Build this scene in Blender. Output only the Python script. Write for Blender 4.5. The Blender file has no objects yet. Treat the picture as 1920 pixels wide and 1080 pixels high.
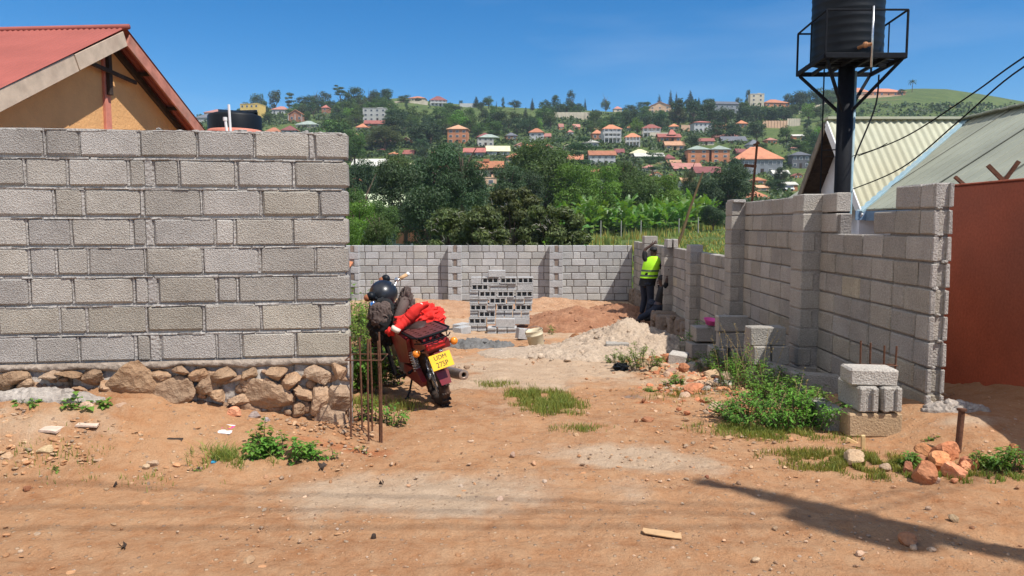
import bpy, math, random
import numpy as np
from mathutils import Vector, Matrix, Euler, Quaternion
SC = bpy.context.scene
R = math.radians
F = 1400.0                      # focal length in pixels of a 1920 wide picture
CAMZ = 1.6
PITCH = math.atan(120.0 / F)
# ---------------------------------------------------------------- camera
cd = bpy.data.cameras.new('camera'); cam = bpy.data.objects.new('camera', cd)
SC.collection.objects.link(cam)
cd.sensor_width = 36.0; cd.lens = 36.0 * F / 1920.0; cd.clip_start = 0.05; cd.clip_end = 9000
cam.location = (0, 0, CAMZ); cam.rotation_euler = (math.pi / 2 - PITCH, 0, 0)
SC.camera = cam
# ---------------------------------------------------------------- light
SUN_L = Vector((-0.50, 0.41, -1.0)).normalized()       # the way the light travels
elev = math.asin(-SUN_L.z); az = math.atan2(-SUN_L.x, -SUN_L.y)   # az from +Y clockwise
sd = bpy.data.lights.new('sun', 'SUN'); sd.energy = 4.9; sd.angle = R(0.5); sd.color = (1.0, 0.955, 0.885)
so = bpy.data.objects.new('sun', sd); SC.collection.objects.link(so)
so.rotation_euler = (-SUN_L).to_track_quat('Z', 'Y').to_euler(); so.location = (20, -15, 40)
W = bpy.data.worlds.new('World'); SC.world = W; W.use_nodes = True
wn = W.node_tree.nodes; wl = W.node_tree.links
bg = wn['Background']; sky = wn.new('ShaderNodeTexSky'); sky.sky_type = 'NISHITA'; sky.sun_disc = False
sky.sun_elevation = elev; sky.sun_rotation = az; sky.altitude = 1200; sky.air_density = 1.0
sky.dust_density = 0.25; sky.ozone_density = 4.0
bg.inputs['Strength'].default_value = 0.10
# thin cirrus streaks, part of the sky
tc = wn.new('ShaderNodeTexCoord'); mp = wn.new('ShaderNodeMapping'); mp.inputs['Scale'].default_value = (1.6, 1.6, 9.0)
mp.inputs['Rotation'].default_value = (0, R(9), 0)
nz = wn.new('ShaderNodeTexNoise'); nz.inputs['Scale'].default_value = 1.6; nz.inputs['Detail'].default_value = 6
rp = wn.new('ShaderNodeValToRGB'); rp.color_ramp.elements[0].position = 0.50; rp.color_ramp.elements[1].position = 0.86
rp.color_ramp.elements[1].color = (0.13, 0.13, 0.13, 1)
mx = wn.new('ShaderNodeMixRGB'); mx.inputs['Color2'].default_value = (7.5, 8.2, 9.0, 1)
hs = wn.new('ShaderNodeHueSaturation'); hs.inputs['Saturation'].default_value = 1.40; hs.inputs['Value'].default_value = 1.06
wl.new(tc.outputs['Generated'], mp.inputs['Vector']); wl.new(mp.outputs[0], nz.inputs['Vector'])
wl.new(nz.outputs['Fac'], rp.inputs['Fac']); wl.new(rp.outputs[0], mx.inputs['Fac'])
wl.new(sky.outputs[0], hs.inputs['Color']); wl.new(hs.outputs[0], mx.inputs['Color1']); # unseen bright cloud overhead, left and behind, added to fill the shaded faces
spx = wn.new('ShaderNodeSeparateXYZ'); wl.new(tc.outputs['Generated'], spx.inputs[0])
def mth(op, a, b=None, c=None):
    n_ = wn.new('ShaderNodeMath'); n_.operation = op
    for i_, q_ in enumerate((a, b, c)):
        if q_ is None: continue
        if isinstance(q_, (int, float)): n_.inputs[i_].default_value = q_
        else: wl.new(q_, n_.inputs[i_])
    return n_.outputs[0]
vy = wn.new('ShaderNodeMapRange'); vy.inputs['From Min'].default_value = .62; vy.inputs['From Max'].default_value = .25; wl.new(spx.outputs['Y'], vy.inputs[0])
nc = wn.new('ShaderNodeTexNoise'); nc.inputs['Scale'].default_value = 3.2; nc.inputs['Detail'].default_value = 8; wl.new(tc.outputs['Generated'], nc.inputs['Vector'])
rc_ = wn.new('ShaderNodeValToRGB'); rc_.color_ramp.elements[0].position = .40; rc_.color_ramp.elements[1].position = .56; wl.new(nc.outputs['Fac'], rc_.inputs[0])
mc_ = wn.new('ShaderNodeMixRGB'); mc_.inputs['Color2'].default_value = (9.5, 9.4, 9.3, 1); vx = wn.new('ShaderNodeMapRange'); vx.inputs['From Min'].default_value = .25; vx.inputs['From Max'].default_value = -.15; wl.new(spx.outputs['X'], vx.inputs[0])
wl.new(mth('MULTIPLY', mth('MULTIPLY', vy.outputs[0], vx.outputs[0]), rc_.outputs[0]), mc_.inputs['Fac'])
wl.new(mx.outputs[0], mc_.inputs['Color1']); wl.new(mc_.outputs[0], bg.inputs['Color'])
SC.view_settings.view_transform = 'Standard'; SC.view_settings.look = 'None'
SC.view_settings.exposure = 0.36; SC.view_settings.gamma = 1.0
# ---------------------------------------------------------------- placing helpers
def at(px, py, D):
    """world point seen at photo pixel (px,py) at horizontal distance D"""
    x = (px - 960) / F; y = (540 - py) / F
    c, s = math.cos(PITCH), math.sin(PITCH)
    d = Vector((x, c + y * s, -s + y * c))
    return Vector((0, 0, CAMZ)) + d * (D / d.y)
def atz(px, py, z):
    p = at(px, py, 1.0); k = (z - CAMZ) / (p.z - CAMZ)
    return Vector((p.x * k, p.y * k, z))
def proj(p):
    c, s = math.cos(PITCH), math.sin(PITCH)
    v = Vector(p) - Vector((0, 0, CAMZ)); fwd = v.y * c - v.z * s; up = v.y * s + v.z * c
    return 960 + F * v.x / fwd, 540 - F * up / fwd
# ---------------------------------------------------------------- numpy noise
def _h(ix, iy, seed):
    n = (ix.astype(np.int64) * 374761393 + iy.astype(np.int64) * 668265263 + seed * 974711) & 0x7fffffff
    n = ((n ^ (n >> 13)) * 1274126177) & 0x7fffffff
    return ((n ^ (n >> 16)) & 0xffff) / 65535.0
def vnoise(x, y, seed=0):
    ix = np.floor(x); iy = np.floor(y); fx = x - ix; fy = y - iy
    fx = fx * fx * (3 - 2 * fx); fy = fy * fy * (3 - 2 * fy)
    a = _h(ix, iy, seed); b = _h(ix + 1, iy, seed); c = _h(ix, iy + 1, seed); d = _h(ix + 1, iy + 1, seed)
    return (a * (1 - fx) + b * fx) * (1 - fy) + (c * (1 - fx) + d * fx) * fy
def fbm(x, y, sc, octs=4, seed=0):
    x = np.asarray(x, float) * sc; y = np.asarray(y, float) * sc; t = 0; a = 0.5
    for i in range(octs):
        t = t + a * (vnoise(x + 17.3 * i, y - 9.1 * i, seed + i) - 0.5); x = x * 2.03; y = y * 2.03; a *= 0.5
    return t
def sm(a, b, x):
    t = np.clip((np.asarray(x, float) - a) / (b - a), 0, 1); return t * t * (3 - 2 * t)
# ---------------------------------------------------------------- terrain
SKY_PX = [-900, 0, 300, 380, 470, 560, 640, 700, 760, 850, 1000, 1050, 1100, 1180, 1300, 1400, 1480, 1510, 1560, 1620, 1700, 1760, 1840, 1905, 1980, 2250, 3200]
SKY_Y = [270, 240, 235, 222, 212, 206, 200, 192, 188, 199, 208, 206, 211, 215, 205, 198, 202, 198, 186, 180, 172, 173, 184, 195, 208, 240, 280]
TD = [24, 35, 50, 65, 80, 95, 110, 140, 215, 286, 350, 450, 600]
TZ = [-0.85, -2.0, -2.5, -1.7, -0.7, -0.1, 0.6, 3.6, 12.4, 22.4, 39.6, 62.0, 93.7]
def terrain(x, y):
    x = np.asarray(x, float); y = np.asarray(y, float)
    near = np.interp(y, [-50, 6, 17, 23, 24], [0.0, 0.0, -0.83, -0.78, -0.85])
    near = near + 0.30 * sm(-1.3, -3.4, x) * sm(4.1, 5.2, y) * (1 - sm(7, 14, y)) + 0.10 * sm(-0.9, -1.5, x) * sm(4.6, 5.6, y) * (1 - sm(6, 7, y))
    near = near + 0.14 * sm(2.7, 3.4, x) * sm(4.6, 5.5, y) * (1 - sm(6.2, 7.5, y))
    near = near + 0.16 * sm(3.7, 5.0, x) * sm(5, 7, y) * (1 - sm(16, 24, y))
    D = np.maximum(y, 24.0)
    px = np.clip(960 + F * x / D, -900, 3200)
    z = np.interp(D, TD, TZ)
    skyz = CAMZ + (420 - np.interp(px, SKY_PX, SKY_Y)) * 600 / F
    t = sm(286, 600, D)
    z = z + (skyz - 93.7) * t
    z = z + 0.9 * sm(1150, 1420, px) * sm(78, 100, D) * (1 - sm(105, 135, D))
    z = z + 5.0 * fbm(x, y, 0.012, 3, 5) * sm(130, 260, D) * (1 - 0.8 * sm(500, 590, D))
    beyond = np.maximum(D - 600, 0)
    z = z - beyond * 0.16 * sm(600, 720, D) ; z = np.maximum(z, -60.0)
    return np.where(y < 24, near, z)
def tz(x, y): return float(terrain(np.array([x]), np.array([y]))[0])
def on_ground(px, py, d0=2.0):
    """nearest ground point seen at that pixel"""
    p = at(px, py, 1.0); sx = p.x; szz = p.z - CAMZ
    D = d0 if py > 470 else 72.0
    Ds = np.geomspace(D, 640, 2600)
    g = terrain(sx * Ds, Ds); r = CAMZ + szz * Ds
    k = np.argmax(r <= g)
    if r[k] > g[k]: k = len(Ds) - 1 if D > 24 else k
    return Vector((sx * Ds[k], Ds[k], float(g[k])))
# ---------------------------------------------------------------- materials
def nodes(name):
    m = bpy.data.materials.new(name); m.use_nodes = True
    nt = m.node_tree; return m, nt, nt.nodes['Principled BSDF']
def mat(name, col, rough=0.8, var=0.15, scale=6.0, bump=0.0, bscale=40.0, metal=0.0, tint=False, col2=None, spec=0.3, coords='Object', stretch=None, objvar=0.0, dirt=None, fine=0.0):
    m, nt, b = nodes(name); N, L = nt.nodes, nt.links
    b.inputs['Roughness'].default_value = rough; b.inputs['Metallic'].default_value = metal
    b.inputs['Specular IOR Level'].default_value = spec
    t = N.new('ShaderNodeTexCoord'); vec = t.outputs[coords]
    if stretch:
        mpn = N.new('ShaderNodeMapping'); mpn.inputs['Scale'].default_value = stretch; L.new(vec, mpn.inputs[0]); vec = mpn.outputs[0]
    n = N.new('ShaderNodeTexNoise'); n.inputs['Scale'].default_value = scale; n.inputs['Detail'].default_value = 7; n.inputs['Roughness'].default_value = 0.62
    L.new(vec, n.inputs['Vector'])
    r = N.new('ShaderNodeValToRGB'); e = r.color_ramp.elements; e[0].position = 0.32; e[1].position = 0.68
    c1 = [max(0, c * (1 - var)) for c in col]; c2 = list(col2) if col2 else [min(1, c * (1 + var)) for c in col]
    e[0].color = (*c1, 1); e[1].color = (*c2, 1); L.new(n.outputs['Fac'], r.inputs['Fac']); out = r.outputs[0]
    if dirt:
        n2 = N.new('ShaderNodeTexNoise'); n2.inputs['Scale'].default_value = scale * 0.33; n2.inputs['Detail'].default_value = 8; L.new(vec, n2.inputs['Vector'])
        r2 = N.new('ShaderNodeValToRGB'); r2.color_ramp.elements[0].position = 0.5; r2.color_ramp.elements[1].position = 0.72; L.new(n2.outputs['Fac'], r2.inputs['Fac'])
        mm = N.new('ShaderNodeMixRGB'); mm.inputs['Color2'].default_value = (*dirt, 1); L.new(r2.outputs[0], mm.inputs['Fac']); L.new(out, mm.inputs['Color1']); out = mm.outputs[0]
    if fine:
        n3 = N.new('ShaderNodeTexNoise'); n3.inputs['Scale'].default_value = bscale * 1.3; n3.inputs['Detail'].default_value = 5; L.new(vec, n3.inputs['Vector'])
        mr = N.new('ShaderNodeMapRange'); mr.inputs['From Min'].default_value = 0.3; mr.inputs['From Max'].default_value = 0.7; mr.inputs['To Min'].default_value = 1 - fine; mr.inputs['To Max'].default_value = 1 + fine * 0.6
        L.new(n3.outputs['Fac'], mr.inputs['Value']); mm = N.new('ShaderNodeMixRGB'); mm.blend_type = 'MULTIPLY'; mm.inputs['Fac'].default_value = 1
        L.new(out, mm.inputs['Color1']); L.new(mr.outputs[0], mm.inputs['Color2']); out = mm.outputs[0]
    if tint:
        a = N.new('ShaderNodeAttribute'); a.attribute_name = 'Col'; mm = N.new('ShaderNodeMixRGB'); mm.blend_type = 'MULTIPLY'; mm.inputs['Fac'].default_value = 1
        L.new(out, mm.inputs['Color1']); L.new(a.outputs['Color'], mm.inputs['Color2']); out = mm.outputs[0]
    if objvar:
        oi = N.new('ShaderNodeObjectInfo'); mr = N.new('ShaderNodeMapRange'); mr.inputs['To Min'].default_value = 1 - objvar; mr.inputs['To Max'].default_value = 1 + objvar
        L.new(oi.outputs['Random'], mr.inputs['Value']); mm = N.new('ShaderNodeMixRGB'); mm.blend_type = 'MULTIPLY'; mm.inputs['Fac'].default_value = 1
        L.new(out, mm.inputs['Color1']); L.new(mr.outputs[0], mm.inputs['Color2']); out = mm.outputs[0]
    L.new(out, b.inputs['Base Color'])
    if bump:
        nb = N.new('ShaderNodeTexNoise'); nb.inputs['Scale'].default_value = bscale; nb.inputs['Detail'].default_value = 6; nb.inputs['Roughness'].default_value = 0.65; L.new(vec, nb.inputs['Vector'])
        bp = N.new('ShaderNodeBump'); bp.inputs['Strength'].default_value = 1.0; bp.inputs['Distance'].default_value = bump
        L.new(nb.outputs['Fac'], bp.inputs['Height']); L.new(bp.outputs[0], b.inputs['Normal'])
    return m
def leafmat(name, col, transl=0.25, rough=0.55, objvar=0.18, spec=0.3):
    m, nt, b = nodes(name); N, L = nt.nodes, nt.links
    a = N.new('ShaderNodeAttribute'); a.attribute_name = 'Col'
    oi = N.new('ShaderNodeObjectInfo'); hsv = N.new('ShaderNodeHueSaturation'); hsv.inputs['Color'].default_value = (*col, 1)
    m1 = N.new('ShaderNodeMapRange'); m1.inputs['To Min'].default_value = 0.48; m1.inputs['To Max'].default_value = 0.52
    m2 = N.new('ShaderNodeMapRange'); m2.inputs['To Min'].default_value = 1 - objvar; m2.inputs['To Max'].default_value = 1 + objvar
    L.new(oi.outputs['Random'], m1.inputs['Value']); L.new(oi.outputs['Random'], m2.inputs['Value'])
    L.new(m1.outputs[0], hsv.inputs['Hue']); L.new(m2.outputs[0], hsv.inputs['Value'])
    mm = N.new('ShaderNodeMixRGB'); mm.blend_type = 'MULTIPLY'; mm.inputs['Fac'].default_value = 1
    L.new(hsv.outputs[0], mm.inputs['Color1']); L.new(a.outputs['Color'], mm.inputs['Color2'])
    L.new(mm.outputs[0], b.inputs['Base Color']); b.inputs['Roughness'].default_value = rough; b.inputs['Specular IOR Level'].default_value = spec
    tr = N.new('ShaderNodeBsdfTranslucent'); br = N.new('ShaderNodeMixRGB'); br.blend_type = 'MULTIPLY'; br.inputs['Fac'].default_value = 1; br.inputs['Color2'].default_value = (1.6, 1.7, 0.6, 1)
    L.new(mm.outputs[0], br.inputs['Color1']); L.new(br.outputs[0], tr.inputs['Color'])
    ms = N.new('ShaderNodeMixShader'); ms.inputs['Fac'].default_value = transl
    L.new(b.outputs[0], ms.inputs[1]); L.new(tr.outputs[0], ms.inputs[2]); L.new(ms.outputs[0], N['Material Output'].inputs['Surface'])
    return m
# ---------------------------------------------------------------- mesh builder
class MB:
    def __init__(s): s.v = []; s.f = []; s.c = []; s.col = (1, 1, 1); s.mi = []; s.m = 0
    def add(s, vs, fs):
        o = len(s.v); s.v.extend([tuple(v) for v in vs]); s.c.extend([s.col] * len(vs))
        s.f.extend([tuple(i + o for i in f) for f in fs]); s.mi.extend([s.m] * len(fs))
    def arr(s, vs, fs, cols=None):
        o = len(s.v); s.v.extend(map(tuple, np.asarray(vs).tolist()))
        s.c.extend(map(tuple, np.asarray(cols).tolist()) if cols is not None else [s.col] * len(vs))
        s.f.extend(map(tuple, (np.asarray(fs) + o).tolist())); s.mi.extend([s.m] * len(fs))
    def box(s, c, d, rot=None, bev=0.0, jit=0.0, rng=random):
        """box centre c, full size d, optional chamfer"""
        hx, hy, hz = d[0] / 2, d[1] / 2, d[2] / 2
        M = rot.to_matrix() if isinstance(rot, Euler) else (rot or Matrix.Identity(3))
        c = Vector(c)
        if bev <= 0:
            vs = [Vector((x, y, z)) for x in (-hx, hx) for y in (-hy, hy) for z in (-hz, hz)]
            fs = [(0, 1, 3, 2), (4, 6, 7, 5), (0, 4, 5, 1), (2, 3, 7, 6), (0, 2, 6, 4), (1, 5, 7, 3)]
        else:
            b = min(bev, hx * .9, hy * .9, hz * .9); vs = []; idx = {}
            for sx in (-1, 1):
                for sy in (-1, 1):
                    for sz in (-1, 1):
                        for a in range(3):
                            p = [sx * (hx - b), sy * (hy - b), sz * (hz - b)]; p[a] = (sx * hx, sy * hy, sz * hz)[a]
                            idx[(sx, sy, sz, a)] = len(vs); vs.append(Vector(p))
            fs = []
            I = lambda sx, sy, sz, a: idx[(sx, sy, sz, a)]
            for q in (-1, 1):
                fs.append([I(q, -1, -1, 0), I(q, 1, -1, 0), I(q, 1, 1, 0), I(q, -1, 1, 0)][::q])
                fs.append([I(-1, q, -1, 1), I(-1, q, 1, 1), I(1, q, 1, 1), I(1, q, -1, 1)][::q])
                fs.append([I(-1, -1, q, 2), I(1, -1, q, 2), I(1, 1, q, 2), I(-1, 1, q, 2)][::q])
            for a in (-1, 1):
                for b2 in (-1, 1):
                    k = a * b2
                    fs.append([I(a, b2, -1, 0), I(a, b2, -1, 1), I(a, b2, 1, 1), I(a, b2, 1, 0)][::k])
                    fs.append([I(a, -1, b2, 2), I(a, -1, b2, 0), I(a, 1, b2, 0), I(a, 1, b2, 2)][::k])
                    fs.append([I(-1, a, b2, 1), I(-1, a, b2, 2), I(1, a, b2, 2), I(1, a, b2, 1)][::k])
            for sx in (-1, 1):
                for sy in (-1, 1):
                    for sz in (-1, 1): fs.append([I(sx, sy, sz, 0), I(sx, sy, sz, 1), I(sx, sy, sz, 2)][::sx * sy * sz])
        if jit: vs = [v + Vector((rng.uniform(-jit, jit), rng.uniform(-jit, jit), rng.uniform(-jit, jit))) for v in vs]
        s.add([c + M @ v for v in vs], fs)
    def tube(s, pts, rad, n=8, cap=True):
        pts = [Vector(p) for p in pts]; k = len(pts); rr = rad if isinstance(rad, (list, tuple)) else [rad] * k
        vs = []; up = Vector((0, 0, 1)); prev = None
        for i, p in enumerate(pts):
            t = (pts[min(i + 1, k - 1)] - pts[max(i - 1, 0)]).normalized()
            if prev is None: a = t.cross(up if abs(t.z) < .95 else Vector((1, 0, 0))).normalized()
            else: a = (prev - t * prev.dot(t)).normalized()
            prev = a; b = t.cross(a)
            for j in range(n):
                w = 2 * math.pi * j / n; vs.append(p + (a * math.cos(w) + b * math.sin(w)) * rr[i])
        fs = [(i * n + j, i * n + (j + 1) % n, (i + 1) * n + (j + 1) % n, (i + 1) * n + j) for i in range(k - 1) for j in range(n)]
        if cap: fs.append(tuple(range(n))[::-1]); fs.append(tuple((k - 1) * n + j for j in range(n)))
        s.add(vs, fs)
    def lathe(s, prof, n=24, c=(0, 0, 0), M=None):
        """prof: list of (r,z)"""
        vs = []; c = Vector(c); M = M or Matrix.Identity(3)
        for r, z in prof:
            for j in range(n): w = 2 * math.pi * j / n; vs.append(c + M @ Vector((r * math.cos(w), r * math.sin(w), z)))
        fs = [(i * n + j, i * n + (j + 1) % n, (i + 1) * n + (j + 1) % n, (i + 1) * n + j) for i in range(len(prof) - 1) for j in range(n)]
        s.add(vs, fs)
    def prism(s, poly, e):
        """polygon of 3d points extruded by vector e"""
        e = Vector(e); n = len(poly); a = [Vector(p) for p in poly]
        s.add(a + [p + e for p in a], [tuple(range(n))[::-1], tuple(range(n, 2 * n))] + [(i, (i + 1) % n, n + (i + 1) % n, n + i) for i in range(n)])
    def ball(s, c, r, nu=12, nv=8, f=None, M=None):
        c = Vector(c); vs = []; rr = r if isinstance(r, (tuple, list)) else (r, r, r)
        for i in range(nv + 1):
            th = math.pi * i / nv
            for j in range(nu):
                ph = 2 * math.pi * j / nu; d = Vector((math.sin(th) * math.cos(ph), math.sin(th) * math.sin(ph), math.cos(th)))
                k = f(d) if f else 1.0; q = Vector((d.x * rr[0], d.y * rr[1], d.z * rr[2])) * k
                vs.append(c + (M @ q if M else q))
        fs = [(i * nu + j, (i + 1) * nu + j, (i + 1) * nu + (j + 1) % nu, i * nu + (j + 1) % nu) for i in range(nv) for j in range(nu)]
        s.add(vs, fs)
    def mesh(s, name, m, smooth=False):
        me = bpy.data.meshes.new(name); me.from_pydata(s.v, [], s.f)
        ms = m if isinstance(m, (list, tuple)) else [m]
        for q in ms: me.materials.append(q)
        if len(ms) > 1: me.polygons.foreach_set('material_index', s.mi)
        ca = me.color_attributes.new('Col', 'FLOAT_COLOR', 'POINT')
        cc = np.ones((len(s.v), 4), np.float32); cc[:, :3] = np.array(s.c, np.float32).reshape(-1, 3); ca.data.foreach_set('color', cc.ravel())
        if smooth: me.polygons.foreach_set('use_smooth', [True] * len(me.polygons))
        me.update(); return me
    def build(s, name, m, parent=None, smooth=False, **kw):
        return obj(name, s.mesh(name, m, smooth), parent, **kw)
def obj(name, me, parent=None, loc=None, rot=None, scale=None, label=None, cat=None, group=None, kind=None):
    o = bpy.data.objects.new(name, me); SC.collection.objects.link(o)
    if parent: o.parent = parent
    if loc is not None: o.location = loc
    if rot is not None: o.rotation_euler = rot
    if scale is not None: o.scale = scale
    tag(o, label, cat, group, kind); return o
def tag(o, label=None, cat=None, group=None, kind=None):
    if label: o['label'] = label
    if cat: o['category'] = cat
    if group: o['group'] = group
    if kind: o['kind'] = kind
    return o
def thing(name, label, cat, loc=(0, 0, 0), rot=(0, 0, 0), group=None):
    return obj(name, None, None, loc, rot, None, label, cat, group)
def copy_tree(o, parent=None, loc=None, rot=None, scale=None, label=None, group=None):
    c = o.copy(); SC.collection.objects.link(c); c.parent = parent
    for ch in [k for k in bpy.data.objects if k.parent == o]: copy_tree(ch, c)
    if loc is not None: c.location = loc
    if rot is not None: c.rotation_euler = rot
    if scale is not None: c.scale = scale
    tag(c, label, None, group); return c
def smooth_by_angle(me, ang=35):
    pass
# ================================================================ materials used all over
def block_mat(name, a, b, pit=0.006, sc=70, lo=.70):
    m, nt, bs = nodes(name); N, L = nt.nodes, nt.links
    t = N.new('ShaderNodeTexCoord'); g = N.new('ShaderNodeNewGeometry')
    n1 = N.new('ShaderNodeTexNoise'); n1.inputs['Scale'].default_value = 3.0; n1.inputs['Detail'].default_value = 8; n1.inputs['Roughness'].default_value = .7
    n2 = N.new('ShaderNodeTexNoise'); n2.inputs['Scale'].default_value = sc; n2.inputs['Detail'].default_value = 5; n2.inputs['Roughness'].default_value = .7
    n3 = N.new('ShaderNodeTexVoronoi'); n3.inputs['Scale'].default_value = sc * 1.1
    for n in (n1, n2, n3): L.new(g.outputs['Position'], n.inputs['Vector'])
    r = N.new('ShaderNodeValToRGB'); r.color_ramp.elements[0].position = .3; r.color_ramp.elements[1].position = .7
    r.color_ramp.elements[0].color = (*a, 1); r.color_ramp.elements[1].color = (*b, 1); L.new(n1.outputs['Fac'], r.inputs[0])
    at_ = N.new('ShaderNodeAttribute'); at_.attribute_name = 'Col'
    mm = N.new('ShaderNodeMixRGB'); mm.blend_type = 'MULTIPLY'; mm.inputs[0].default_value = 1; L.new(r.outputs[0], mm.inputs[1]); L.new(at_.outputs['Color'], mm.inputs[2])
    mr = N.new('ShaderNodeMapRange'); mr.inputs['From Min'].default_value = .3; mr.inputs['From Max'].default_value = .7; mr.inputs['To Min'].default_value = lo; mr.inputs['To Max'].default_value = 1.16
    L.new(n2.outputs['Fac'], mr.inputs[0]); m2 = N.new('ShaderNodeMixRGB'); m2.blend_type = 'MULTIPLY'; m2.inputs[0].default_value = 1; L.new(mm.outputs[0], m2.inputs[1]); L.new(mr.outputs[0], m2.inputs[2])
    L.new(m2.outputs[0], bs.inputs['Base Color']); bs.inputs['Roughness'].default_value = .92; bs.inputs['Specular IOR Level'].default_value = .15
    ad = N.new('ShaderNodeMath'); ad.operation = 'MULTIPLY_ADD'; ad.inputs[1].default_value = .55; L.new(n3.outputs['Distance'], ad.inputs[0]); L.new(n2.outputs['Fac'], ad.inputs[2])
    bp = N.new('ShaderNodeBump'); bp.inputs['Strength'].default_value = 1; bp.inputs['Distance'].default_value = pit; L.new(ad.outputs[0], bp.inputs['Height']); L.new(bp.outputs[0], bs.inputs['Normal'])
    return m
M_BLOCK = block_mat('concrete block', (.34, .315, .29), (.475, .443, .408), .012, 100)
M_BLOCKN = block_mat('fresh concrete block', (.35, .35, .345), (.48, .475, .465), .006, 40)
M_BLOCKR = block_mat('concrete block warm', (.315, .29, .265), (.435, .40, .362), .010, 60)
M_MORTAR = block_mat('mortar', (.34, .315, .29), (.46, .43, .395), .014, 45)
M_JOINT = block_mat('dark joint mortar', (.17, .155, .14), (.26, .24, .22), .012, 45)  # darker mortar for the right and back wall joints
M_STONE = block_mat('foundation stone', (.33, .20, .12), (.50, .37, .26), .035, 14)
M_FOUND = block_mat('foundation cement', (.30, .25, .21), (.44, .39, .34), .02, 24)
M_REDROCK = block_mat('red rock', (.36, .13, .06), (.50, .26, .15), .012, 30)
M_PEB = block_mat('pebbles', (.38, .25, .16), (.55, .42, .30), .003, 60)
M_RUST = mat('rusty steel', (.13, .06, .035), .8, .4, 30, .001, 150, 0.3)
M_IRON = mat('dark painted steel', (.008, .009, .012), .7, .3, 20, 0, 1, spec=.12)
M_WOOD = mat('weathered wood', (.42, .33, .24), .85, .25, 4, .002, 60, stretch=(1, 1, 1), dirt=(.22, .15, .11))
M_RED_PLASTER = mat('red oxide plaster', (.43, .098, .046), .9, .26, .9, .006, 30, dirt=(.27, .085, .05), fine=.16)
M_YELLOW_PLASTER = mat('yellow plaster', (.66, .36, .15), .9, .08, 3, .012, 22)
M_PINK = mat('pink paint', (.55, .20, .14), .8, .15, 8, .002, 40)
M_DARKWOOD = mat('dark stained timber', (.045, .03, .022), .8, .4, 10, .001, 40)
M_WHITE = mat('white paint', (.70, .70, .68), .7, .06, 6)
M_WHITEWALL = mat('whitewashed wall', (.62, .64, .68), .85, .10, 3, .002, 30, dirt=(.40, .40, .40))
M_BLUETRIM = mat('light blue paint', (.24, .36, .42), .6, .15, 8, dirt=(.30, .36, .36))
M_BLACKPL = mat('black plastic tank', (.006, .008, .011), .5, .15, 3, 0, 1, spec=.2)
M_BLACK = mat('black rubber', (.012, .012, .013), .7, .2, 20, .0005, 100)
M_CHROME = mat('worn chrome', (.55, .55, .55), .3, .2, 30, metal=.9)
M_GREYMETAL = mat('grey cast metal', (.22, .22, .21), .5, .3, 20, metal=.5)
M_REDPAINT = mat('dark red paint', (.17, .014, .017), .36, .2, 12, spec=.5, dirt=(.16, .06, .045))
M_BROWNRACK = mat('maroon rack paint', (.10, .030, .026), .55, .3, 25)
M_AMBER = mat('amber lens', (.85, .25, .02), .25, .1, 10, spec=.6)
M_YPLATE = mat('yellow plate', (.85, .50, .03), .4, .06, 14)
M_TEXT = mat('plate lettering', (.03, .03, .03), .6, .1, 10)
M_REDCLOTH = mat('red cloth', (.62, .025, .018), .85, .12, 5, .003, 60)
M_CREAMCLOTH = mat('cream cloth', (.66, .55, .45), .9, .1, 8)
M_BROWNCLOTH = mat('brown cloth', (.10, .072, .062), .9, .25, 8, .004, 40)
M_BLACKCLOTH = mat('black cloth', (.012, .012, .013), .85, .3, 12, .002, 50)
M_TAN = mat('tan grip', (.50, .31, .16), .7, .2, 30)
M_BUCKET = mat('cream plastic bucket', (.56, .48, .33), .5, .15, 6, dirt=(.36, .30, .22))
M_PINKPL = mat('pink plastic', (.75, .10, .35), .5, .05, 6)
M_TRUNK = mat('bark', (.12, .085, .06), .9, .35, 8, .02, 20)
M_SKIN = mat('dark brown skin', (.060, .030, .020), .5, .15, 10, spec=.4)
M_HIVIS = mat('lime safety vest', (.42, .85, .03), .75, .06, 6, .002, 60)
M_HIVISBAND = mat('dark grey vest band', (.09, .13, .07), .6, .1, 10)
M_DENIM = mat('dark denim', (.022, .028, .045), .9, .25, 10, .002, 60)
M_LEAF = leafmat('leaves', (.062, .112, .028))
M_LEAFD = leafmat('dark leaves', (.035, .070, .027), .15)
M_LEAFB = leafmat('bright leaves', (.10, .20, .03), .3)
M_LEAFO = leafmat('olive leaves', (.072, .096, .036), .2, .45)
M_CONIF = leafmat('conifer needles', (.020, .042, .026), .08)
M_BANANA = leafmat('banana leaves', (.115, .215, .045), .35, .4, .15, .5)
M_GRASS = leafmat('grass blades', (.18, .235, .065), .3, .7, .1)
M_WEED = leafmat('weed leaves', (.105, .195, .036), .3, .5, .12)
M_DRY = leafmat('dry stems', (.33, .25, .12), .2, .8, .1)
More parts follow.
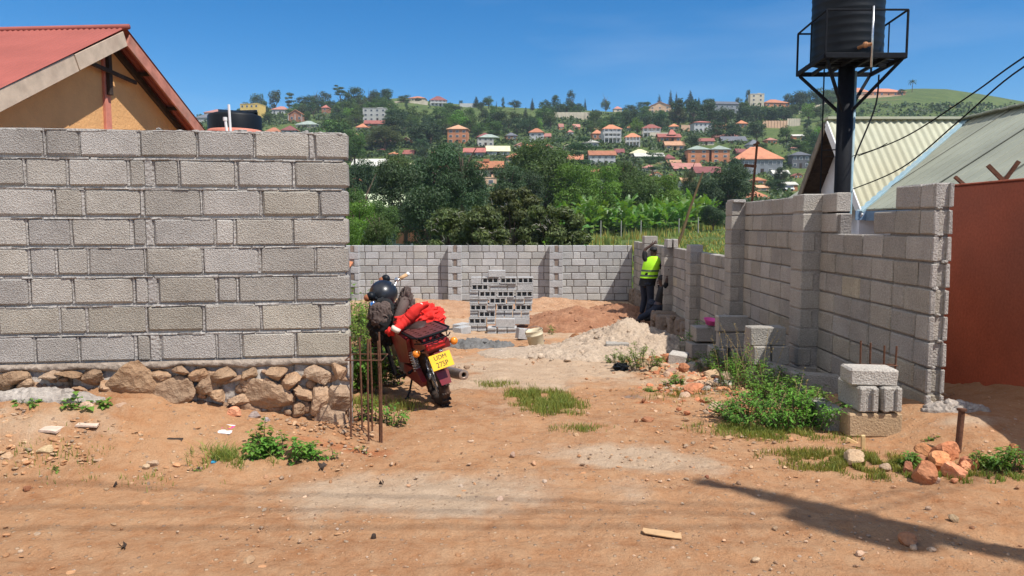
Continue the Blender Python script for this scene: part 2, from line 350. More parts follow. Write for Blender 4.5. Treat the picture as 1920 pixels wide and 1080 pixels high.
# ---------------------------------------------------------------- ground
def ground_mat():
    m, nt, bs = nodes('laterite ground'); N, L = nt.nodes, nt.links
    g = N.new('ShaderNodeNewGeometry'); P = g.outputs['Position']
    def noise(s, d=6, r=.6, vec=None):
        n = N.new('ShaderNodeTexNoise'); n.inputs['Scale'].default_value = s; n.inputs['Detail'].default_value = d; n.inputs['Roughness'].default_value = r; L.new(vec or P, n.inputs['Vector']); return n.outputs['Fac']
    def ramp(f, p0, p1, c0=(0, 0, 0), c1=(1, 1, 1)):
        r = N.new('ShaderNodeValToRGB'); e = r.color_ramp.elements; e[0].position = p0; e[1].position = p1; e[0].color = (*c0, 1); e[1].color = (*c1, 1); L.new(f, r.inputs[0]); return r.outputs[0]
    def mix(f, a, b, t='MIX'):
        x = N.new('ShaderNodeMixRGB'); x.blend_type = t
        if isinstance(f, float): x.inputs[0].default_value = f
        else: L.new(f, x.inputs[0])
        for i, q in ((1, a), (2, b)):
            if isinstance(q, tuple): x.inputs[i].default_value = (*q, 1)
            else: L.new(q, x.inputs[i])
        return x.outputs[0]
    a = N.new('ShaderNodeAttribute'); a.attribute_name = 'Zone'; sp = N.new('ShaderNodeSeparateColor'); L.new(a.outputs['Color'], sp.inputs[0])
    a2 = N.new('ShaderNodeAttribute'); a2.attribute_name = 'Zone2'; sp2 = N.new('ShaderNodeSeparateColor'); L.new(a2.outputs['Color'], sp2.inputs[0])
    base = ramp(noise(1.3, 10, .72), .36, .64, (.315, .138, .060), (.455, .240, .118))
    base = mix(ramp(noise(7, 7, .7), .35, .75), base, (.47, .29, .165))
    def zone(sock, base, colr, k=.5):
        ad = N.new('ShaderNodeMath'); ad.operation = 'MULTIPLY_ADD'; ad.inputs[1].default_value = 1.0; L.new(sock, ad.inputs[0])
        q = N.new('ShaderNodeMath'); q.operation = 'MULTIPLY_ADD'; q.inputs[1].default_value = k; q.inputs[2].default_value = -k / 2; L.new(noise(3.3, 8, .7), q.inputs[0]); L.new(q.outputs[0], ad.inputs[2])
        return mix(ramp(ad.outputs[0], .32, .62), base, colr)
    base = zone(sp.outputs[0], base, ramp(noise(4, 8, .7), .3, .7, (.41, .28, .18), (.52, .38, .26)), .9)      # pale sand
    base = zone(sp.outputs[2], base, ramp(noise(5, 8, .7), .3, .7, (.36, .115, .045), (.46, .18, .08)), .9)   # red earth
    base = zone(sp2.outputs[0], base, ramp(noise(9, 8, .7), .3, .7, (.10, .10, .095), (.26, .24, .22)), .9)   # wet mortar
    gr = ramp(noise(.06, 10, .75), .35, .65, (.042, .075, .022), (.095, .135, .035))
    gr = mix(ramp(noise(.5, 8, .75), .50, .75), gr, (.17, .17, .06))
    gr = mix(ramp(noise(.035, 6, .7), .60, .72), gr, (.30, .17, .09))
    base = zone(sp.outputs[1], base, gr, .5)
    fine = N.new('ShaderNodeMapRange'); fine.inputs['From Min'].default_value = .3; fine.inputs['From Max'].default_value = .7; fine.inputs['To Min'].default_value = .84; fine.inputs['To Max'].default_value = 1.13
    L.new(noise(85, 6, .75), fine.inputs[0]); base = mix(1.0, base, fine.outputs[0], 'MULTIPLY')
    v = N.new('ShaderNodeTexVoronoi'); v.inputs['Scale'].default_value = 34; L.new(P, v.inputs['Vector'])
    sc = N.new('ShaderNodeSeparateColor'); L.new(v.outputs['Color'], sc.inputs[0])
    pick = ramp(sc.outputs[0], .86, .9); near = ramp(v.outputs['Distance'], .30, .22, (0, 0, 0), (1, 1, 1)) if False else None
    d2 = N.new('ShaderNodeMapRange'); d2.inputs['From Min'].default_value = .36; d2.inputs['From Max'].default_value = .28; L.new(v.outputs['Distance'], d2.inputs[0])
    mul = N.new('ShaderNodeMath'); mul.operation = 'MULTIPLY'; L.new(pick, mul.inputs[0]); L.new(d2.outputs[0], mul.inputs[1])
    base = mix(mul.outputs[0], base, mix(sc.outputs[1], (.56, .38, .24), (.30, .20, .14)))
    L.new(base, bs.inputs['Base Color']); bs.inputs['Roughness'].default_value = .95; bs.inputs['Specular IOR Level'].default_value = .1
    h1 = noise(14, 8, .7); h2 = N.new('ShaderNodeMath'); h2.operation = 'MULTIPLY_ADD'; h2.inputs[1].default_value = .25; L.new(noise(120, 5, .7), h2.inputs[0]); L.new(h1, h2.inputs[2])
    h3 = N.new('ShaderNodeMath'); h3.operation = 'MULTIPLY_ADD'; h3.inputs[1].default_value = .35; L.new(mul.outputs[0], h3.inputs[0]); L.new(h2.outputs[0], h3.inputs[2])
    bp = N.new('ShaderNodeBump'); bp.inputs['Strength'].default_value = 1; bp.inputs['Distance'].default_value = .034; L.new(h3.outputs[0], bp.inputs['Height']); L.new(bp.outputs[0], bs.inputs['Normal'])
    return m
M_GROUND = ground_mat()
def ell(x, y, cx, cy, rx, ry, rot=0):
    c, s = math.cos(rot), math.sin(rot); dx = x - cx; dy = y - cy
    return np.sqrt(((dx * c + dy * s) / rx) ** 2 + ((-dx * s + dy * c) / ry) ** 2)
def build_ground():
    ys = np.concatenate([np.arange(-9, 2, .45), np.arange(2, 8, .026), np.geomspace(8, 24, 215), np.geomspace(24.4, 640, 190), np.array([660, 700, 760, 850, 1000, 1400])])
    u = np.linspace(-1, 1, 561); U, Y = np.meshgrid(u, ys)
    Wd = np.sqrt(36 + (1.25 * np.maximum(Y, 0)) ** 2); X = U * Wd
    Z = terrain(X, Y)
    nr = 1 - sm(20, 24, Y)
    rough = 0.45 + 0.9 * sm(-0.6, -1.6, X) * sm(4.2, 5.0, Y) + .9 * sm(1.0, 2.2, X) * sm(6.0, 7.5, Y) + .5 * sm(5.5, 8, Y)
    Z = Z + nr * rough * (.06 * fbm(X, Y, 1.6, 3, 3) + .065 * fbm(X, Y, 6, 4, 9) + .03 * fbm(X, Y, 26, 3, 12))
    # shallow tyre tracks along the road
    for (off, wd, dp) in ((3.72, .10, .014), (3.98, .05, .007), (4.55, .10, .012), (4.83, .05, .007), (3.42, .05, .006)):
        q_ = Y - off - .06 * np.sin(X * .9) + .05 * X; Z = Z - dp * np.exp(-(q_ / wd) ** 2) * (.6 + fbm(X, Y, 2.5, 2, 55)) + dp * .45 * np.exp(-((np.abs(q_) - wd * 1.7) / (wd * .6)) ** 2)
    for (off, wd, dp) in ((.35, .09, .026), (1.55, .09, .024), (.72, .04, .012)):      # wheel tracks turning into the plot
        q_ = X - off - .10 * (Y - 6) + .5 * np.exp(-(Y - 4.2) * .9) * (Y > 3.5); Z = Z - dp * np.exp(-(q_ / wd) ** 2) * sm(4.6, 5.4, Y) * (1 - sm(10, 12, Y)) * (.6 + fbm(X, Y, 2.5, 2, 56))
    Z = Z + (1 - nr) * .5 * fbm(X, Y, .12, 3, 31) * (Y < 600)
    v = np.stack([X, Y, Z], -1).reshape(-1, 3); ny, nx = X.shape
    i = np.arange((ny - 1) * (nx - 1)); r = i // (nx - 1); c = i % (nx - 1); a = r * nx + c
    f = np.stack([a, a + 1, a + nx + 1, a + nx], -1)
    me = bpy.data.meshes.new('ground'); me.vertices.add(len(v)); me.vertices.foreach_set('co', v.ravel())
    me.loops.add(f.size); me.polygons.add(len(f)); me.loops.foreach_set('vertex_index', f.ravel().astype(np.int32))
    me.polygons.foreach_set('loop_start', (np.arange(len(f)) * 4).astype(np.int32)); me.polygons.foreach_set('use_smooth', np.ones(len(f), bool))
    me.update(calc_edges=True)
    n = fbm(X, Y, 1.1, 4, 77); n2 = fbm(X, Y, 5, 3, 71)
    # zones: pale sand / grass / red earth
    sand = np.clip(1.1 - .9 * ell(X, Y, .75, 10.0, 2.2, 3.4) + n, 0, 1)
    sand = np.maximum(sand, np.clip(.88 - .75 * ell(X, Y, -.75, 4.35, 1.7, .60, .05) + n, 0, 1))
    sand = np.maximum(sand, np.clip(.7 - .6 * ell(X, Y, .9, 5.0, 1.3, .4, -.3) + n, 0, 1))
    sand = np.maximum(sand, np.clip(.75 - .6 * ell(X, Y, -3.3, 4.9, 1.0, .35) + n, 0, 1))
    sand = np.maximum(sand, np.clip(.8 - .8 * ell(X, Y, 3.4, 5.5, .9, .3) + n, 0, 1))
    sand = np.maximum(sand, .55 * sm(13, 15, Y) * (Y < 24))
    red = np.clip(.9 - .75 * ell(X, Y, 1.2, 17.5, 2.4, 2.6) + n, 0, 1)
    for q in ((-1.05, 5.15, .9, .25), (1.6, 7.6, 1.0, .35), (2.0, 6.6, .5, .3), (-3.2, 20, 2.2, 3), (1.3, 6.9, .5, .2)):
        red = np.maximum(red, np.clip(.85 - .7 * ell(X, Y, *q) + n, 0, 1))
    grass = sm(23.5, 24.5, Y).copy()
    px = 960 + F * X / np.maximum(Y, 3)
    mort = np.clip(.95 - .8 * ell(X, Y, -.55, 12.9, .8, .55) + n2, 0, 1)
    mort = np.maximum(mort, np.clip(.7 - .7 * ell(X, Y, 1.35, 7.2, .8, .35) + n2, 0, 1) * .62)
    mort = np.maximum(mort, np.clip(.8 - .8 * ell(X, Y, 3.45, 5.9, .4, .22) + n2, 0, 1) * .62)
    for nm, (A, B, C) in (('Zone', (sand, grass, red)), ('Zone2', (mort, 0 * mort, 0 * mort))):
        ca = me.color_attributes.new(nm, 'FLOAT_COLOR', 'POINT')
        ca.data.foreach_set('color', np.stack([A, B, C, np.ones_like(A)], -1).astype(np.float32).ravel())
    me.materials.append(M_GROUND)
    obj('ground', me, kind='structure')
build_ground()
# ---------------------------------------------------------------- the sky behind is the world itself
# ================================================================ rocks
def rock_mb(mb, c, r, rng, n=11, nu=14, nv=9, M=None, rough=.07, lo=.62):
    pl = []
    for i in range(n):
        d = Vector((rng.gauss(0, 1), rng.gauss(0, 1), rng.gauss(0, 1))).normalized(); pl.append((d, rng.uniform(lo, 1.0)))
    def f(d):
        k = 1.15
        for nn, h in pl:
            q = d.dot(nn)
            if q > 1e-3: k = min(k, h / q)
        return k * (1 + rng.uniform(-rough, rough) * .5)
    M = M or Euler((rng.uniform(-.3, .3), rng.uniform(-.3, .3), rng.uniform(0, 6.28))).to_matrix()
    mb.ball(c, r, nu, nv, f, M)
# ================================================================ block walls
def wall_block(mb, O, e, n, s0, s1, z0, z1, t, rng, bev=.008, tone=1.0, warm=0.12, out=0.0, br=True):
    """one block in a wall whose face passes O along e; n points to the viewer; thickness t goes away from the viewer"""
    k = tone * rng.uniform(.82, 1.12); w = rng.uniform(0, warm) * (2.2 if rng.random() < .2 and br else 1)
    mb.col = (k * (1 + w * .25), k, k * (1 - w * .8))
    c = O + e * ((s0 + s1) / 2) + Vector((0, 0, (z0 + z1) / 2)) - n * (t / 2 - rng.uniform(-.002, .004) - out)
    M = Matrix((e, n, Vector((0, 0, 1)))).transposed()
    M = M @ Euler((rng.uniform(-.004, .004), rng.uniform(-.006, .006), rng.uniform(-.006, .006))).to_matrix()
    mb.box(c, (s1 - s0, t, z1 - z0), M, bev * rng.uniform(.8, 1.5), .0035, rng); mb.col = (1, 1, 1)
rngw = random.Random(4)
# ---------------------------------------------------------------- the near wall on the left
A0 = at(0, 420, 5.36); B0 = at(652, 420, 5.69); A0.z = B0.z = 0
eL = (B0 - A0).normalized(); nL = Vector((eL.y, -eL.x, 0))
def s_of(px, py):
    d = at(px, py, 1.0) - Vector((0, 0, CAMZ)); k = (A0.x * nL.x + A0.y * nL.y) / (d.x * nL.x + d.y * nL.y); return (Vector((d.x * k, d.y * k, 0)) - A0).dot(eL)
rowsL = [
 (268, [(0, 80), (85, 147), (150, 258), (262, 367), (370, 475), (477, 578), (590, 651)]),
 (328, [(0, 43), (48, 123), (128, 237), (243, 270), (288, 333), (336, 440), (445, 548), (553, 652)]),
 (382, [(0, 98), (103, 152), (158, 263), (270, 375), (380, 487), (492, 597), (600, 652)]),
 (437, [(0, 48), (52, 130), (136, 242), (250, 272), (290, 400), (404, 437), (443, 547), (550, 652)]),
 (493, [(0, 52), (56, 103), (108, 163), (167, 270), (274, 378), (382, 484), (489, 590), (593, 653)]),
 (548, [(0, 52), (57, 135), (138, 248), (254, 276), (298, 403), (408, 443), (448, 552), (556, 654)]),
 (601, [(0, 110), (113, 160), (165, 272), (276, 380), (385, 487), (492, 598), (600, 655)]),
 (655, [(0, 62), (67, 145), (149, 252), (257, 280), (303, 404), (408, 450), (454, 552), (556, 656)])]
PL = .2146; topL = 2.292
lw = thing('block_wall', 'near grey block wall on rough stone footing, in front of the red roofed house', 'wall', A0)
mb = MB(); mo = MB()
for i, (yy, bl) in enumerate(rowsL):
    z1 = topL - i * PL - .010; z0 = z1 - .192
    for j, (a, b) in enumerate(bl):
        sa, sb = s_of(a, yy), s_of(b, yy)
        if j == 0: sa = sb - max(.4, sb - sa) if i % 2 else sb - .405
        wall_block(mb, A0 * 0, eL, nL, sa, sb, z0, z1, .15, rngw, .012, 1.0, .08 if i < 6 else .16, br=i < 6)
    s = (s_of(bl[0][1], yy) - .405) - .02
    for q in range(2): wall_block(mb, A0 * 0, eL, nL, s - .40, s, z0, z1, .15, rngw, .012); s -= .42
sE = s_of(653, 450); sS = -1.3
# mortar core, slightly recessed, with ragged squeezed-out joints
c = eL * ((sE + sS) / 2 - .012) - nL * .075
ML = Matrix((eL, nL, Vector((0, 0, 1)))).transposed()
mo.box(c + Vector((0, 0, (topL + .56) / 2 - .012)), (sE - sS - .03, .116, topL - .56 - .02), ML)
for i, (yy, bl) in enumerate(rowsL):
    z1 = topL - i * PL
    for (a, b), (a2, b2) in zip(bl[:-1], bl[1:]):
        sa, sb = s_of(b, yy), s_of(a2, yy)
        if sb - sa > .004:
            w = (sb - sa); mo.box(eL * (sa + w * .45) - nL * .014 + Vector((0, 0, z1 - .105)), (w * .7, .02, .19), ML, .003, .004, rngw)
    s = sS
    while s < sE - .05:   # bed joint dollops
        l = rngw.uniform(.05, .22); zt = z1 - .003 - (.012 if i == 0 else 0)
        mo.box(eL * (s + min(l, sE - s - .03) / 2) - nL * rngw.uniform(.009, .018) + Vector((0, 0, zt - .004)), (min(l, sE - s - .03), .03, rngw.uniform(.008, .016)), ML, .003, .004, rngw); s += l * rngw.uniform(.8, 1.1)
for i in range(9):        # mortar crumbs on the top
    rock_mb(mo, eL * rngw.uniform(0.9, 2.3) - nL * rngw.uniform(.03, .1) + Vector((0, 0, topL - .005)), (.03, .02, rngw.uniform(.008, .02)), rngw, nu=8, nv=6)
mb.build('blocks', M_BLOCK, lw); mo.build('mortar', M_MORTAR, lw)
# stone footing
fo = MB(); fs = MB()
seg = 26
for k in range(seg):
    s0 = sS + (sE - sS) * k / seg; s1 = sS + (sE - sS) * (k + 1) / seg
    zb = -.12; fo.box(eL * ((s0 + s1) / 2) - nL * (.098 + rngw.uniform(-.008, .008)) + Vector((0, 0, (zb + .565) / 2)), (s1 - s0 + .01, .17, .565 - zb), ML, .01, .01, rngw)
rf = random.Random(8)
big = [(250, 714, 75, 55), (325, 733, 62, 42), (390, 722, 42, 34), (372, 700, 30, 22), (425, 700, 36, 28), (497, 740, 80, 52), (548, 712, 36, 30), (572, 738, 30, 26), (600, 703, 44, 34), (636, 696, 26, 34),
       (22, 712, 48, 26), (55, 722, 26, 24), (175, 706, 40, 22), (200, 726, 28, 22), (132, 700, 30, 14), (95, 704, 34, 14), (300, 702, 34, 20), (450, 748, 26, 22), (345, 695, 26, 14), (470, 700, 26, 18),
       (520, 700, 30, 18), (600, 750, 40, 36), (632, 745, 36, 44), (615, 785, 46, 44), (640, 792, 26, 40), (560, 765, 26, 22), (410, 742, 30, 20), (280, 748, 36, 16), (150, 728, 26, 12), (0, 735, 34, 14)]
for (px, py, w, h) in big:
    s = s_of(px, py); d = 5.36 + .33 * px / 652; z = at(px, py, d).z; hw = w / F * d * .70; hh = h / F * d * .72
    k = rf.uniform(.72, 1.1); r_ = rf.random(); fs.col = (k, k * (1 - .1 * r_), k * (1 - .22 * r_))
    tilt = R(35) if (px, py) == (497, 740) else rf.uniform(-.25, .25)
    rock_mb(fs, eL * s + nL * rf.uniform(.0, .035) + Vector((0, 0, z)), (hw, .075, hh), rf, 13, 22, 15, ML @ Euler((rf.uniform(-.15, .15), tilt, 0)).to_matrix(), .07, .45)
s = sS
while s < -.0:
    rock_mb(fs, eL * s + Vector((0, 0, rf.uniform(.4, .5))), (rf.uniform(.06, .14), .06, rf.uniform(.04, .08)), rf, 10, 14, 9, ML); s += rf.uniform(.12, .2)
s = sS
nu_ = 210; ss_ = np.linspace(sS, sE - .02, nu_); kk_ = 9; vs = []
for i, q in enumerate(ss_):           # smeared cement skirt just below the blocks
    drop = .035 + .06 * max(0, .5 + 1.6 * float(fbm(q, 3.1, 4.0, 3, 5)))
    for j in range(kk_):
        t_ = j / (kk_ - 1); o_ = .030 * math.sin(math.pi * min(1, t_ * 1.15)) ** .5 + .030 * float(fbm(q * 1.0, t_ * drop * 1.0, 26, 3, 6)) - (.05 if j == kk_ - 1 else 0)
        vs.append(eL * q + nL * (o_ - .004) + Vector((0, 0, .580 - t_ * drop)))
fo.col = (.86, .80, .74); fo.add(vs, [(i * kk_ + j, (i + 1) * kk_ + j, (i + 1) * kk_ + j + 1, i * kk_ + j + 1) for i in range(nu_ - 1) for j in range(kk_ - 1)])
fo.col = (.88, .64, .47)
for i in range(190):
    s = rf.uniform(sS, sE - .03); zz = rf.uniform(.05, .5)
    rock_mb(fo, eL * s + nL * rf.uniform(-.03, .005) + Vector((0, 0, zz)), (rf.uniform(.02, .09), .03, rf.uniform(.015, .05)), rf, 9, 10, 7, ML @ Euler((0, rf.uniform(-.6, .6), 0)).to_matrix(), .14, .5)
fo.build('footing', M_FOUND, lw, True); fs.build('footing_stone', M_STONE, lw)
for o_ in lw.children: o_.location = (0, 0, 0)
# ---------------------------------------------------------------- the stepped wall on the right
O_R = Vector((3.365, 6.0, 0)); eR = Vector((.022, 1, 0)).normalized(); nR = Vector((-eR.y, eR.x, 0))
rwall = thing('block_wall', 'stepped grey block wall with buttresses running back from the road, half in shade', 'wall', O_R)
PR = .2146
def topk(s):
    Y = 6 + s
    if s < .58: return 9
    if s < 1.0: return 8
    if s < 1.72: return 7
    if s < 2.08: return 8
    if s < 5.35: return 9
    if s < 5.62: return 6
    return 5
mb = MB(); mo = MB(); rr = random.Random(12)
MR = Matrix((eR, nR, Vector((0, 0, 1)))).transposed()
pil = [2.28, 5.2, 8.0, 10.7, 13.6]
LEN = 16.9
for k in range(-5, 9):
    s = .0; first = True; half = (k % 2)
    while s < LEN:
        l = .40 if not (first and half) else .19
        if rr.random() < .07: l = .2
        s1 = s + l
        inp = any(p - .01 <= s + .05 and s1 - .05 <= p + .36 for p in pil)
        if k < topk(s + l * .5) and not inp:
            a = s; b = s1
            for p in pil:
                if a < p < b: b = p - .005
                if a < p + .35 < b: a = p + .355
            if b - a > .05: wall_block(mb, Vector((0, 0, 0)), eR, nR, a, b, k * PR + .012, (k + 1) * PR - .004, .15, rr, .010, .97, .10)
        s = s1 + .018; first = False
s = 0
while s < LEN:
    s1 = min(s + .36, LEN); zt = min(topk(s + .02), topk(s1 - .02)) * PR - .016
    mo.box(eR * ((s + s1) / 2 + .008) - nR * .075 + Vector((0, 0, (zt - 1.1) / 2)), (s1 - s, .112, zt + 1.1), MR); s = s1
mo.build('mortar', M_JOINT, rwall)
# grooved ends of the near end blocks
for k in range(-1, 9):
    z0 = k * PR + .012; z1 = (k + 1) * PR - .004
    for q, w in ((-.022, .044), (-.132, .034)):
        mb.col = (rr.uniform(.9, 1.1),) * 3
        mb.box(eR * -.012 + nR * q + Vector((0, 0, (z0 + z1) / 2)), (.026, w, z1 - z0 - .006), MR, .006, .003, rr)
    if rr.random() < .8:
        mb.col = (.95, .95, .95)
        for _ in range(2): rock_mb(mb, eR * -.008 + nR * rr.uniform(-.12, -.03) + Vector((0, 0, z0 - .004)), (.03, .02, .014), rr, 9, 8, 6)
mb.build('blocks', M_BLOCKR, rwall)
for i, p in enumerate(pil):
    pb = MB(); kt = 9 if i < 2 else (5 if i < 4 else 6); 
    for k in range(-5, kt):
        z0 = k * PR + .012; z1 = (k + 1) * PR - .004; pb.col = (1, 1, 1)
        t = rr.uniform(.88, 1.06)
        if k % 2:
            pb.col = (t, t, t * .97)
            pb.box(eR * (p + .175) + nR * .025 + Vector((0, 0, (z0 + z1) / 2)), (.345, .352, z1 - z0), MR, .01, .003, rr)
        else:
            for (a, b) in ((-.15, -.01), (.06, .20)):
                t = rr.uniform(.88, 1.06); pb.col = (t, t, t * .97)
                pb.box(eR * (p + .175) + nR * ((a + b) / 2) + Vector((0, 0, (z0 + z1) / 2)), (.345, b - a, z1 - z0), MR, .01, .003, rr)
            pb.col = (.62, .50, .42)
            pb.box(eR * (p + .185) + nR * .025 + Vector((0, 0, (z0 + z1) / 2)), (.30, .075, z1 - z0), MR, .004, .004, rr)
    pb.col = (.9, .9, .9)
    pb.box(eR * (p + .175) + nR * .025 + Vector((0, 0, (kt * PR - 1.1) / 2 - .012)), (.325, .330, kt * PR + 1.1), MR)
    if i == 0:   # a whole block laid across the top, showing its long face
        pb.col = (1.12, 1.12, 1.08); pb.box(eR * (p + .10) + nR * .005 + Vector((0, 0, 9 * PR + .0 - .1)), (.20, .40, .20), MR, .012, .004, rr)
    if i == 1:
        pb.col = (1.05, 1.05, 1.05); pb.box(eR * (p + .12) + nR * .10 + Vector((0, 0, 9 * PR + .01)), (.34, .19, .05), MR, .01, .004, rr)
    if i == 2:
        pb.col = (1, 1, 1); pb.box(eR * (p + .17) + nR * .08 + Vector((0, 0, 5 * PR + .06)), (.34, .24, .15), MR, .01, .004, rr)
    if i == 3:
        for q in (.10, -.04): pb.col = (1.1, 1.1, 1.1); pb.box(eR * (p + .1) + nR * q + Vector((0, 0, 5 * PR + .095)), (.38, .10, .19), MR, .01, .004, rr)
    pb.build('buttress', M_BLOCKR, rwall)
# rough base under the far half
fb = MB(); fb.col = (.62, .55, .5)
for i in range(30):
    s = 5.5 + i * .38; bulge = .35 * math.exp(-((s - 10.4) / .8) ** 2)
    fb.box(eR * s - nR * (.06 - bulge / 2) + Vector((0, 0, -.78 + rr.uniform(-.02, .02))), (.40, .42 + bulge, .92 if s < 9 else .86), MR, .05, .03, rr)
for i in range(120):
    s = rr.uniform(5.5, 16.5); bulge = .35 * math.exp(-((s - 10.4) / .8) ** 2); k = rr.uniform(.5, .8); fb.col = (k, k * .85, k * .72)
    rock_mb(fb, eR * s + nR * (.12 + bulge) + Vector((0, 0, rr.uniform(-.9, -.35))), (rr.uniform(.04, .11), rr.uniform(.05, .09), rr.uniform(.03, .08)), rr, 12, 10, 8, None, .1, .4)
fb.build('footing', M_FOUND, rwall, True)
# ---------------------------------------------------------------- the wall across the back of the plot
bw = thing('block_wall', 'long low grey block wall closing the back of the plot below the trees', 'wall', (0, 22.9, -.75))
mb = MB(); mo = MB(); rb = random.Random(21); e = Vector((1, 0, 0)); n = Vector((0, -1, 0)); PB = .2125
pils = [-7.95, -4.86, -1.74, 1.34]
for k in range(8):
    s = -10 + (.2 if k % 2 else 0)
    while s < 3.66:
        l = .40 if rb.random() > .12 else .2; b = min(s + l, 3.68)
        tone = 1.0 + (.22 if False else 0)
        wall_block(mb, Vector((0, 0, 0)), e, n, s, b, k * PB + .014, (k + 1) * PB - .004, .15, rb, .01, 1.03, .05); s = b + .022
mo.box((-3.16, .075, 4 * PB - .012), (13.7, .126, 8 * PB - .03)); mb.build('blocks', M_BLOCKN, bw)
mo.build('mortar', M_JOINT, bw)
for p in pils:
    pb = MB()
    for k in range(8):
        z = (k + .5) * PB + .004; t = rb.uniform(.92, 1.06)
        if k % 2 == 0:
            pb.col = (t, t, t); pb.box((p, -.13, z), (.41, .30, PB - .018), None, .01, .003, rb)
        else:
            for q in (-.14, .14): pb.col = (t, t, t); pb.box((p + q, -.13, z), (.13, .30, PB - .018), None, .01, .003, rb)
            pb.col = (.60, .48, .40); pb.box((p + .01, -.115, z), (.10, .28, PB - .02), None, .004, .004, rb)
    pb.col = (.85, .85, .85); pb.box((p, -.115, 4 * PB - .01), (.385, .27, 8 * PB - .03)); pb.build('buttress', M_BLOCKN, bw)
fb = MB()
for i in range(60):
    x = rb.uniform(-8, 3.4); k = rb.uniform(.6, .9); fb.col = (k, k * .8, k * .66); rock_mb(fb, (x, -.04, rb.uniform(-.14, -.03)), (rb.uniform(.08, .2), .12, .07), rb, 9, 9, 7)
fb.col = (.8, .72, .66); fb.box((-3.1, .06, -.13), (13.6, .3, .24), None, .02); fb.build('footing', M_FOUND, bw)
# ---------------------------------------------------------------- the red wall and its bracket posts
rd = thing('rendered_wall', 'tall brick red rendered wall at the right edge, its foot in shade', 'wall', (4.43, 3.6, 0))
m_ = MB(); g_ = 14
for i in range(g_):
    y0 = 3.6 + (7.65 - 3.6) * i / g_ - 3.6
m_.box((.09, 2.0, .90), (.18, 4.1, 2.15), None, .015); m_.build('render', M_RED_PLASTER, rd)
cp = MB(); cp.box((.09, 2.0, 1.987), (.20, 4.12, .022), None, .006, .003, rb); cp.build('coping', M_RED_PLASTER, rd)
for i, y in enumerate((6.92, 6.06)):
    v = MB(); p = Vector((4.52, y, 1.99))
    ang = ((-.13, .04, .15), (.10, -.04, .18)) if i == 0 else ((-.22, .05, .17), (.14, -.04, .17))
    for d in ang: v.box(p + Vector(d) / 2, (.035, .035, Vector(d).length), Vector(d).to_track_quat('Z', 'Y').to_matrix())
    o = v.build('wire_bracket', M_RUST, label=('full V shaped rusty bracket on top of the red wall', 'rusty bracket cut by the right edge of the photo, on the red wall')[i], cat='bracket', group='brackets for barbed wire')
v = MB(); v.box((4.50, 7.55, 2.02), (.03, .03, .16), Euler((0, R(-50), 0))); v.build('wire_bracket', M_RUST, label='short bracket stub in front of the pale roof behind the stepped wall', cat='bracket', group='brackets for barbed wire')
# ---------------------------------------------------------------- hollow blocks
def hollow_mesh():
    b = MB(); L_, D_, T = .40, .20, .148
    b.box((0, 0, T / 2 - .014), (L_, D_, .028), None, .004); b.box((0, 0, -T / 2 + .014), (L_, D_, .028), None, .004)
    for x, w in ((-L_ / 2 + .014, .026), (-.066, .028), (.066, .028), (L_ / 2 - .014, .026)): b.box((x, .002, 0), (w, D_ - .006, T - .054))
    b.box((0, D_ / 2 - .014, 0), (L_ - .03, .02, T - .054)); return b.mesh('hollow_block', M_BLOCKN)
def header_mesh():
    b = MB(); b.box((0, .015, 0), (.195, .37, .148), None, .006)
    b.box((0, -.182, .052), (.195, .03, .044), None, .006); b.box((0, -.182, -.052), (.195, .03, .044), None, .006); return b.mesh('end_block', M_BLOCKN)
def plain_mesh(): b = MB(); b.box((0, 0, 0), (.395, .195, .148), None, .008, .002, rb); return b.mesh('solid_block', M_BLOCKN)
ME_H, ME_E, ME_P = hollow_mesh(), header_mesh(), plain_mesh()
def cx(v): return 860 + v / 4.571
DS = 16.6; zg = tz(-.1, DS)
rowsS = [
 (545+35, [('e', 90, 160), ('e', 160, 235)], 8), (498, [('h', 85, 235), ('e', 240, 310), ('p', 455, 610)], 7), (436, [('e', 95, 165), ('h', 170, 315), ('e', 320, 390), ('e', 390, 460), ('e', 465, 535), ('e', 540, 610)], 6),
 (375, [('h', 95, 240), ('e', 245, 315), ('h', 325, 470), ('h', 483, 627)], 5), (318, [('e', 90, 165), ('e', 170, 250), ('h', 260, 405), ('e', 413, 488), ('e', 490, 563), ('e', 565, 635)], 4),
 (258, [('e', 90, 170), ('h', 175, 320), ('h', 330, 475), ('h', 490, 635)], 3), (200, [('h', 108, 255), ('e', 265, 340), ('e', 342, 415), ('e', 418, 490), ('p', 500, 642)], 2), (140, [('p', 105, 195), ('h', 200, 343), ('h', 355, 498), ('h', 505, 640)], 1), (83, [('p', 252, 402)], 0)]
ORD = ['first', 'second', 'third', 'fourth', 'fifth', 'sixth', 'seventh', 'eighth', 'ninth', 'tenth'] 
rs = random.Random(3); STK = 'concrete blocks stacked in the middle of the plot'
LB = {'h': 'grey hollow block with its three square holes facing the road, in the tall stack', 'e': 'grey block laid end on, between hollow ones in the tall stack', 'p': 'grey block showing a plain side in the tall stack'}
H = .152
for yc, bl, r_ in rowsS:
    z = zg + .08 + (8 - r_) * H
    for ci, (t, a, b) in enumerate(bl):
        x = (at(cx((a + b) / 2), 560, DS)).x; lab = f"grey {({'h': 'hollow', 'e': 'end-on', 'p': 'plain sided'})[t]} block, {ORD[r_ - 1]} full row from the stack top, {ORD[ci]} from its left"
        if r_ == 0: lab = 'single plain grey block lying on top of the tall stack'
        me = {'h': ME_H, 'e': ME_E, 'p': ME_P}[t]
        yy = DS + (.1 if t != 'e' else .2) + rs.uniform(-.015, .02); o = obj('concrete_block', me, None, (x, yy, z), (0, 0, rs.uniform(-.03, .03)), (min(1.0, (b - a) / 4.571 / F * DS / (.4 if t != 'e' else .2) * .99), 1, 1), lab, 'block', STK)
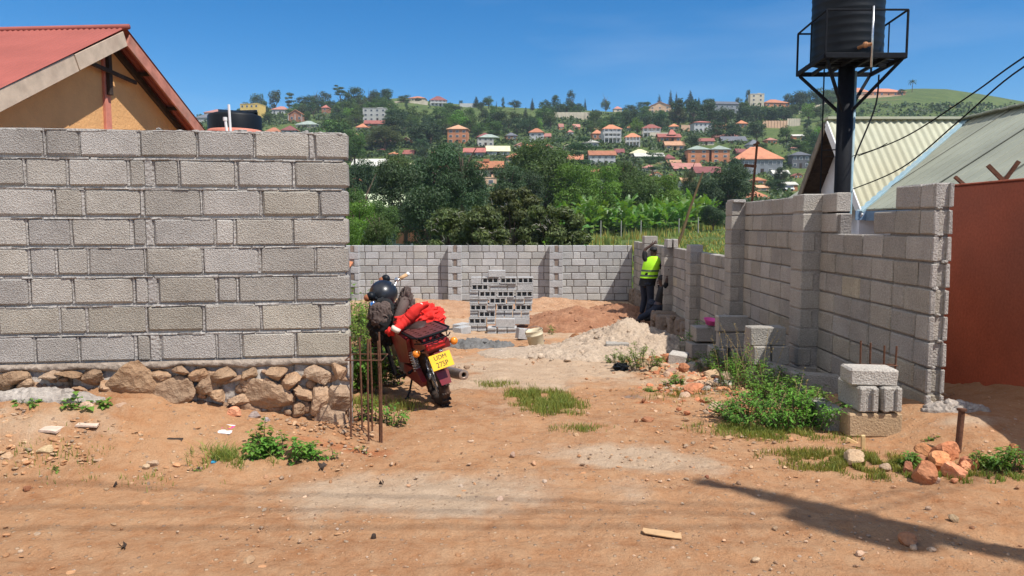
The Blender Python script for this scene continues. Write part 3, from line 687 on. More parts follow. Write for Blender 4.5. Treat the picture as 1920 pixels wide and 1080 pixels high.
for i, (a, b) in enumerate(((235, 338), (340, 412), (415, 500))):      # blocks pulled out at the foot, nearer
    x = at(cx((a + b) / 2), 600, 16.2).x; obj('concrete_block', ME_E, None, (x, 16.25, zg + .08), (0, 0, rs.uniform(-.06, .06)), (1, 1, 1), ('leftmost', 'middle', 'rightmost')[i] + ' of the three blocks standing out at the foot of the tall stack', 'block', STK)
x = at(cx(400), 600, 16.2).x; obj('concrete_block', ME_P, None, (x, 16.2, zg + .08 + .175), (0, 0, -.05), (1.05, 1.1, 1.25), 'pale block laid on the three that stand out at the foot of the stack', 'block', STK)
for i, (a, b, c_) in enumerate(((305, 380, 1), (235, 305, 2), (410, 480, 2), (600, 625, 3))): pass
ME_E2 = header_mesh()
o = obj('concrete_block', ME_P, None, at(867, 602, 15.9), (0, 0, R(62)), (1, 1, 1.1), 'dark sided block lying on the ground just left of the tall stack', 'block', STK); o.location.z = tz(o.location.x, o.location.y) + .07
o = obj('concrete_block', ME_P, None, at(864, 590, 16.4), (0, 0, R(62)), (1, 1, 1.1), 'rear one of the two blocks lying left of the tall stack', 'block', STK); o.location.z = tz(o.location.x, o.location.y) + .11
o = obj('concrete_block', ME_H, None, at(983, 622, 14.2), (R(90), R(8), R(24)), (.75, 1, 1), 'grey block standing on end behind the cream bucket', 'block', STK); o.location.z = tz(o.location.x, o.location.y) + .12
# ---------------------------------------------------------------- blocks lying by the stepped wall
def blk(c, d, rot, label, tone=1.0, m=None, lips=False):
    b = MB(); b.col = (tone, tone, tone * .97); b.box((0, 0, 0), d, None, .012, .004, rs)
    if lips:
        for q in (-d[0] / 2 + .025, d[0] / 2 - .025): b.box((q, -d[1] / 2 - .010, 0), (.046, .022, d[2] - .008), None, .008, .003, rs)
    return b.build('concrete_block', m or M_BLOCKR, None, loc=c, rot=rot, label=label, cat='block', group='loose concrete blocks by the stepped wall')
blk((2.74, 5.62, .095 - .01), (.41, .20, .185), (0, 0, R(1)), 'tan block lowest and widest in the little pile before the stepped wall', .95, block_mat('earthy block', (.36, .25, .15), (.47, .33, .21), .006, 60))
blk((2.50, 5.86, .095 - .01), (.15, .40, .185), (0, 0, R(2)), 'block lying end on at the lower left of the little pile before the stepped wall', .8)
blk((2.685, 5.72, .283), (.145, .40, .19), (0, 0, R(-2)), 'left of two end-on blocks in the middle of the little pile', 1.0, None, True)
blk((2.845, 5.72, .283), (.145, .40, .19), (0, 0, R(3)), 'right of two end-on blocks in the middle of the little pile', 1.0, None, True)
blk((2.74, 5.66, .445), (.355, .21, .125), (R(1), R(1), R(-3)), 'whitish broken-edged block on top of the little pile before the stepped wall', 1.25)
def wblk(px, ytop, D, d, rot, label, tone=.95):
    p = at(px, ytop, D); return blk((p.x, p.y + d[1] / 2, p.z - d[2] / 2), d, (0, 0, R(rot)), label, tone)
wblk(1375, 593, 9.6, (.40, .15, .205), 2, 'topmost block of the shaded pile left of the second buttress')
wblk(1378, 624, 9.6, (.41, .15, .205), -2, 'middle block of the shaded pile left of the second buttress')
wblk(1352, 655, 9.5, (.15, .40, .2), 0, 'low end-on block at the left of the shaded pile', .9); wblk(1385, 655, 9.5, (.15, .40, .2), 0, 'low end-on block in the middle of the shaded pile', .85); wblk(1404, 655, 9.6, (.15, .40, .2), 0, 'low end-on block at the right of the shaded pile', .8)
wblk(1441, 614, 8.15, (.40, .2, .205), 1, 'brownish block lying long side out against the nearest buttress', .9)
wblk(1430, 650, 8.1, (.19, .38, .205), 0, 'bluish end-on block under the brownish one, on its left', .9); wblk(1465, 650, 8.1, (.19, .38, .205), 0, 'end-on block under the brownish one, on its right', .95)
wblk(1430, 686, 8.2, (.19, .38, .21), 0, 'buried block at the very bottom of the buttress pile', .8); wblk(1465, 686, 8.2, (.19, .38, .2), 0, 'buried block beside the weeds at the foot of the nearest buttress', .8)
wblk(1325, 614, 10.6, (.32, .3, .21), 3, 'shaded block with the pink bowl on it', .9); wblk(1320, 645, 10.6, (.38, .3, .21), 3, 'shaded block underneath the one with the pink bowl', .85)
blk(atz(1468, 705, -.05), (.40, .19, .2), (R(8), R(14), R(-20)), 'cement smeared block tipped over in the weeds', .9); blk(atz(1528, 718, -.03), (.46, .22, .2), (R(-4), R(2), R(-12)), 'long shaded block lying in the weeds against the stepped wall', .95)
p = on_ground(1158, 664); blk((p.x, p.y + .05, p.z + .08), (.36, .18, .19), (0, 0, R(-5)), 'grey block half sunk in the foot of the sand heap', 1.0)
p = on_ground(1238, 660); blk((p.x, p.y, p.z + .06), (.42, .30, .05), (R(4), R(3), R(-12)), 'flat pale slab lying behind the low weeds at the sand heap', 1.5)
p = on_ground(1272, 682); blk((p.x, p.y, p.z + .07), (.24, .34, .16), (0, R(6), R(-20)), 'pale block half buried among the red rubble', 1.3)
p = on_ground(1332, 690); blk((p.x - .05, p.y, p.z + .05), (.16, .2, .12), (R(9), 0, R(30)), 'broken grey chunk in the shade right of the rubble', .8)
# ================================================================ houses on the hillside
def roofmat(name, c, k=.12, sc=1.5): return mat(name, c, .75, k, sc, .03, 6, objvar=.24, dirt=tuple(q * .72 for q in c))
RM = {'orange': roofmat('orange tiles', (.43, .175, .095)), 'red': roofmat('red sheet roof', (.33, .115, .09)), 'pink': roofmat('faded red roof', (.42, .19, .15)),
      'maroon': roofmat('maroon roof', (.19, .065, .06)), 'grey': roofmat('grey green roof', (.25, .29, .25)), 'dark': roofmat('dark grey roof', (.12, .125, .14)),
      'cream': roofmat('cream roof', (.54, .48, .31)), 'white': roofmat('pale roof', (.50, .48, .42)), 'peach': roofmat('peach roof', (.56, .31, .18)), 'rust': roofmat('old brown tiles', (.42, .17, .085)), 'gcream': roofmat('green cream sheet', (.50, .56, .36), .06), 'blue': roofmat('blue sheet', (.22, .42, .55))}
def wmat(name, c): return mat(name, c, .85, .08, .6, .01, 4, dirt=tuple(q * .8 for q in c))
WM = {'cream': wmat('cream render', (.58, .50, .38)), 'white': wmat('white render', (.46, .46, .45)), 'brick': wmat('orange brick', (.48, .20, .10)), 'yellow': wmat('yellow render', (.66, .45, .13)), 'grey': wmat('grey render', (.24, .25, .27)),
      'brown': wmat('brown brick', (.33, .15, .09)), 'peach': wmat('peach render', (.62, .40, .26)), 'lgrey': wmat('light grey concrete', (.42, .41, .38)), 'green': wmat('pale green render', (.30, .38, .32)), 'dgrey': wmat('dark block', (.12, .12, .13))}
M_GLASS = mat('dark window glass', (.075, .08, .09), .15, .2, 2, spec=.6)
M_FRAME = mat('pale window frame', (.55, .55, .53), .6, .1, 3)
HOUSES = []        # name, px, py_top, py_bottom, w_px, D
def house(what, label, x0, x1, ytop, ybot, roof='hip', rc='orange', wc='cream', rfrac=.4, storeys=1, nwin=3, yaw=0, D=None, cat='house', cols=0, chimney=False, depth=.8, door=True, over=.5, name='house'):
    """x0..x1 overall roof span in the photo, ytop ridge, ybot foot of the wall (photo pixels)"""
    px = (x0 + x1) / 2; p = on_ground(px, ybot) if D is None else Vector((at(px, ybot, D)))
    if D is None: D = p.y
    else: p.z = at(px, ybot, D).z
    Wd = (x1 - x0) / F * D; H = (ybot - ytop) / F * D; zg = p.z
    if roof == 'flat': rh = 0
    else: rh = H * rfrac
    wh = H - rh; ov = min(over, Wd * .06) if roof != 'flat' else 0
    w = Wd - 2 * ov; d = min(max(w * depth, 5), 16); dz = min(tz(p.x - w / 2, D + 1), tz(p.x + w / 2, D + 1), zg) - 3
    HOUSES.append((what, px, ytop, ybot, x1 - x0, D, Wd))
    t = thing(name, label, cat, (p.x, D + d / 2, zg), (0, 0, R(yaw)))
    b = MB(); b.box((0, 0, (wh + dz - zg) / 2), (w, d, wh - (dz - zg)))
    if roof == 'flat':
        b.box((0, 0, wh + .15), (w + .3, d + .3, .3)); b.box((w * .2, 0, wh + .7), (w * .25, d * .3, .8))
    b.build('wall', WM[wc], t)
    W2, D2 = w / 2 + ov, d / 2 + ov; r = MB()
    if roof == 'hip':
        k = max(0.001, W2 - D2 * 1.0) if W2 > D2 else 0.001; kx = min(k, W2 * .6)
        e_ = .18
        V = [(-W2, -D2, wh - .05), (W2, -D2, wh - .05), (W2, D2, wh - .05), (-W2, D2, wh - .05), (-W2, -D2, wh + e_), (W2, -D2, wh + e_), (W2, D2, wh + e_), (-W2, D2, wh + e_), (-kx, 0, H), (kx, 0, H)]
        r.add(V, [(3, 2, 1, 0), (0, 1, 5, 4), (1, 2, 6, 5), (2, 3, 7, 6), (3, 0, 4, 7), (4, 5, 9, 8), (5, 6, 9), (6, 7, 8, 9), (7, 4, 8)])
    elif roof == 'pyr':
        V = [(-W2, -D2, wh - .05), (W2, -D2, wh - .05), (W2, D2, wh - .05), (-W2, D2, wh - .05), (-W2, -D2, wh + .18), (W2, -D2, wh + .18), (W2, D2, wh + .18), (-W2, D2, wh + .18), (0, 0, H)]
        r.add(V, [(3, 2, 1, 0), (0, 1, 5, 4), (1, 2, 6, 5), (2, 3, 7, 6), (3, 0, 4, 7), (4, 5, 8), (5, 6, 8), (6, 7, 8), (7, 4, 8)])
    elif roof in ('gable', 'gablef'):
        if roof == 'gable':   # ridge along x
            q = [(-W2, -D2, wh), (-W2, 0, H), (-W2, D2, wh)]; r.prism([(a, b_, c - .02) for a, b_, c in q] + [(-W2, D2 * .98, wh - .2), (-W2, 0, H - .25), (-W2, -D2 * .98, wh - .2)], (2 * W2, 0, 0))
            g = MB(); g.prism([(-w / 2, -d / 2, wh), (-w / 2, 0, H - .25), (-w / 2, d / 2, wh)], (w, 0, 0)); g.build('gable', WM[wc], t)
        else:                 # ridge towards the viewer
            r.prism([(-W2, -D2, wh), (0, -D2, H), (W2, -D2, wh), (W2 * .98, -D2, wh - .25), (0, -D2, H - .3), (-W2 * .98, -D2, wh - .25)], (0, 2 * D2, 0))
            g = MB(); g.prism([(-w / 2, -d / 2, wh), (0, -d / 2, H - .25), (w / 2, -d / 2, wh)], (0, d, 0)); g.build('gable', WM[wc], t)
    if roof != 'flat':
        ro = r.build('roof', RM[rc], t)
        if chimney: c = MB(); c.box((-w * .1, -d * .1, H + .2), (w * .22, .8, .9)); c.build('chimney', RM[rc], ro)
    sh = wh / storeys; ww = min(1.2, w / max(nwin, 1) * .42); whh = min(1.3, sh * .40)
    for st in range(storeys):
        for i in range(nwin):
            x = -w / 2 + w * (i + .5) / nwin
            if st == 0 and door and i == nwin // 2 and storeys * nwin > 2:
                dd = MB(); dd.box((x, -d / 2 - .03, min(2.2, sh * .8) / 2), (min(1.1, ww), .06, min(2.2, sh * .8))); dd.build('door', M_DARKWOOD, t); continue
            zc = sh * (st + .55)
            f = MB(); f.box((x, -d / 2 - .04, zc), (ww + .2, .08, whh + .2)); fo_ = f.build('window', M_FRAME, t)
            g = MB(); g.box((x, -d / 2 - .09, zc), (ww, .03, whh)); g.box
            g.build('pane', M_GLASS, fo_)
        if storeys > 1 and st and cols:
            bb = MB(); bb.box((0, -d / 2 - .75, sh * st), (w * .9, 1.4, .18)); bb.box((0, -d / 2 - 1.40, sh * st + .55), (w * .9, .08, .7)); bb.build('balcony', WM['white'], t)
    for i in range(cols):
        c = MB(); x = -w * .45 + w * .9 * i / max(cols - 1, 1); c.lathe([(.22, 0), (.18, .3), (.18, wh)], 10, (x, -d / 2 - 1.35, 0)); c.build('column', WM['white'], t)
    return t
HL = [
 ('green tin annex','white walled house with dark grey hip roof beside the red gable of the near house', 364, 408, 211, 230, 'hip', 'dark', 'white', .55, 1, 3),
 ('coral roof','brown house under a wide coral roof behind the black water tank lid', 382, 426, 203, 220, 'hip', 'pink', 'brick', .5, 1, 2),
 ('yellow block','three storey yellow block of flats near the left ridge', 452, 488, 196, 222, 'flat', 'white', 'yellow', 0, 3, 4),
 ('pink roof white house','white house under a faded pink roof right of the yellow flats', 508, 542, 198, 214, 'hip', 'pink', 'white', .5, 1, 3),
 ('brown gabled house','brown double gabled house with pillars above the grey green roof', 539, 570, 206, 229, 'gablef', 'rust', 'brown', .42, 1, 2),
 ('grey green roof','low house with wide grey green hip roof below the brown gabled house', 554, 596, 225, 240, 'hip', 'grey', 'cream', .6, 1, 3),
 ('purple roof','pale house with dark purple hip roof just over the near wall', 526, 557, 234, 252, 'pyr', 'maroon', 'white', .6, 1, 2),
 ('orange roof left','orange roofed house just over the near wall, left of the purple roof', 495, 527, 238, 252, 'hip', 'orange', 'cream', .7, 1, 2),
 ('red brown house','tall red brown house half hidden in the trees of the left ridge', 603, 617, 196, 215, 'hip', 'red', 'brown', .35, 2, 1),
 ('concrete frame','unfinished grey white three storey building with open bays and flat top', 681, 724, 204, 228, 'flat', 'white', 'lgrey', 0, 3, 4),
 ('long red roof','long low red roof in front of the grey three storey building', 681, 720, 224, 238, 'gable', 'red', 'brown', .6, 1, 2),
 ('small orange hip','small orange hipped house left below the long red roof', 667, 690, 231, 245, 'hip', 'orange', 'cream', .6, 1, 2),
 ('cream gable','cream gabled cottage at the edge of the near wall top', 661, 675, 250, 264, 'gablef', 'peach', 'cream', .5, 1, 1),
 ('ridge mansion','white columned mansion with maroon hip roof standing on the ridge', 804, 837, 179, 199, 'hip', 'maroon', 'white', .48, 2, 4),
 ('ridge orange','low orange roof with cream yard wall on the ridge left of the mansion', 766, 798, 179, 190, 'hip', 'orange', 'cream', .5, 1, 2),
 ('tall brick house','tall three storey orange brick house with tan hip roof', 838, 879, 233, 269, 'pyr', 'peach', 'brick', .28, 3, 3),
 ('maroon two storey','two storey house with maroon roof over a grey green porch roof', 892, 926, 248, 274, 'pyr', 'maroon', 'lgrey', .38, 2, 3),
 ('cream roof house','long cream roofed house with a dark open gable', 910, 956, 272, 291, 'gable', 'cream', 'white', .62, 1, 3),
 ('red roof white gable','white house under a bright red gable roof left of the cream roof', 868, 911, 276, 294, 'gable', 'red', 'white', .55, 1, 3),
 ('orange behind tree','orange roof partly behind the big tree, below the cream roof', 949, 980, 287, 304, 'hip', 'orange', 'peach', .5, 1, 2),
 ('old tile house','large old orange tiled house with white edged gables in mid valley', 889, 945, 301, 334, 'gable', 'rust', 'cream', .5, 1, 4),
 ('beige yard house','small beige walled outbuilding below the old tiled house', 909, 930, 334, 350, 'flat', 'white', 'peach', 0, 1, 1),
 ('pale flat roof','pale flat grey roofed long building just past the near wall end', 658, 727, 296, 318, 'gable', 'white', 'lgrey', .75, 1, 4),
 ('white shed valley','white shed with terracotta roof edge in the valley', 716, 746, 333, 352, 'gable', 'rust', 'white', .5, 1, 2),
 ('red peek','small red roof peeking out between the valley trees', 755, 777, 280, 293, 'gable', 'red', 'brick', .7, 1, 1),
 ('orange white left mid','orange hipped white house left of the middle of the slope', 992, 1021, 240, 266, 'hip', 'orange', 'white', .35, 2, 2),
 ('tiny red one','small coral roof at the foot of the stepped beige wall, left', 1047, 1057, 231, 243, 'gable', 'pink', 'brick', .6, 1, 1),
 ('tiny red two','small coral roof at the foot of the stepped beige wall, right', 1074, 1088, 232, 243, 'gable', 'pink', 'brick', .6, 1, 1),
 ('tiny pink cottage','small pink roofed white cottage between two coral roofs', 1063, 1075, 242, 254, 'hip', 'pink', 'white', .5, 1, 1),
 ('low coral row','low coral roof right of the orange hipped white house', 1020, 1034, 249, 262, 'gable', 'pink', 'brick', .55, 1, 1),
 ('large orange villa','large two storey villa with orange roof and white side tower', 1128, 1166, 233, 268, 'hip', 'orange', 'white', .28, 3, 3),
 ('villa annex','lower orange roofed annex left of the large villa', 1109, 1131, 242, 262, 'hip', 'orange', 'brown', .45, 1, 2),
 ('red balcony house','red hipped house with arched balcony above a stone terrace', 1204, 1241, 232, 258, 'hip', 'red', 'cream', .36, 2, 3),
 ('cream balcony house','cream two storey house with orange hip roof and white balcony', 1172, 1203, 249, 276, 'hip', 'orange', 'cream', .34, 2, 3),
 ('long red compound','long red roofed compound below the red balcony house', 1234, 1278, 249, 266, 'gable', 'red', 'brick', .5, 1, 4),
 ('peach gable','peach coloured gable roofed house in the middle of the slope', 1247, 1285, 264, 282, 'gable', 'peach', 'peach', .5, 1, 3),
 ('pale blue hip','white house with pale grey hip roof right of the flat topped tree', 1093, 1123, 261, 276, 'hip', 'white', 'white', .45, 1, 2),
 ('white long house','long bright white house with vivid orange roof', 1104, 1156, 281, 308, 'gable', 'orange', 'white', .38, 2, 4),
 ('orange annex','orange roofed lower wing left of the long white house', 1064, 1095, 289, 307, 'gable', 'orange', 'white', .6, 1, 2),
 ('dark red small','small dark red roof right behind the long white house', 1153, 1172, 278, 292, 'gable', 'maroon', 'brown', .6, 1, 1),
 ('cream low roofs','wide low cream roof right of the long white house', 1182, 1221, 279, 294, 'hip', 'cream', 'cream', .6, 1, 3),
 ('white low roof','wide low whitish roof in front of the cream one', 1191, 1247, 285, 299, 'gable', 'white', 'cream', .6, 1, 3),
 ('dark red cabin','small dark red pyramid roofed cabin left of the twin blocks', 1244, 1267, 288, 302, 'pyr', 'maroon', 'brown', .7, 1, 1),
 ('beige strip','beige low shed with cream roof below the dark red cabin', 1252, 1279, 299, 309, 'gable', 'peach', 'peach', .6, 1, 1),
 ('long pink roof','very long salmon roof across the lower slope', 1261, 1318, 304, 321, 'gable', 'pink', 'brown', .75, 1, 4),
 ('orange low','low orange roof among trees above the banana grove', 1205, 1233, 308, 321, 'hip', 'pink', 'cream', .55, 1, 2),
 ('white house bananas','white house with orange gable roof right behind the banana grove', 1277, 1302, 332, 356, 'gable', 'peach', 'white', .4, 1, 1),
 ('white two storey','white two storey house with red roof under the dark pines', 1299, 1336, 226, 248, 'hip', 'red', 'white', .2, 2, 4),
 ('ridge peach house','peach gabled house with orange roof in front of the ridge pines', 1217, 1260, 191, 211, 'gablef', 'orange', 'peach', .45, 2, 3),
 ('ridge grey house','grey many gabled mansion on the ridge', 1336, 1386, 188, 214, 'gable', 'dark', 'grey', .3, 2, 5),
 ('ridge tower','cream flat topped tower house on the ridge', 1408, 1433, 177, 199, 'flat', 'white', 'cream', 0, 3, 2),
 ('ridge long orange','long orange hip roof on the ridge right of the cream tower house', 1431, 1480, 184, 201, 'hip', 'orange', 'brick', .55, 1, 4),
 ('twin block left','left one of two joined brown brick blocks with grey green pyramid roofs', 1288, 1332, 272, 306, 'pyr', 'grey', 'brick', .27, 3, 2),
 ('twin block right','right one of two joined brown brick blocks with grey green pyramid roofs', 1332, 1370, 272, 306, 'pyr', 'grey', 'brick', .27, 3, 2),
 ('maroon long','long dull maroon roof below the twin brick blocks', 1303, 1355, 311, 330, 'gable', 'maroon', 'brown', .7, 1, 3),
 ('big orange grey','very large grey block with tiered orange hip roof', 1380, 1472, 273, 328, 'hip', 'orange', 'grey', .48, 2, 6),
 ('red pair','red double roof above the twin brick blocks', 1309, 1341, 258, 272, 'gable', 'red', 'cream', .5, 1, 3),
 ('grey tin','wide grey tin roofed sheds below the cream retaining wall', 1355, 1402, 254, 268, 'gable', 'dark', 'brown', .75, 1, 3),
 ('pink slab roof','low salmon roof left of the wide grey tin sheds', 1341, 1388, 250, 262, 'gable', 'pink', 'brick', .6, 1, 2),
 ('grey hip small','dark grey hip roof house behind the very large orange roof', 1402, 1429, 261, 280, 'hip', 'dark', 'lgrey', .6, 1, 2),
 ('maroon bit','small maroon roof left behind the very large orange roof', 1380, 1402, 278, 292, 'gable', 'maroon', 'brown', .6, 1, 1),
 ('dark block right','dark unfinished block house at the edge of the white gabled building', 1484, 1520, 284, 316, 'hip', 'dark', 'dgrey', .25, 2, 3),
 ('small shed hill','small tin shed on the green slope below the retaining wall', 1487, 1508, 251, 261, 'gable', 'white', 'brick', .4, 1, 1),
 ('orange roof low right','orange hip roof just above the stepped wall, left of the rusty pole', 1398, 1446, 357, 376, 'hip', 'orange', 'peach', .8, 1, 2),
 ('beige cube','beige little house above the low orange hip roof', 1420, 1445, 346, 358, 'gable', 'peach', 'peach', .5, 1, 1),
 ('brick hut','brick hut with orange roof behind the rusty pole', 1413, 1436, 331, 347, 'hip', 'rust', 'brick', .5, 1, 1),
 ('red shed right','red brick shed with pale lean-to roof beside the white car', 1468, 1497, 340, 358, 'gable', 'white', 'brick', .35, 1, 1),
 ('pale roof far right','pale tin roof right above the white car', 1450, 1482, 318, 334, 'gable', 'white', 'lgrey', .5, 1, 2),
 ('hilltop orange one','wide orange roof on the bare hilltop, left behind the tank pole', 1597, 1632, 163, 180, 'hip', 'orange', 'cream', .6, 1, 3),
 ('hilltop orange two','long orange roofed compound on the bare hilltop right of the tank pole', 1632, 1698, 163, 181, 'hip', 'orange', 'brick', .55, 1, 5),
 ('hilltop red left','reddish house among palms left of the tank pole on the hilltop', 1514, 1541, 170, 186, 'hip', 'red', 'brown', .4, 1, 2),
 ('peach bit','peach gabled roof edge between the mango trees and the banana grove', 998, 1026, 366, 384, 'gable', 'peach', 'cream', .7, 1, 2),
 ('orange bit','orange peaked roof showing above the near wall end, in the left trees', 655, 678, 333, 350, 'gablef', 'rust', 'brick', .5, 1, 1),
 ('ridge orange mid','orange roof hidden in ridge trees above the large villa', 1108, 1120, 191, 205, 'hip', 'peach', 'cream', .4, 1, 1),
 ('ridge long low','long low pinkish roof on the middle of the ridge', 1150, 1167, 199, 210, 'hip', 'pink', 'cream', .5, 1, 1),
]
for h in HL:
    (what, lab, x0, x1, yt, yb, rf_, rc, wc, fr, st, nw) = h
    big = x1 - x0 > 30
    house(what, lab, x0, x1, yt, yb, rf_, rc, wc, fr, st, nw, yaw=((hash_ := (x0 * 7 + yt * 13) % 17) - 8) * .9, cols=(5 if what in ('ridge mansion', 'red balcony house', 'cream balcony house', 'large orange villa') else (3 if what in ('brown gabled house',) else 0)), chimney=(what == 'old tile house'))
# second tier of the very large roof and the villa porch are shapes of their own houses
def addroof(owner_label, c, d, rc, z):
    t = [o for o in bpy.data.objects if o.get('label') == owner_label][0]
    W2, D2 = d[0] / 2, d[1] / 2; r = MB()
    r.add([(c[0] - W2, c[1] - D2, z), (c[0] + W2, c[1] - D2, z), (c[0] + W2, c[1] + D2, z), (c[0] - W2, c[1] + D2, z), (c[0] - W2 * .25, c[1], z + d[2]), (c[0] + W2 * .25, c[1], z + d[2])], [(3, 2, 1, 0), (0, 1, 5, 4), (1, 2, 5), (2, 3, 4, 5), (3, 0, 4)])
    r.build('porch_roof', RM[rc], t)
def hl(what): return [h[1] for h in HL if h[0] == what][0]
addroof(hl('maroon two storey'), (1, -8, 0), (9.5, 5, 1.6), 'grey', 3.0)
addroof(hl('long red compound'), (0, -7, 0), (4, 5, 2.6), 'red', 2.6)
addroof(hl('old tile house'), (2.6, -6, 0), (5.5, 6, 2.6), 'rust', 3.1)
# the green cream house below the dark trees, nearer
gh = house('green gable house', 'green walled house with cream green ribbed roof and brick base, nearest house in the valley', 655, 770, 362, 424, 'gable', 'gcream', 'green', .45, 1, 3, 0, D=74, depth=.5)
b = MB(); b.box((3.2, -3.2, -.5), (3.0, .3, 2.4)); b.build('brick_base', M_RED_PLASTER if False else WM['brick'], gh)
# smaller houses only partly seen between the trees
xr_ = random.Random(64); EX = 0; tr_ = 0; WN = {'hip': 'hipped', 'gable': 'long gabled', 'gablef': 'gabled', 'pyr': 'pyramid roofed'}
while EX < 34 and tr_ < 3000:
    tr_ += 1; x = xr_.uniform(1000, 1500) if xr_.random() < .72 else xr_.uniform(668, 1000); y = xr_.uniform(238, 338); w = xr_.uniform(13, 24); h = w * xr_.uniform(.45, .75)
    if x < 1000 and not (255 < y < 345): continue
    if x > 1400 and y < 262: continue
    if any(abs(x - q[1]) < (w + q[4]) * .5 + 3 and y - h < q[3] + 1 and q[2] < y + 2 for q in HOUSES): continue
    D_ = on_ground(x, y).y
    if D_ < 190 or any(abs((x - q[1]) / F * D_) < (q[6] + w / F * D_) / 2 + 1 and abs(D_ - q[5]) < 16 for q in HOUSES): continue
    rt = xr_.choice(['hip', 'gable', 'gablef', 'pyr']); rc_k = xr_.choice(['orange', 'rust', 'pink', 'red', 'peach', 'orange', 'maroon', 'dark', 'cream']); wc_k = xr_.choice(['cream', 'peach', 'brown', 'lgrey', 'brick', 'white'])
    nb_ = min([q for q in HOUSES if len(q[0].split()) < 5], key=lambda q: abs(q[1] - x) + 1.5 * abs(q[3] - y)); rel_ = 'right of' if x > nb_[1] + 4 else ('left of' if x < nb_[1] - 4 else 'near')
    lb_ = ' '.join(f"small {WN[rt]} house with {rc_k} coloured roof {rel_} the {nb_[0]}".split()[:15])
    if any(o_.get('label') == lb_ for o_ in bpy.data.objects): continue
    house('extra house number', lb_, x - w / 2, x + w / 2, y - h, y, rt, rc_k, wc_k, .5, 1, 2, yaw=xr_.uniform(-25, 25)); EX += 1
    HOUSES[-1] = (HOUSES[-1][0] + ' that is filler',) + HOUSES[-1][1:]
# retaining walls and yard walls
def yardwall(label, x0, x1, yt, yb, c, name='retaining_wall', panels=0):
    p0 = on_ground(x0, yb); p1 = on_ground(x1, yb); D = (p0.y + p1.y) / 2; a = at(x0, yb, D); b_ = at(x1, yb, D); h = (yb - yt) / F * D
    m = MB(); m.box((0, 0, h / 2 - 1.5), ((b_ - a).length, .5, h + 3))
    if panels:
        n_ = panels; L_ = (b_ - a).length
        for i in range(n_ + 1): m.box((-L_ / 2 + L_ * i / n_, -.35, h / 2 - 1.2), (.4, .25, h + 2.6))
    t = obj(name, m.mesh(name, c), None, (a + b_) / 2, label=label, cat='wall'); HOUSES.append((label, (x0 + x1) / 2, yt, yb, x1 - x0, D, (b_ - a).length)); return t
yardwall('long stepped beige stone retaining wall below the ridge trees', 1040, 1104, 211, 224, WM['cream'], panels=9)
yardwall('tan stone terrace wall under the red balcony house', 1218, 1262, 249, 259, WM['cream'])
yardwall('beige panelled retaining wall over red earth on the right slope', 1430, 1475, 227, 240, WM['peach'], panels=8)
yardwall('paler upper stretch of the panelled retaining wall', 1476, 1499, 223, 236, WM['cream'], panels=5)
yardwall('white yard wall along the ridge right of the mansion', 862, 895, 194, 201, WM['white'], 'yard_wall')
yardwall('cream yard wall along the ridge left of the mansion', 740, 802, 190, 195, WM['cream'], 'yard_wall')
yardwall('beige yard wall above the hilltop slope under the orange compound', 1575, 1690, 179, 185, WM['peach'], 'yard_wall')
yardwall('tan earth wall between the red balcony house and the white house', 1277, 1299, 235, 245, WM['peach'], 'yard_wall')
# boundary wall stepping down the green hillside left of the tank tower
st = MB(); pp = None
for i in range(14):
    t = i / 13; q = on_ground(1498 + 60 * t, 214 - 24 * t); 
    if pp is not None:
        c = (pp + q) / 2; L_ = (q - pp).length; st.box(c + Vector((0, 0, 0)), (L_ * 1.05, .4, 3.2), Euler((0, 0, math.atan2(q.y - pp.y, q.x - pp.x))))
    pp = q
st.build('boundary_wall', WM['cream'], label='cream wall climbing the green hillside in steps left of the tank tower', cat='wall')
# white car among the houses
def small_car(px, py, col, label):
    p = on_ground(px, py); t = thing('parked_car', label, 'car', p, (0, 0, R(8)))
    b = MB(); b.box((0, 0, .62), (4.2, 1.7, .6), None, .15); b.build('body', col, t)
    c = MB(); c.prism([(-1.4, -.75, .92), (1.2, -.75, .92), (.7, -.7, 1.45), (-1.1, -.7, 1.45)], (0, 1.5, 0)); c.build('cabin', M_GLASS, t)
    r = MB(); r.box((-.2, .02, 1.47), (1.8, 1.4, .05)); r.build('roof', col, t)
    for x in (-1.3, 1.3):
        for y in (-.8, .8): w = MB(); w.tube([(x, y - .1, .33), (x, y + .1, .33)], .33, 12); w.build('wheel', M_BLACK, t)
small_car(1473, 359, M_WHITE, 'white car parked beside the red brick shed')
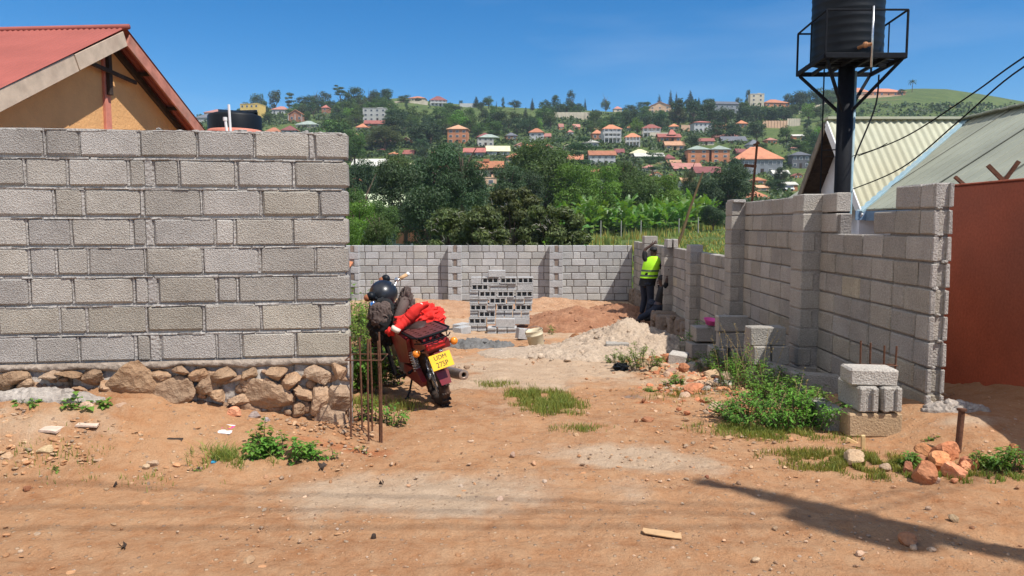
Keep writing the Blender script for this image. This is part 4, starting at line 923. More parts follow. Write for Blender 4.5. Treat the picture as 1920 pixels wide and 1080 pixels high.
# ================================================================ foliage
def leaf_cloud(rng, n, clumps, size, up=.35, aspect=1.0, flat=0.0, bright=(.7, 1.25), seedcol=None, shell=.35):
    """clumps: list of (centre, radii); returns verts, quads, colours. leaves are small bent quads lying through each clump's volume, denser at its surface"""
    C = np.array([c for c, r in clumps], float); Rr = np.array([r for c, r in clumps], float)
    wgt = (Rr[:, 0] * Rr[:, 1] + Rr[:, 0] * Rr[:, 2]); idx = rng.choice(len(C), n, p=wgt / wgt.sum())
    d = rng.normal(size=(n, 3)); d /= np.linalg.norm(d, axis=1)[:, None]
    rad = 1 - shell * rng.random(n) ** 1.5
    lump = 1 + .22 * np.sin(d[:, 0] * 7 + idx) * np.sin(d[:, 1] * 6 + 2 * idx) + .15 * np.sin(d[:, 2] * 9 + idx)
    P = C[idx] + d * Rr[idx] * (rad * lump)[:, None]
    nrm = d + rng.normal(size=(n, 3)) * .55; nrm[:, 2] += up; nrm /= np.linalg.norm(nrm, axis=1)[:, None]
    t = np.cross(nrm, rng.normal(size=(n, 3))); t /= np.linalg.norm(t, axis=1)[:, None]; b = np.cross(nrm, t)
    s = size * rng.uniform(.55, 1.35, n)[:, None]
    v = np.stack([P - t * s * aspect, P - b * s * .55, P + t * s * aspect - nrm * s * .25, P + b * s * .55], 1).reshape(-1, 3)
    f = np.arange(n * 4).reshape(-1, 4)
    cb = rng.uniform(.78, 1.18, len(C))[idx]; k = (cb * rng.uniform(bright[0], bright[1], n))
    yel = rng.random(n) * .25
    col = np.stack([k * (1 + yel), k * (1 + yel * .4), k * (1 - yel * .5)], -1)
    return v, f, np.repeat(col, 4, 0)
def crown_mesh(name, seed, n, kind, m, size=None):
    rng = np.random.default_rng(seed); cl = []
    if kind == 'round':
        for i in range(20):
            a = rng.uniform(0, 6.28); z = rng.uniform(.18, .86); rr = .36 * math.sqrt(max(0.05, 1 - ((z - .45) / .55) ** 2)) * rng.uniform(.5, 1.05)
            r = rng.uniform(.11, .20); cl.append(((rr * math.cos(a), rr * math.sin(a), z), (r, r, r * .8)))
        cl.append(((0, 0, .5), (.26, .26, .34)))
    elif kind == 'tall':
        for i in range(20):
            a = rng.uniform(0, 6.28); z = rng.uniform(.1, .93); rr = .34 * (1 - .55 * z) * rng.uniform(.4, 1.1); r = rng.uniform(.10, .18)
            cl.append(((rr * math.cos(a), rr * math.sin(a), z), (r, r, r * .9)))
    elif kind == 'flat':
        for i in range(15):
            a = rng.uniform(0, 6.28); z = rng.choice([.45, .6, .75, .9]) + rng.uniform(-.03, .03); rr = rng.uniform(.05, .42) * (1.1 - .3 * abs(z - .7)); cl.append(((rr * math.cos(a), rr * math.sin(a), z), (rng.uniform(.12, .22), rng.uniform(.12, .22), .045)))
    elif kind == 'conifer':
        for i in range(34):
            z = i / 34; rr = .30 * (1 - z) ** .8 + .02; a = i * 2.4; cl.append(((rr * .55 * math.cos(a), rr * .55 * math.sin(a), z * .94 + .03), (rr * .62, rr * .62, .05)))
    elif kind == 'spire':
        for i in range(16): z = i / 16; rr = .22 * (1 - z) + .04; cl.append(((0, 0, z * .94 + .03), (rr, rr, .06)))
    elif kind == 'open':
        for i in range(13):
            a = rng.uniform(0, 6.28); z = rng.uniform(.3, .92); rr = rng.uniform(.1, .4); r = rng.uniform(.07, .14); cl.append(((rr * math.cos(a), rr * math.sin(a), z), (r * 1.3, r * 1.3, r * .7)))
    v, f, c = leaf_cloud(rng, n, cl, size or .030, bright=(.65, 1.3)); mb = MB(); mb.arr(v, f, c); return mb.mesh(name, m)
def trunk_mesh(name, seed, kind):
    rg = random.Random(seed); mb = MB(); r = .022
    if kind in ('conifer', 'spire'): mb.tube([(0, 0, -.25), (0, 0, .4), (0, 0, .95)], [.03, .02, .004], 6)
    else:
        mb.tube([(0, 0, -.35), (.01, 0, 0), (-.01, .01, .3), (.0, 0, .55)], [.045, .035, .028, .014], 7)
        for i in range(6):
            a = i * 1.1 + rg.random(); z0 = rg.uniform(0.0, .35); e = Vector((.33 * math.cos(a), .33 * math.sin(a), z0 + rg.uniform(.25, .5)))
            mb.tube([(0, 0, z0), Vector((e.x * .45, e.y * .45, z0 + (e.z - z0) * .6)), e], [.02, .013, .004], 5)
    return mb.mesh(name, M_TRUNK)
CR = {}
def variants(kind, nv, n, m, key=None, size=None):
    CR[key or kind] = [(crown_mesh('crown', 100 * len(CR) + i, n, kind, m, size), trunk_mesh('trunk', i, kind)) for i in range(nv)]
variants('round', 4, 2200, M_LEAFD, 'dark'); variants('round', 4, 2200, M_LEAF, 'green'); variants('round', 3, 2200, M_LEAFB, 'bright'); variants('round', 2, 2000, M_LEAFO, 'olive')
variants('tall', 3, 2000, M_LEAFD, 'tall'); variants('flat', 2, 1500, M_LEAFD, 'flat'); variants('conifer', 3, 2400, M_CONIF, 'conifer', .026); variants('spire', 1, 700, M_CONIF, 'spire', .03); variants('open', 2, 1000, M_LEAFD, 'open')
BIG = {}
def bigvariant(kind, key, n, m, size, seed): BIG[key] = (crown_mesh('crown', seed, n, kind, m, size), trunk_mesh('trunk', seed, kind))
bigvariant('round', 'dark', 16000, M_LEAFD, .015, 901); bigvariant('round', 'dark2', 16000, M_LEAFD, .015, 902); bigvariant('round', 'green', 14000, M_LEAF, .015, 903)
bigvariant('round', 'bright', 14000, M_LEAFB, .015, 904); bigvariant('flat', 'flat', 5000, M_LEAFD, .015, 905); bigvariant('round', 'olive', 14000, M_LEAFO, .014, 906)
KW = {'dark': 'dark green rounded', 'green': 'green bushy', 'bright': 'light green leafy', 'olive': 'olive coloured loose', 'tall': 'tall dark narrow', 'flat': 'flat topped layered', 'conifer': 'dark pointed', 'spire': 'thin spire shaped', 'open': 'sparse open crowned'}
hr = random.Random(77)
TREES = []
def tree(px, ybase, ytop, w, key, D=None, label=None, group=None, big=None, name='tree'):
    if D is None: p = on_ground(px, ybase); D = p.y
    else: x = (px - 960) / F * D; p = Vector((x, D, 0)); p.z = tz(x, D)
    ztop = at(px, ytop, D).z; W_ = w / F * D; H = max(ztop - p.z, 1.0)
    crownh = min(H * (.93 if key not in ('flat', 'open') else .98), max(W_ * (1.25 if key in ('dark', 'green', 'bright', 'olive') else 9), H * .62)); zc = H - crownh
    t = thing(name, label or 'tree', 'tree', p, (0, 0, hr.uniform(0, 6.28)), group)
    cm, tm = BIG[big] if big else hr.choice(CR[key])
    obj('crown', cm, t, (0, 0, zc), (0, 0, 0), (W_ * 1.12, W_ * 1.12, crownh * 1.04))
    obj('trunk', tm, t, (0, 0, zc), (0, 0, 0), (W_ * .9 + .3, W_ * .9 + .3, crownh * .9) if zc < crownh * .3 else (W_ + .3, W_ + .3, zc / .35 if zc / .35 > crownh * .6 else crownh * .7))
    TREES.append((px, ytop, ybase, w, D)); return t
SPEC = [ # px, base, top, width, kind, label
 (483, 200, 174, 30, 'dark', 'round dark tree on the ridge, first left of the yellow flats skyline'), (515, 198, 169, 34, 'tall', 'tallest broad tree of the left ridge, behind the pink roofed house'), (543, 194, 174, 22, 'flat', 'small flat topped tree on the ridge right of the tallest left one'),
 (568, 202, 181, 30, 'dark', 'low dark ridge tree above the brown gabled house'), (590, 197, 176, 20, 'olive', 'pale olive ridge tree left of the twin-stemmed dark one'), (611, 197, 171, 26, 'dark', 'dark ridge tree over the red brown house'),
 (638, 196, 158, 28, 'flat', 'layered umbrella tree standing highest on the left ridge'), (666, 198, 164, 36, 'dark', 'big blackish tree right of the layered umbrella tree'), (654, 215, 175, 28, 'tall', 'dark tree just below the layered umbrella tree'),
 (691, 180, 163, 5, 'spire', 'thin blue green spire tree on the left ridge'), (675, 178, 160, 5, 'spire', 'thin tip of a spire tree behind the blackish one'), (705, 196, 178, 28, 'olive', 'olive ridge bush between spire tree and round dark tree'), (724, 196, 167, 30, 'dark', 'large round dark tree where the grassy ridge begins'),
 (757, 192, 178, 28, 'olive', 'low olive tree on the ridge left of the orange ridge roof'), (784, 193, 183, 14, 'dark', 'little dark tree against the cream ridge wall'), (864, 196, 188, 9, 'dark', 'small dark bush on the ridge right of the mansion'),
 (855, 216, 201, 15, 'green', 'lone round bush on the open grassy slope'), (893, 202, 180, 19, 'conifer', 'dark cone shaped ridge tree left of a wide round one'), (901, 207, 190, 13, 'dark', 'dark tree in front of the cone shaped ridge tree'), (916, 204, 180, 25, 'green', 'wide round ridge tree right of the cone shaped one'),
 (931, 204, 189, 6, 'spire', 'narrow spire tree right of the wide ridge tree'), (943, 204, 184, 9, 'tall', 'narrow tall tree left of the purplish ridge tree'), (965, 206, 187, 24, 'dark', 'purplish dark round tree on the middle ridge'), (998, 208, 184, 14, 'conifer', 'thin tiered tree with visible stem left of the beige retaining wall'),
 (826, 242, 214, 36, 'dark', 'big round tree in the grass above the tall brick house'), (797, 231, 206, 20, 'green', 'green tree left of the big round one in the grass'), (763, 206, 190, 12, 'tall', 'slim tree low on the grassy ridge slope'), (962, 226, 207, 14, 'green', 'left of two shrubs on the grassy slope above the red roofs'), (975, 226, 212, 12, 'green', 'right of two shrubs on the grassy slope above the red roofs'), (904, 222, 213, 9, 'green', 'tiny bush in the middle of the grassy slope'),
 (1022, 212, 186, 22, 'dark', 'dark tree at the left end of the beige retaining wall'), (1040, 212, 179, 26, 'tall', 'tall full tree over the left of the beige retaining wall'), (1070, 210, 172, 24, 'tall', 'tallest tree above the beige retaining wall'), (1097, 204, 184, 13, 'conifer', 'dark pointed tree right above the beige retaining wall'), (1136, 206, 185, 19, 'green', 'round tree on the ridge above the large villa'), (1085, 210, 193, 20, 'dark', 'low dark tree in the middle above the beige retaining wall'),
 (1180, 214, 196, 30, 'dark', 'left broad tree on the rising ridge before the pines'), (1206, 210, 190, 34, 'dark', 'right broad tree on the rising ridge before the pines'), (1236, 200, 177, 24, 'conifer', 'leftmost of the ridge pines above the peach house'), (1257, 198, 168, 20, 'conifer', 'sharpest of the ridge pines, above the orange roof'), (1268, 198, 172, 16, 'conifer', 'small pine touching the sharpest one'),
 (1294, 202, 169, 24, 'conifer', 'big pine standing alone right of the sharpest one'), (1310, 202, 182, 12, 'conifer', 'little pine right of the lone big one'), (1270, 236, 186, 42, 'tall', 'huge dark tree mass under the ridge pines, left'), (1300, 238, 188, 42, 'tall', 'huge dark tree mass under the ridge pines, middle'), (1328, 236, 186, 38, 'tall', 'huge dark tree mass left of the grey ridge mansion'),
 (1385, 200, 183, 16, 'olive', 'olive tree between the grey mansion and the thin tall tree'), (1402, 196, 168, 12, 'tall', 'thin tall tree with clumped crown left of the cream tower house'), (1500, 212, 171, 38, 'dark', 'large dark tree right of the long orange ridge roof'), (1478, 200, 174, 20, 'dark', 'dark tree at the right end of the long orange ridge roof'), (1522, 208, 166, 34, 'dark', 'dark bushy tree nearest left of the tank pole'), (1545, 200, 168, 28, 'green', 'bushy tree on the hilltop just behind the tank pole'), (1566, 192, 165, 30, 'green', 'green tree behind the braces of the tank tower'),
 (1690, 179, 166, 12, 'dark', 'small dark bush at the right end of the hilltop compound'), (1360, 238, 200, 40, 'dark', 'dark rounded tree under the grey ridge mansion'), (1395, 236, 200, 40, 'tall', 'dark tree below the cream tower house'), (1435, 232, 200, 46, 'dark', 'dark spreading tree below the long orange ridge roof'), (1470, 228, 202, 40, 'dark', 'dark low tree above the panelled retaining wall'),
 (1345, 262, 225, 38, 'dark', 'dark round tree right beside the white two storey house'), (1375, 262, 232, 40, 'dark', 'dark tree right of the one beside the white house'), (722, 280, 233, 76, 'olive', 'very wide olive tree under the long red roof'), (790, 275, 230, 50, 'dark', 'wide bluish dark tree left of the tall brick house'), (1195, 255, 218, 30, 'bright', 'pale yellow green plumed tree above the cream balcony house'),
]
for s in SPEC: tree(s[0], s[1], s[2], s[3], s[4], None, s[5], big=('olive' if s[3] > 70 else None))
SKYB = [ # nearer specimen trees: px, top, width, D, kind, label
 (815, 268, 120, 72, 'dark', 'towering dark tree in the centre of the valley'), (762, 300, 120, 66, 'dark2', 'dark tree left against the towering one'), (868, 292, 90, 70, 'dark', 'dark tree right against the towering one'), (800, 345, 120, 58, 'dark2', 'lower dark tree in front of the towering one'), (720, 375, 70, 62, 'green', 'green tree in front of the green walled house'),
 (955, 305, 80, 88, 'dark2', 'nearly black rounded tree above the mango trees'), (1020, 258, 124, 108, 'green', 'large green tree left of the flat topped acacia'), (985, 318, 70, 96, 'dark', 'dark tree between the black one and the light green ones'), (1072, 300, 100, 104, 'bright', 'bright light green tree below the orange wing, left'), (1128, 304, 84, 108, 'bright', 'bright light green tree below the long white house'), (1172, 300, 60, 112, 'green', 'green tree below right of the long white house'),
 (1240, 322, 84, 112, 'bright', 'bright green tree left of the white house by the bananas'), (1190, 325, 80, 108, 'green', 'green tree behind the left of the banana grove'), (1290, 318, 36, 128, 'olive', 'olive grey tree beside the leaning bamboo'), (1362, 306, 84, 122, 'dark2', 'wide dark tree above the round bush at the right'), (1322, 335, 76, 118, 'dark', 'dark tree behind the right end of the banana grove'), (1336, 384, 48, 96, 'dark', 'round dark bush standing on the grass, right of the banana grove'), 
 (690, 300, 78, 118, 'dark', 'dark round tree just right of the near wall end'), (742, 286, 76, 128, 'green', 'green tree right of the pale flat roof'), (668, 242, 50, 230, 'green', 'green tree showing right above the near wall end'), (676, 372, 84, 44, 'bright', 'light green leafy tree over the back wall, far left'), (712, 404, 62, 42, 'green', 'low bushy tree over the back wall near its left end'), (668, 350, 50, 70, 'green', 'green tree rising behind the near wall end'), (640, 400, 70, 40, 'bright', 'light green tree half behind the near wall end'),
 (1461, 313, 26, 200, 'dark', 'round dark tree left below the dark unfinished house'), (1448, 336, 40, 190, 'dark', 'dark tree between the orange roofs and the white car'), (1222, 284, 46, 235, 'flat', 'flat crowned tree among the low roofs'), (1078, 254, 72, 215, 'flat', 'flat topped acacia with bare stems before the orange wing'), (1425, 268, 20, 320, 'green', 'small green tree behind the very large orange roof'), (1500, 270, 60, 330, 'green', 'broad green tree on the slope above the dark unfinished house'),
 (1470, 262, 44, 345, 'green', 'green tree left on the slope under the small tin shed'),
]
for px, top, w, D, key, lab in SKYB:
    k = {'dark2': 'dark'}.get(key, key); tree(px, 400, top, w, k, D, lab, big=key)
# ---- dense ridge line trees
for i, (a, b) in enumerate(((455, 740), (1015, 1110), (1165, 1240), (1240, 1345), (1440, 1590))):
    x = a
    while x < b:
        ys_ = np.interp(x, SKY_PX, SKY_Y) + hr.uniform(3, 16); key = hr.choices(['dark', 'tall', 'green', 'olive'], [55, 20, 15, 10])[0]; hh = hr.uniform(17, 30)
        if not any(abs(x - h[1]) < h[4] * .5 + 5 and h[2] - 4 < ys_ and ys_ - hh < h[3] and on_ground(x, ys_).y < h[5] + 14 for h in HOUSES):
            hx = min([q for q in HOUSES if 'filler' not in q[0]], key=lambda h: abs(h[1] - x) + 1.5 * abs(h[3] - ys_)); tree(x, ys_, ys_ - hh, hh * hr.uniform(.85, 1.25), key, None, ' '.join(f"{KW[key]} ridge line tree {'right' if x > hx[1] else 'left'} of the {hx[0]}".split()[:14]), 'trees along the ridge line')
        x += hr.uniform(9, 15)
RL = {}
for o_ in bpy.data.objects:
    if o_.get('group') == 'trees along the ridge line': RL.setdefault(o_['label'], []).append(o_)
for lab_, ts_ in RL.items():
    if len(ts_) > 1:
        ts_.sort(key=lambda q: q.location.x)
        for a_, o_ in zip(ORD, ts_): o_['label'] = f'{a_} {lab_}'
# ---- mango trees with long drooping leaves and bare grey twigs
def mango(px, top, w, D, label, seed):
    rng = np.random.default_rng(seed); x = (px - 960) / F * D; zb = tz(x, D); ztop = at(px, top, D).z; W_ = w / F * D; H = ztop - zb
    t = thing('mango_tree', label, 'tree', (x, D, zb), group='mango trees behind the back wall'); cl = []
    for i in range(34):
        a = rng.uniform(0, 6.28); z = rng.uniform(.30, .93); rr = .5 * W_ * math.sqrt(max(.08, 1 - ((z - .5) / .5) ** 2)) * rng.uniform(.35, .95); r = rng.uniform(.28, .5); cl.append(((rr * math.cos(a), rr * math.sin(a), z * H), (r, r, r * .75)))
    v, f, c = leaf_cloud(rng, 24000, cl, .066, up=.1, aspect=1.5, bright=(.55, 1.8), shell=.55); v = v.reshape(-1, 4, 3); v[:, 2, 2] -= .05 * rng.random(len(v)); mb = MB(); mb.arr(v.reshape(-1, 3), f, c); mb.build('crown', M_LEAFO, t)
    tr = MB(); tr.tube([(0, 0, -.5), (0, 0, H * .3), (.1, 0, H * .6)], [.16, .13, .08], 8)
    for q in cl: tr.tube([(0, 0, H * .25), Vector(q[0]) * .5 + Vector((0, 0, H * .15)), Vector(q[0]) + Vector((0, 0, .05))], [.05, .03, .012], 5)
    tr.build('trunk', M_TRUNK, t)
    TWM = bpy.data.materials.get('grey twigs') or mat('grey twigs', (.30, .27, .23), .9)
    for i in range(9):
        tw = MB()
        a = rng.uniform(3.4, 6.0); r0 = W_ * .40; p = Vector((r0 * math.cos(a), r0 * math.sin(a), H * rng.uniform(.45, .85))); pts = [p]
        for k in range(4): p = p + Vector((rng.uniform(-.16, .16), rng.uniform(-.14, .02), rng.uniform(-.10, .2))); pts.append(p)
        tw.tube(pts, [.014, .012, .010, .008, .004], 5); tw.build('bare_twig', TWM, t)
mango(850, 388, 120, 34, 'leftmost mango tree behind the back wall, with long yellow tipped leaves', 1); mango(905, 380, 110, 33, 'middle mango tree behind the back wall, with bare grey twigs', 2)
mango(962, 342, 120, 36, 'tallest mango tree behind the back wall', 3); mango(1040, 378, 130, 33, 'rightmost mango tree behind the back wall, next to the bananas', 4)
# ---- bananas
def banana_meshes(seed):
    rg = random.Random(seed); st = MB(); st.tube([(0, 0, -.3), (.03, 0, .8), (0, .03, 1.5)], [.15, .12, .08], 8); lf = MB()
    for i in range(12):
        a = i * 2.4 + rg.uniform(-.3, .3); el = rg.uniform(.7, 1.5) if i < 8 else rg.uniform(0, .7); L_ = rg.uniform(1.9, 2.7); dr = Vector((math.cos(a), math.sin(a), 0)); sd_ = Vector((-dr.y, dr.x, 0))
        k = rg.uniform(.7, 1.3); n = 9; bend = rg.uniform(.5, 1.5); p = Vector((0, 0, 1.45 if i < 8 else rg.uniform(.5, 1.3))); prev = None; pts = []
        for j in range(n + 1):
            t = j / n; ang = el - t * t * bend; pts.append((p.copy(), t)); p = p + (dr * math.cos(ang) + Vector((0, 0, math.sin(ang)))) * L_ / n
        for j in range(n):
            (p0, t0), (p1, t1) = pts[j], pts[j + 1]; w0 = .34 * math.sin(math.pi * min(1, .08 + t0 * .95)) ** .6; 
            for sgn in (-1, 1):
                if rg.random() < .12: continue
                drop = Vector((0, 0, -rg.uniform(.02, .16))); lf.col = (k * rg.uniform(.85, 1.2), k, k * .9)
                lf.add([p0, p1 - (p1 - p0) * .08, p1 - (p1 - p0) * .08 + sd_ * sgn * w0 + drop, p0 + sd_ * sgn * w0 + drop], [(0, 1, 2, 3)] if sgn > 0 else [(3, 2, 1, 0)])
    return st.mesh('stem', mat('banana stem', (.20, .22, .07), .7, .3, 6)), lf.mesh('foliage', M_BANANA)
BM = [banana_meshes(i) for i in range(5)]
rgb = random.Random(5); prev = []
ORDN = ORD + ['eleventh', 'twelfth', 'thirteenth', 'fourteenth', 'fifteenth', 'sixteenth', 'seventeenth', 'eighteenth', 'nineteenth', 'twentieth', 'twenty-first', 'twenty-second', 'twenty-third', 'twenty-fourth']
rows = [(99, 1085, 1300, 17), (107, 1070, 1330, 22), (115, 1060, 1320, 24), (124, 1065, 1320, 22), (133, 1075, 1300, 18)]
nb = 0
for ri, (D, x0, x1, n) in enumerate(rows):
    for i in range(n):
        px = x0 + (x1 - x0) * (i + rgb.uniform(.1, .9)) / n; d = D + rgb.uniform(-3, 3); x = (px - 960) / F * d; s = rgb.uniform(.95, 1.55)
        t = thing('banana_plant', ORDN[i] + ' ' + ('banana plant from the left in the front row of the grove', 'banana plant from the left in the second row of the grove', 'banana plant from the left in the middle row of the grove', 'banana plant from the left in the fourth row of the grove', 'banana plant from the left in the rearmost row of the grove')[ri], 'banana plant', (x, d, tz(x, d)), (0, 0, rgb.uniform(0, 6.28)), 'banana plants of the grove'); t.scale = (s, s, s)
        a, b = rgb.choice(BM); obj('stem', a, t); obj('foliage', b, t)
for px, D, lab in ((1052, 60, 'tall banana plant right beside the rightmost mango tree'), (1066, 75, 'banana plant left of the grove, near the mango trees'), (1040, 70, 'banana plant rising behind the rightmost mango tree'), (1276, 46, 'small banana plant by the foot of the leaning bamboo')):
    x = (px - 960) / F * D; t = thing('banana_plant', lab, 'banana plant', (x, D, tz(x, D)), (0, 0, D)); s = .55 if D < 50 else 1.3; t.scale = (s, s, s); a, b = BM[0]; obj('stem', a, t); obj('foliage', b, t)
M_POST = mat('weathered post', (.34, .33, .29), .9)
for i, px in enumerate((1126, 1164, 1201, 1272, 1308)):
    p = Vector(((px - 960) / F * 93, 93, 0)); p.z = tz(p.x, p.y); m = MB(); m.tube([(0, 0, -.3), (0, 0, 2.2)], .06, 6); m.build('fence_post', M_POST, None, loc=p, label=('first', 'second', 'third', 'fourth', 'last')[i] + ' pale post from the left in front of the banana grove', cat='post')
# ---- hillside filler trees, never in front of a listed house or on the open grass
def in_open(px, y):
    if 715 < px < 1030 and 186 < y < 236 - .0 * px and not (px > 980 and y > 226): return hr.random() > .10
    if px > 1500 and y < 262 and not (px < 1530 and y < 190): return hr.random() > .18
    if 1425 < px < 1500 and 236 < y < 262: return True
    return False
def nearest(px, y):
    b = min([q for q in HOUSES if 'filler' not in q[0]], key=lambda h: ((h[1] - px) ** 2 + (1.5 * (h[3] - y)) ** 2)); dx, dy = px - b[1], y - b[3]
    rel = ('right of' if dx > 0 else 'left of') if abs(dx) > abs(dy) * 1.2 else ('below' if dy > 0 else 'above'); return b, rel
HD = {h[0]: h[1] for h in HL}
short = {}
def hname(w):
    return {'green tin annex': 'the dark grey roof by the near gable', 'concrete frame': 'the unfinished three storey building', 'ridge mansion': 'the columned ridge mansion', 'big orange grey': 'the very large orange roof', 'twin block left': 'the left twin brick block', 'twin block right': 'the right twin brick block', 'large orange villa': 'the large orange roofed villa', 'white long house': 'the long white house', 'tall brick house': 'the tall brick house', 'yellow block': 'the yellow flats', 'old tile house': 'the old tiled house', 'concrete frame': 'the unfinished building', 'green gable house': 'the green walled house'}.get(w, 'the ' + {'tiny red one': 'left small coral roof', 'tiny red two': 'right small coral roof', 'red peek': 'peeking red roof', 'orange bit': 'orange peak by the near wall end', 'peach bit': 'peach roof by the mangos', 'orange roof left': 'orange roof just over the near wall', 'dark block right': 'dark unfinished block house', 'red pair': 'red double roof', 'grey tin': 'grey tin sheds', 'maroon bit': 'small maroon roof by the tiered one', 'beige cube': 'beige little house', 'red shed right': 'red brick shed', 'pale roof far right': 'pale tin roof by the white car', 'orange white left mid': 'orange hipped white house', 'orange low': 'low orange roof above the bananas', 'long pink roof': 'very long salmon roof', 'orange low right': 'orange roof by the rusty post', 'ridge long low': 'long low ridge roof', 'ridge orange mid': 'hidden ridge orange roof', 'ridge orange': 'ridge orange roof by the mansion', 'tiny red one': 'left small coral roof', 'hilltop red left': 'reddish hilltop house', 'hilltop orange one': 'left hilltop orange roof', 'hilltop orange two': 'hilltop orange compound', 'small shed hill': 'hillside tin shed', 'maroon long': 'long maroon roof', 'beige strip': 'beige low shed'}.get(w, w if len(w.split()) < 5 else ' '.join(w.split()[:6])))
placed = []; tries = 0; seen = {}; FILL = []
while len(placed) < 272 and tries < 9000:
    tries += 1
    px = hr.uniform(300, 1620) if hr.random() < .93 else hr.uniform(1560, 1960); y = hr.uniform(196, 392)
    if px > 1380 and y > 345 and px < 1520 and hr.random() < .6: continue
    if y < np.interp(px, SKY_PX, SKY_Y) + 4 or in_open(px, y): continue
    if px < 655 and y > 262 and hr.random() < .8: continue
    if px > 1560 and y > 235: continue
    p = on_ground(px, y); D = p.y
    if D < 118: continue
    h = hr.uniform(6.5, 12.5) * (1.0 if D > 250 else .9); key = hr.choices(['dark', 'green', 'bright', 'olive', 'tall', 'open', 'conifer'], [34, 30, 9, 9, 8, 5, 3])[0]
    w = h * hr.uniform(.75, 1.15) * (.6 if key in ('tall', 'conifer') else 1)
    if px > 1560: h *= .45; w *= .6; key = 'green'
    hp, wp = h / F * 1.0, 0; hpx = h * F / D; wpx = w * F / D; yt = y - hpx
    bad = False
    for (wh_, hx, ht, hb, hw, hD, HW) in HOUSES:
        if D < hD + 12:
            ox = min(px + wpx * .5, hx + hw / 2) - max(px - wpx * .5, hx - hw / 2); oy = min(y, hb) - max(yt, ht)
            if ox > 0 and oy > 0 and ox * oy > .16 * hw * (hb - ht): bad = True; break
        X = p.x - (hx - 960) / F * hD
        if abs(X) < HW / 2 + 1.5 and -2 < D - hD < 17: bad = True; break
    if bad: continue
    if any((px - a) ** 2 + ((y - b) * 1.8) ** 2 < (11) ** 2 for a, b in placed): continue
    if yt < np.interp(px, SKY_PX, SKY_Y) - 14 : h *= .6; w *= .7; yt = y - h * F / D
    hs_, rel = nearest(px, y); placed.append((px, y))
    lab = f"{KW[key]} tree {rel} {hname(hs_[0])}"
    lab = ' '.join(lab.split()[:16]); FILL.append((px, y, yt, w * F / D, key, lab))
FILL.sort(key=lambda q: -(q[2] - q[1]) ** 2 * (0 if q[0] < 655 and q[1] > 262 else 1)); NT = sum(1 for o_ in bpy.data.objects if o_.get('category') == 'tree'); KEEP = 296 - NT
for q in FILL[:KEEP]: seen.setdefault(q[5], []).append(tree(q[0], q[1], q[2], q[3], q[4], None, q[5], 'trees spread over the far hillside'))
wb_ = {}
for q in FILL[KEEP:]:      # past three hundred: the smallest ones as one mass per leaf tone
    p = on_ground(q[0], q[1]); cm = hr.choice(CR[q[4]])[0]; n_ = len(cm.vertices); co = np.empty(n_ * 3, np.float32); cm.vertices.foreach_get('co', co); co = co.reshape(-1, 4, 3)[::2]; cl = np.empty(n_ * 4, np.float32); cm.color_attributes['Col'].data.foreach_get('color', cl); cl = cl.reshape(-1, 4, 4)[::2, :, :3]
    Wm = q[3] / F * p.y * 1.12; Hm = (q[1] - q[2]) / F * p.y; ctr = co.mean(1, keepdims=True); co = ctr + (co - ctr) * 1.45; co = co * np.array([Wm, Wm, Hm]) + np.array([p.x, p.y, p.z]); mb_ = wb_.setdefault('all', MB()); mb_.arr(co.reshape(-1, 3), np.arange(len(co) * 4).reshape(-1, 4), cl.reshape(-1, 3))
for k_, mb_ in wb_.items(): mb_.build('woodland', M_LEAF, kind='stuff', label='smaller far off trees merging between the houses on the hillside', cat='woodland')
print('filler trees', len(placed), 'tries', tries)
ADJ = [['lower', 'upper'], ['lowest', 'middle', 'highest']] + [['nearest'] + [ORD[q] + ' nearest' for q in range(1, n_)] for n_ in range(4, 10)]
for lab, ts in seen.items():
    if 2 <= len(ts) <= 9:
        ts.sort(key=lambda o: o.location.y)
        for a, o in zip(ADJ[len(ts) - 2], ts): o['label'] = ' '.join((a + ' ' + lab).split()[:16])
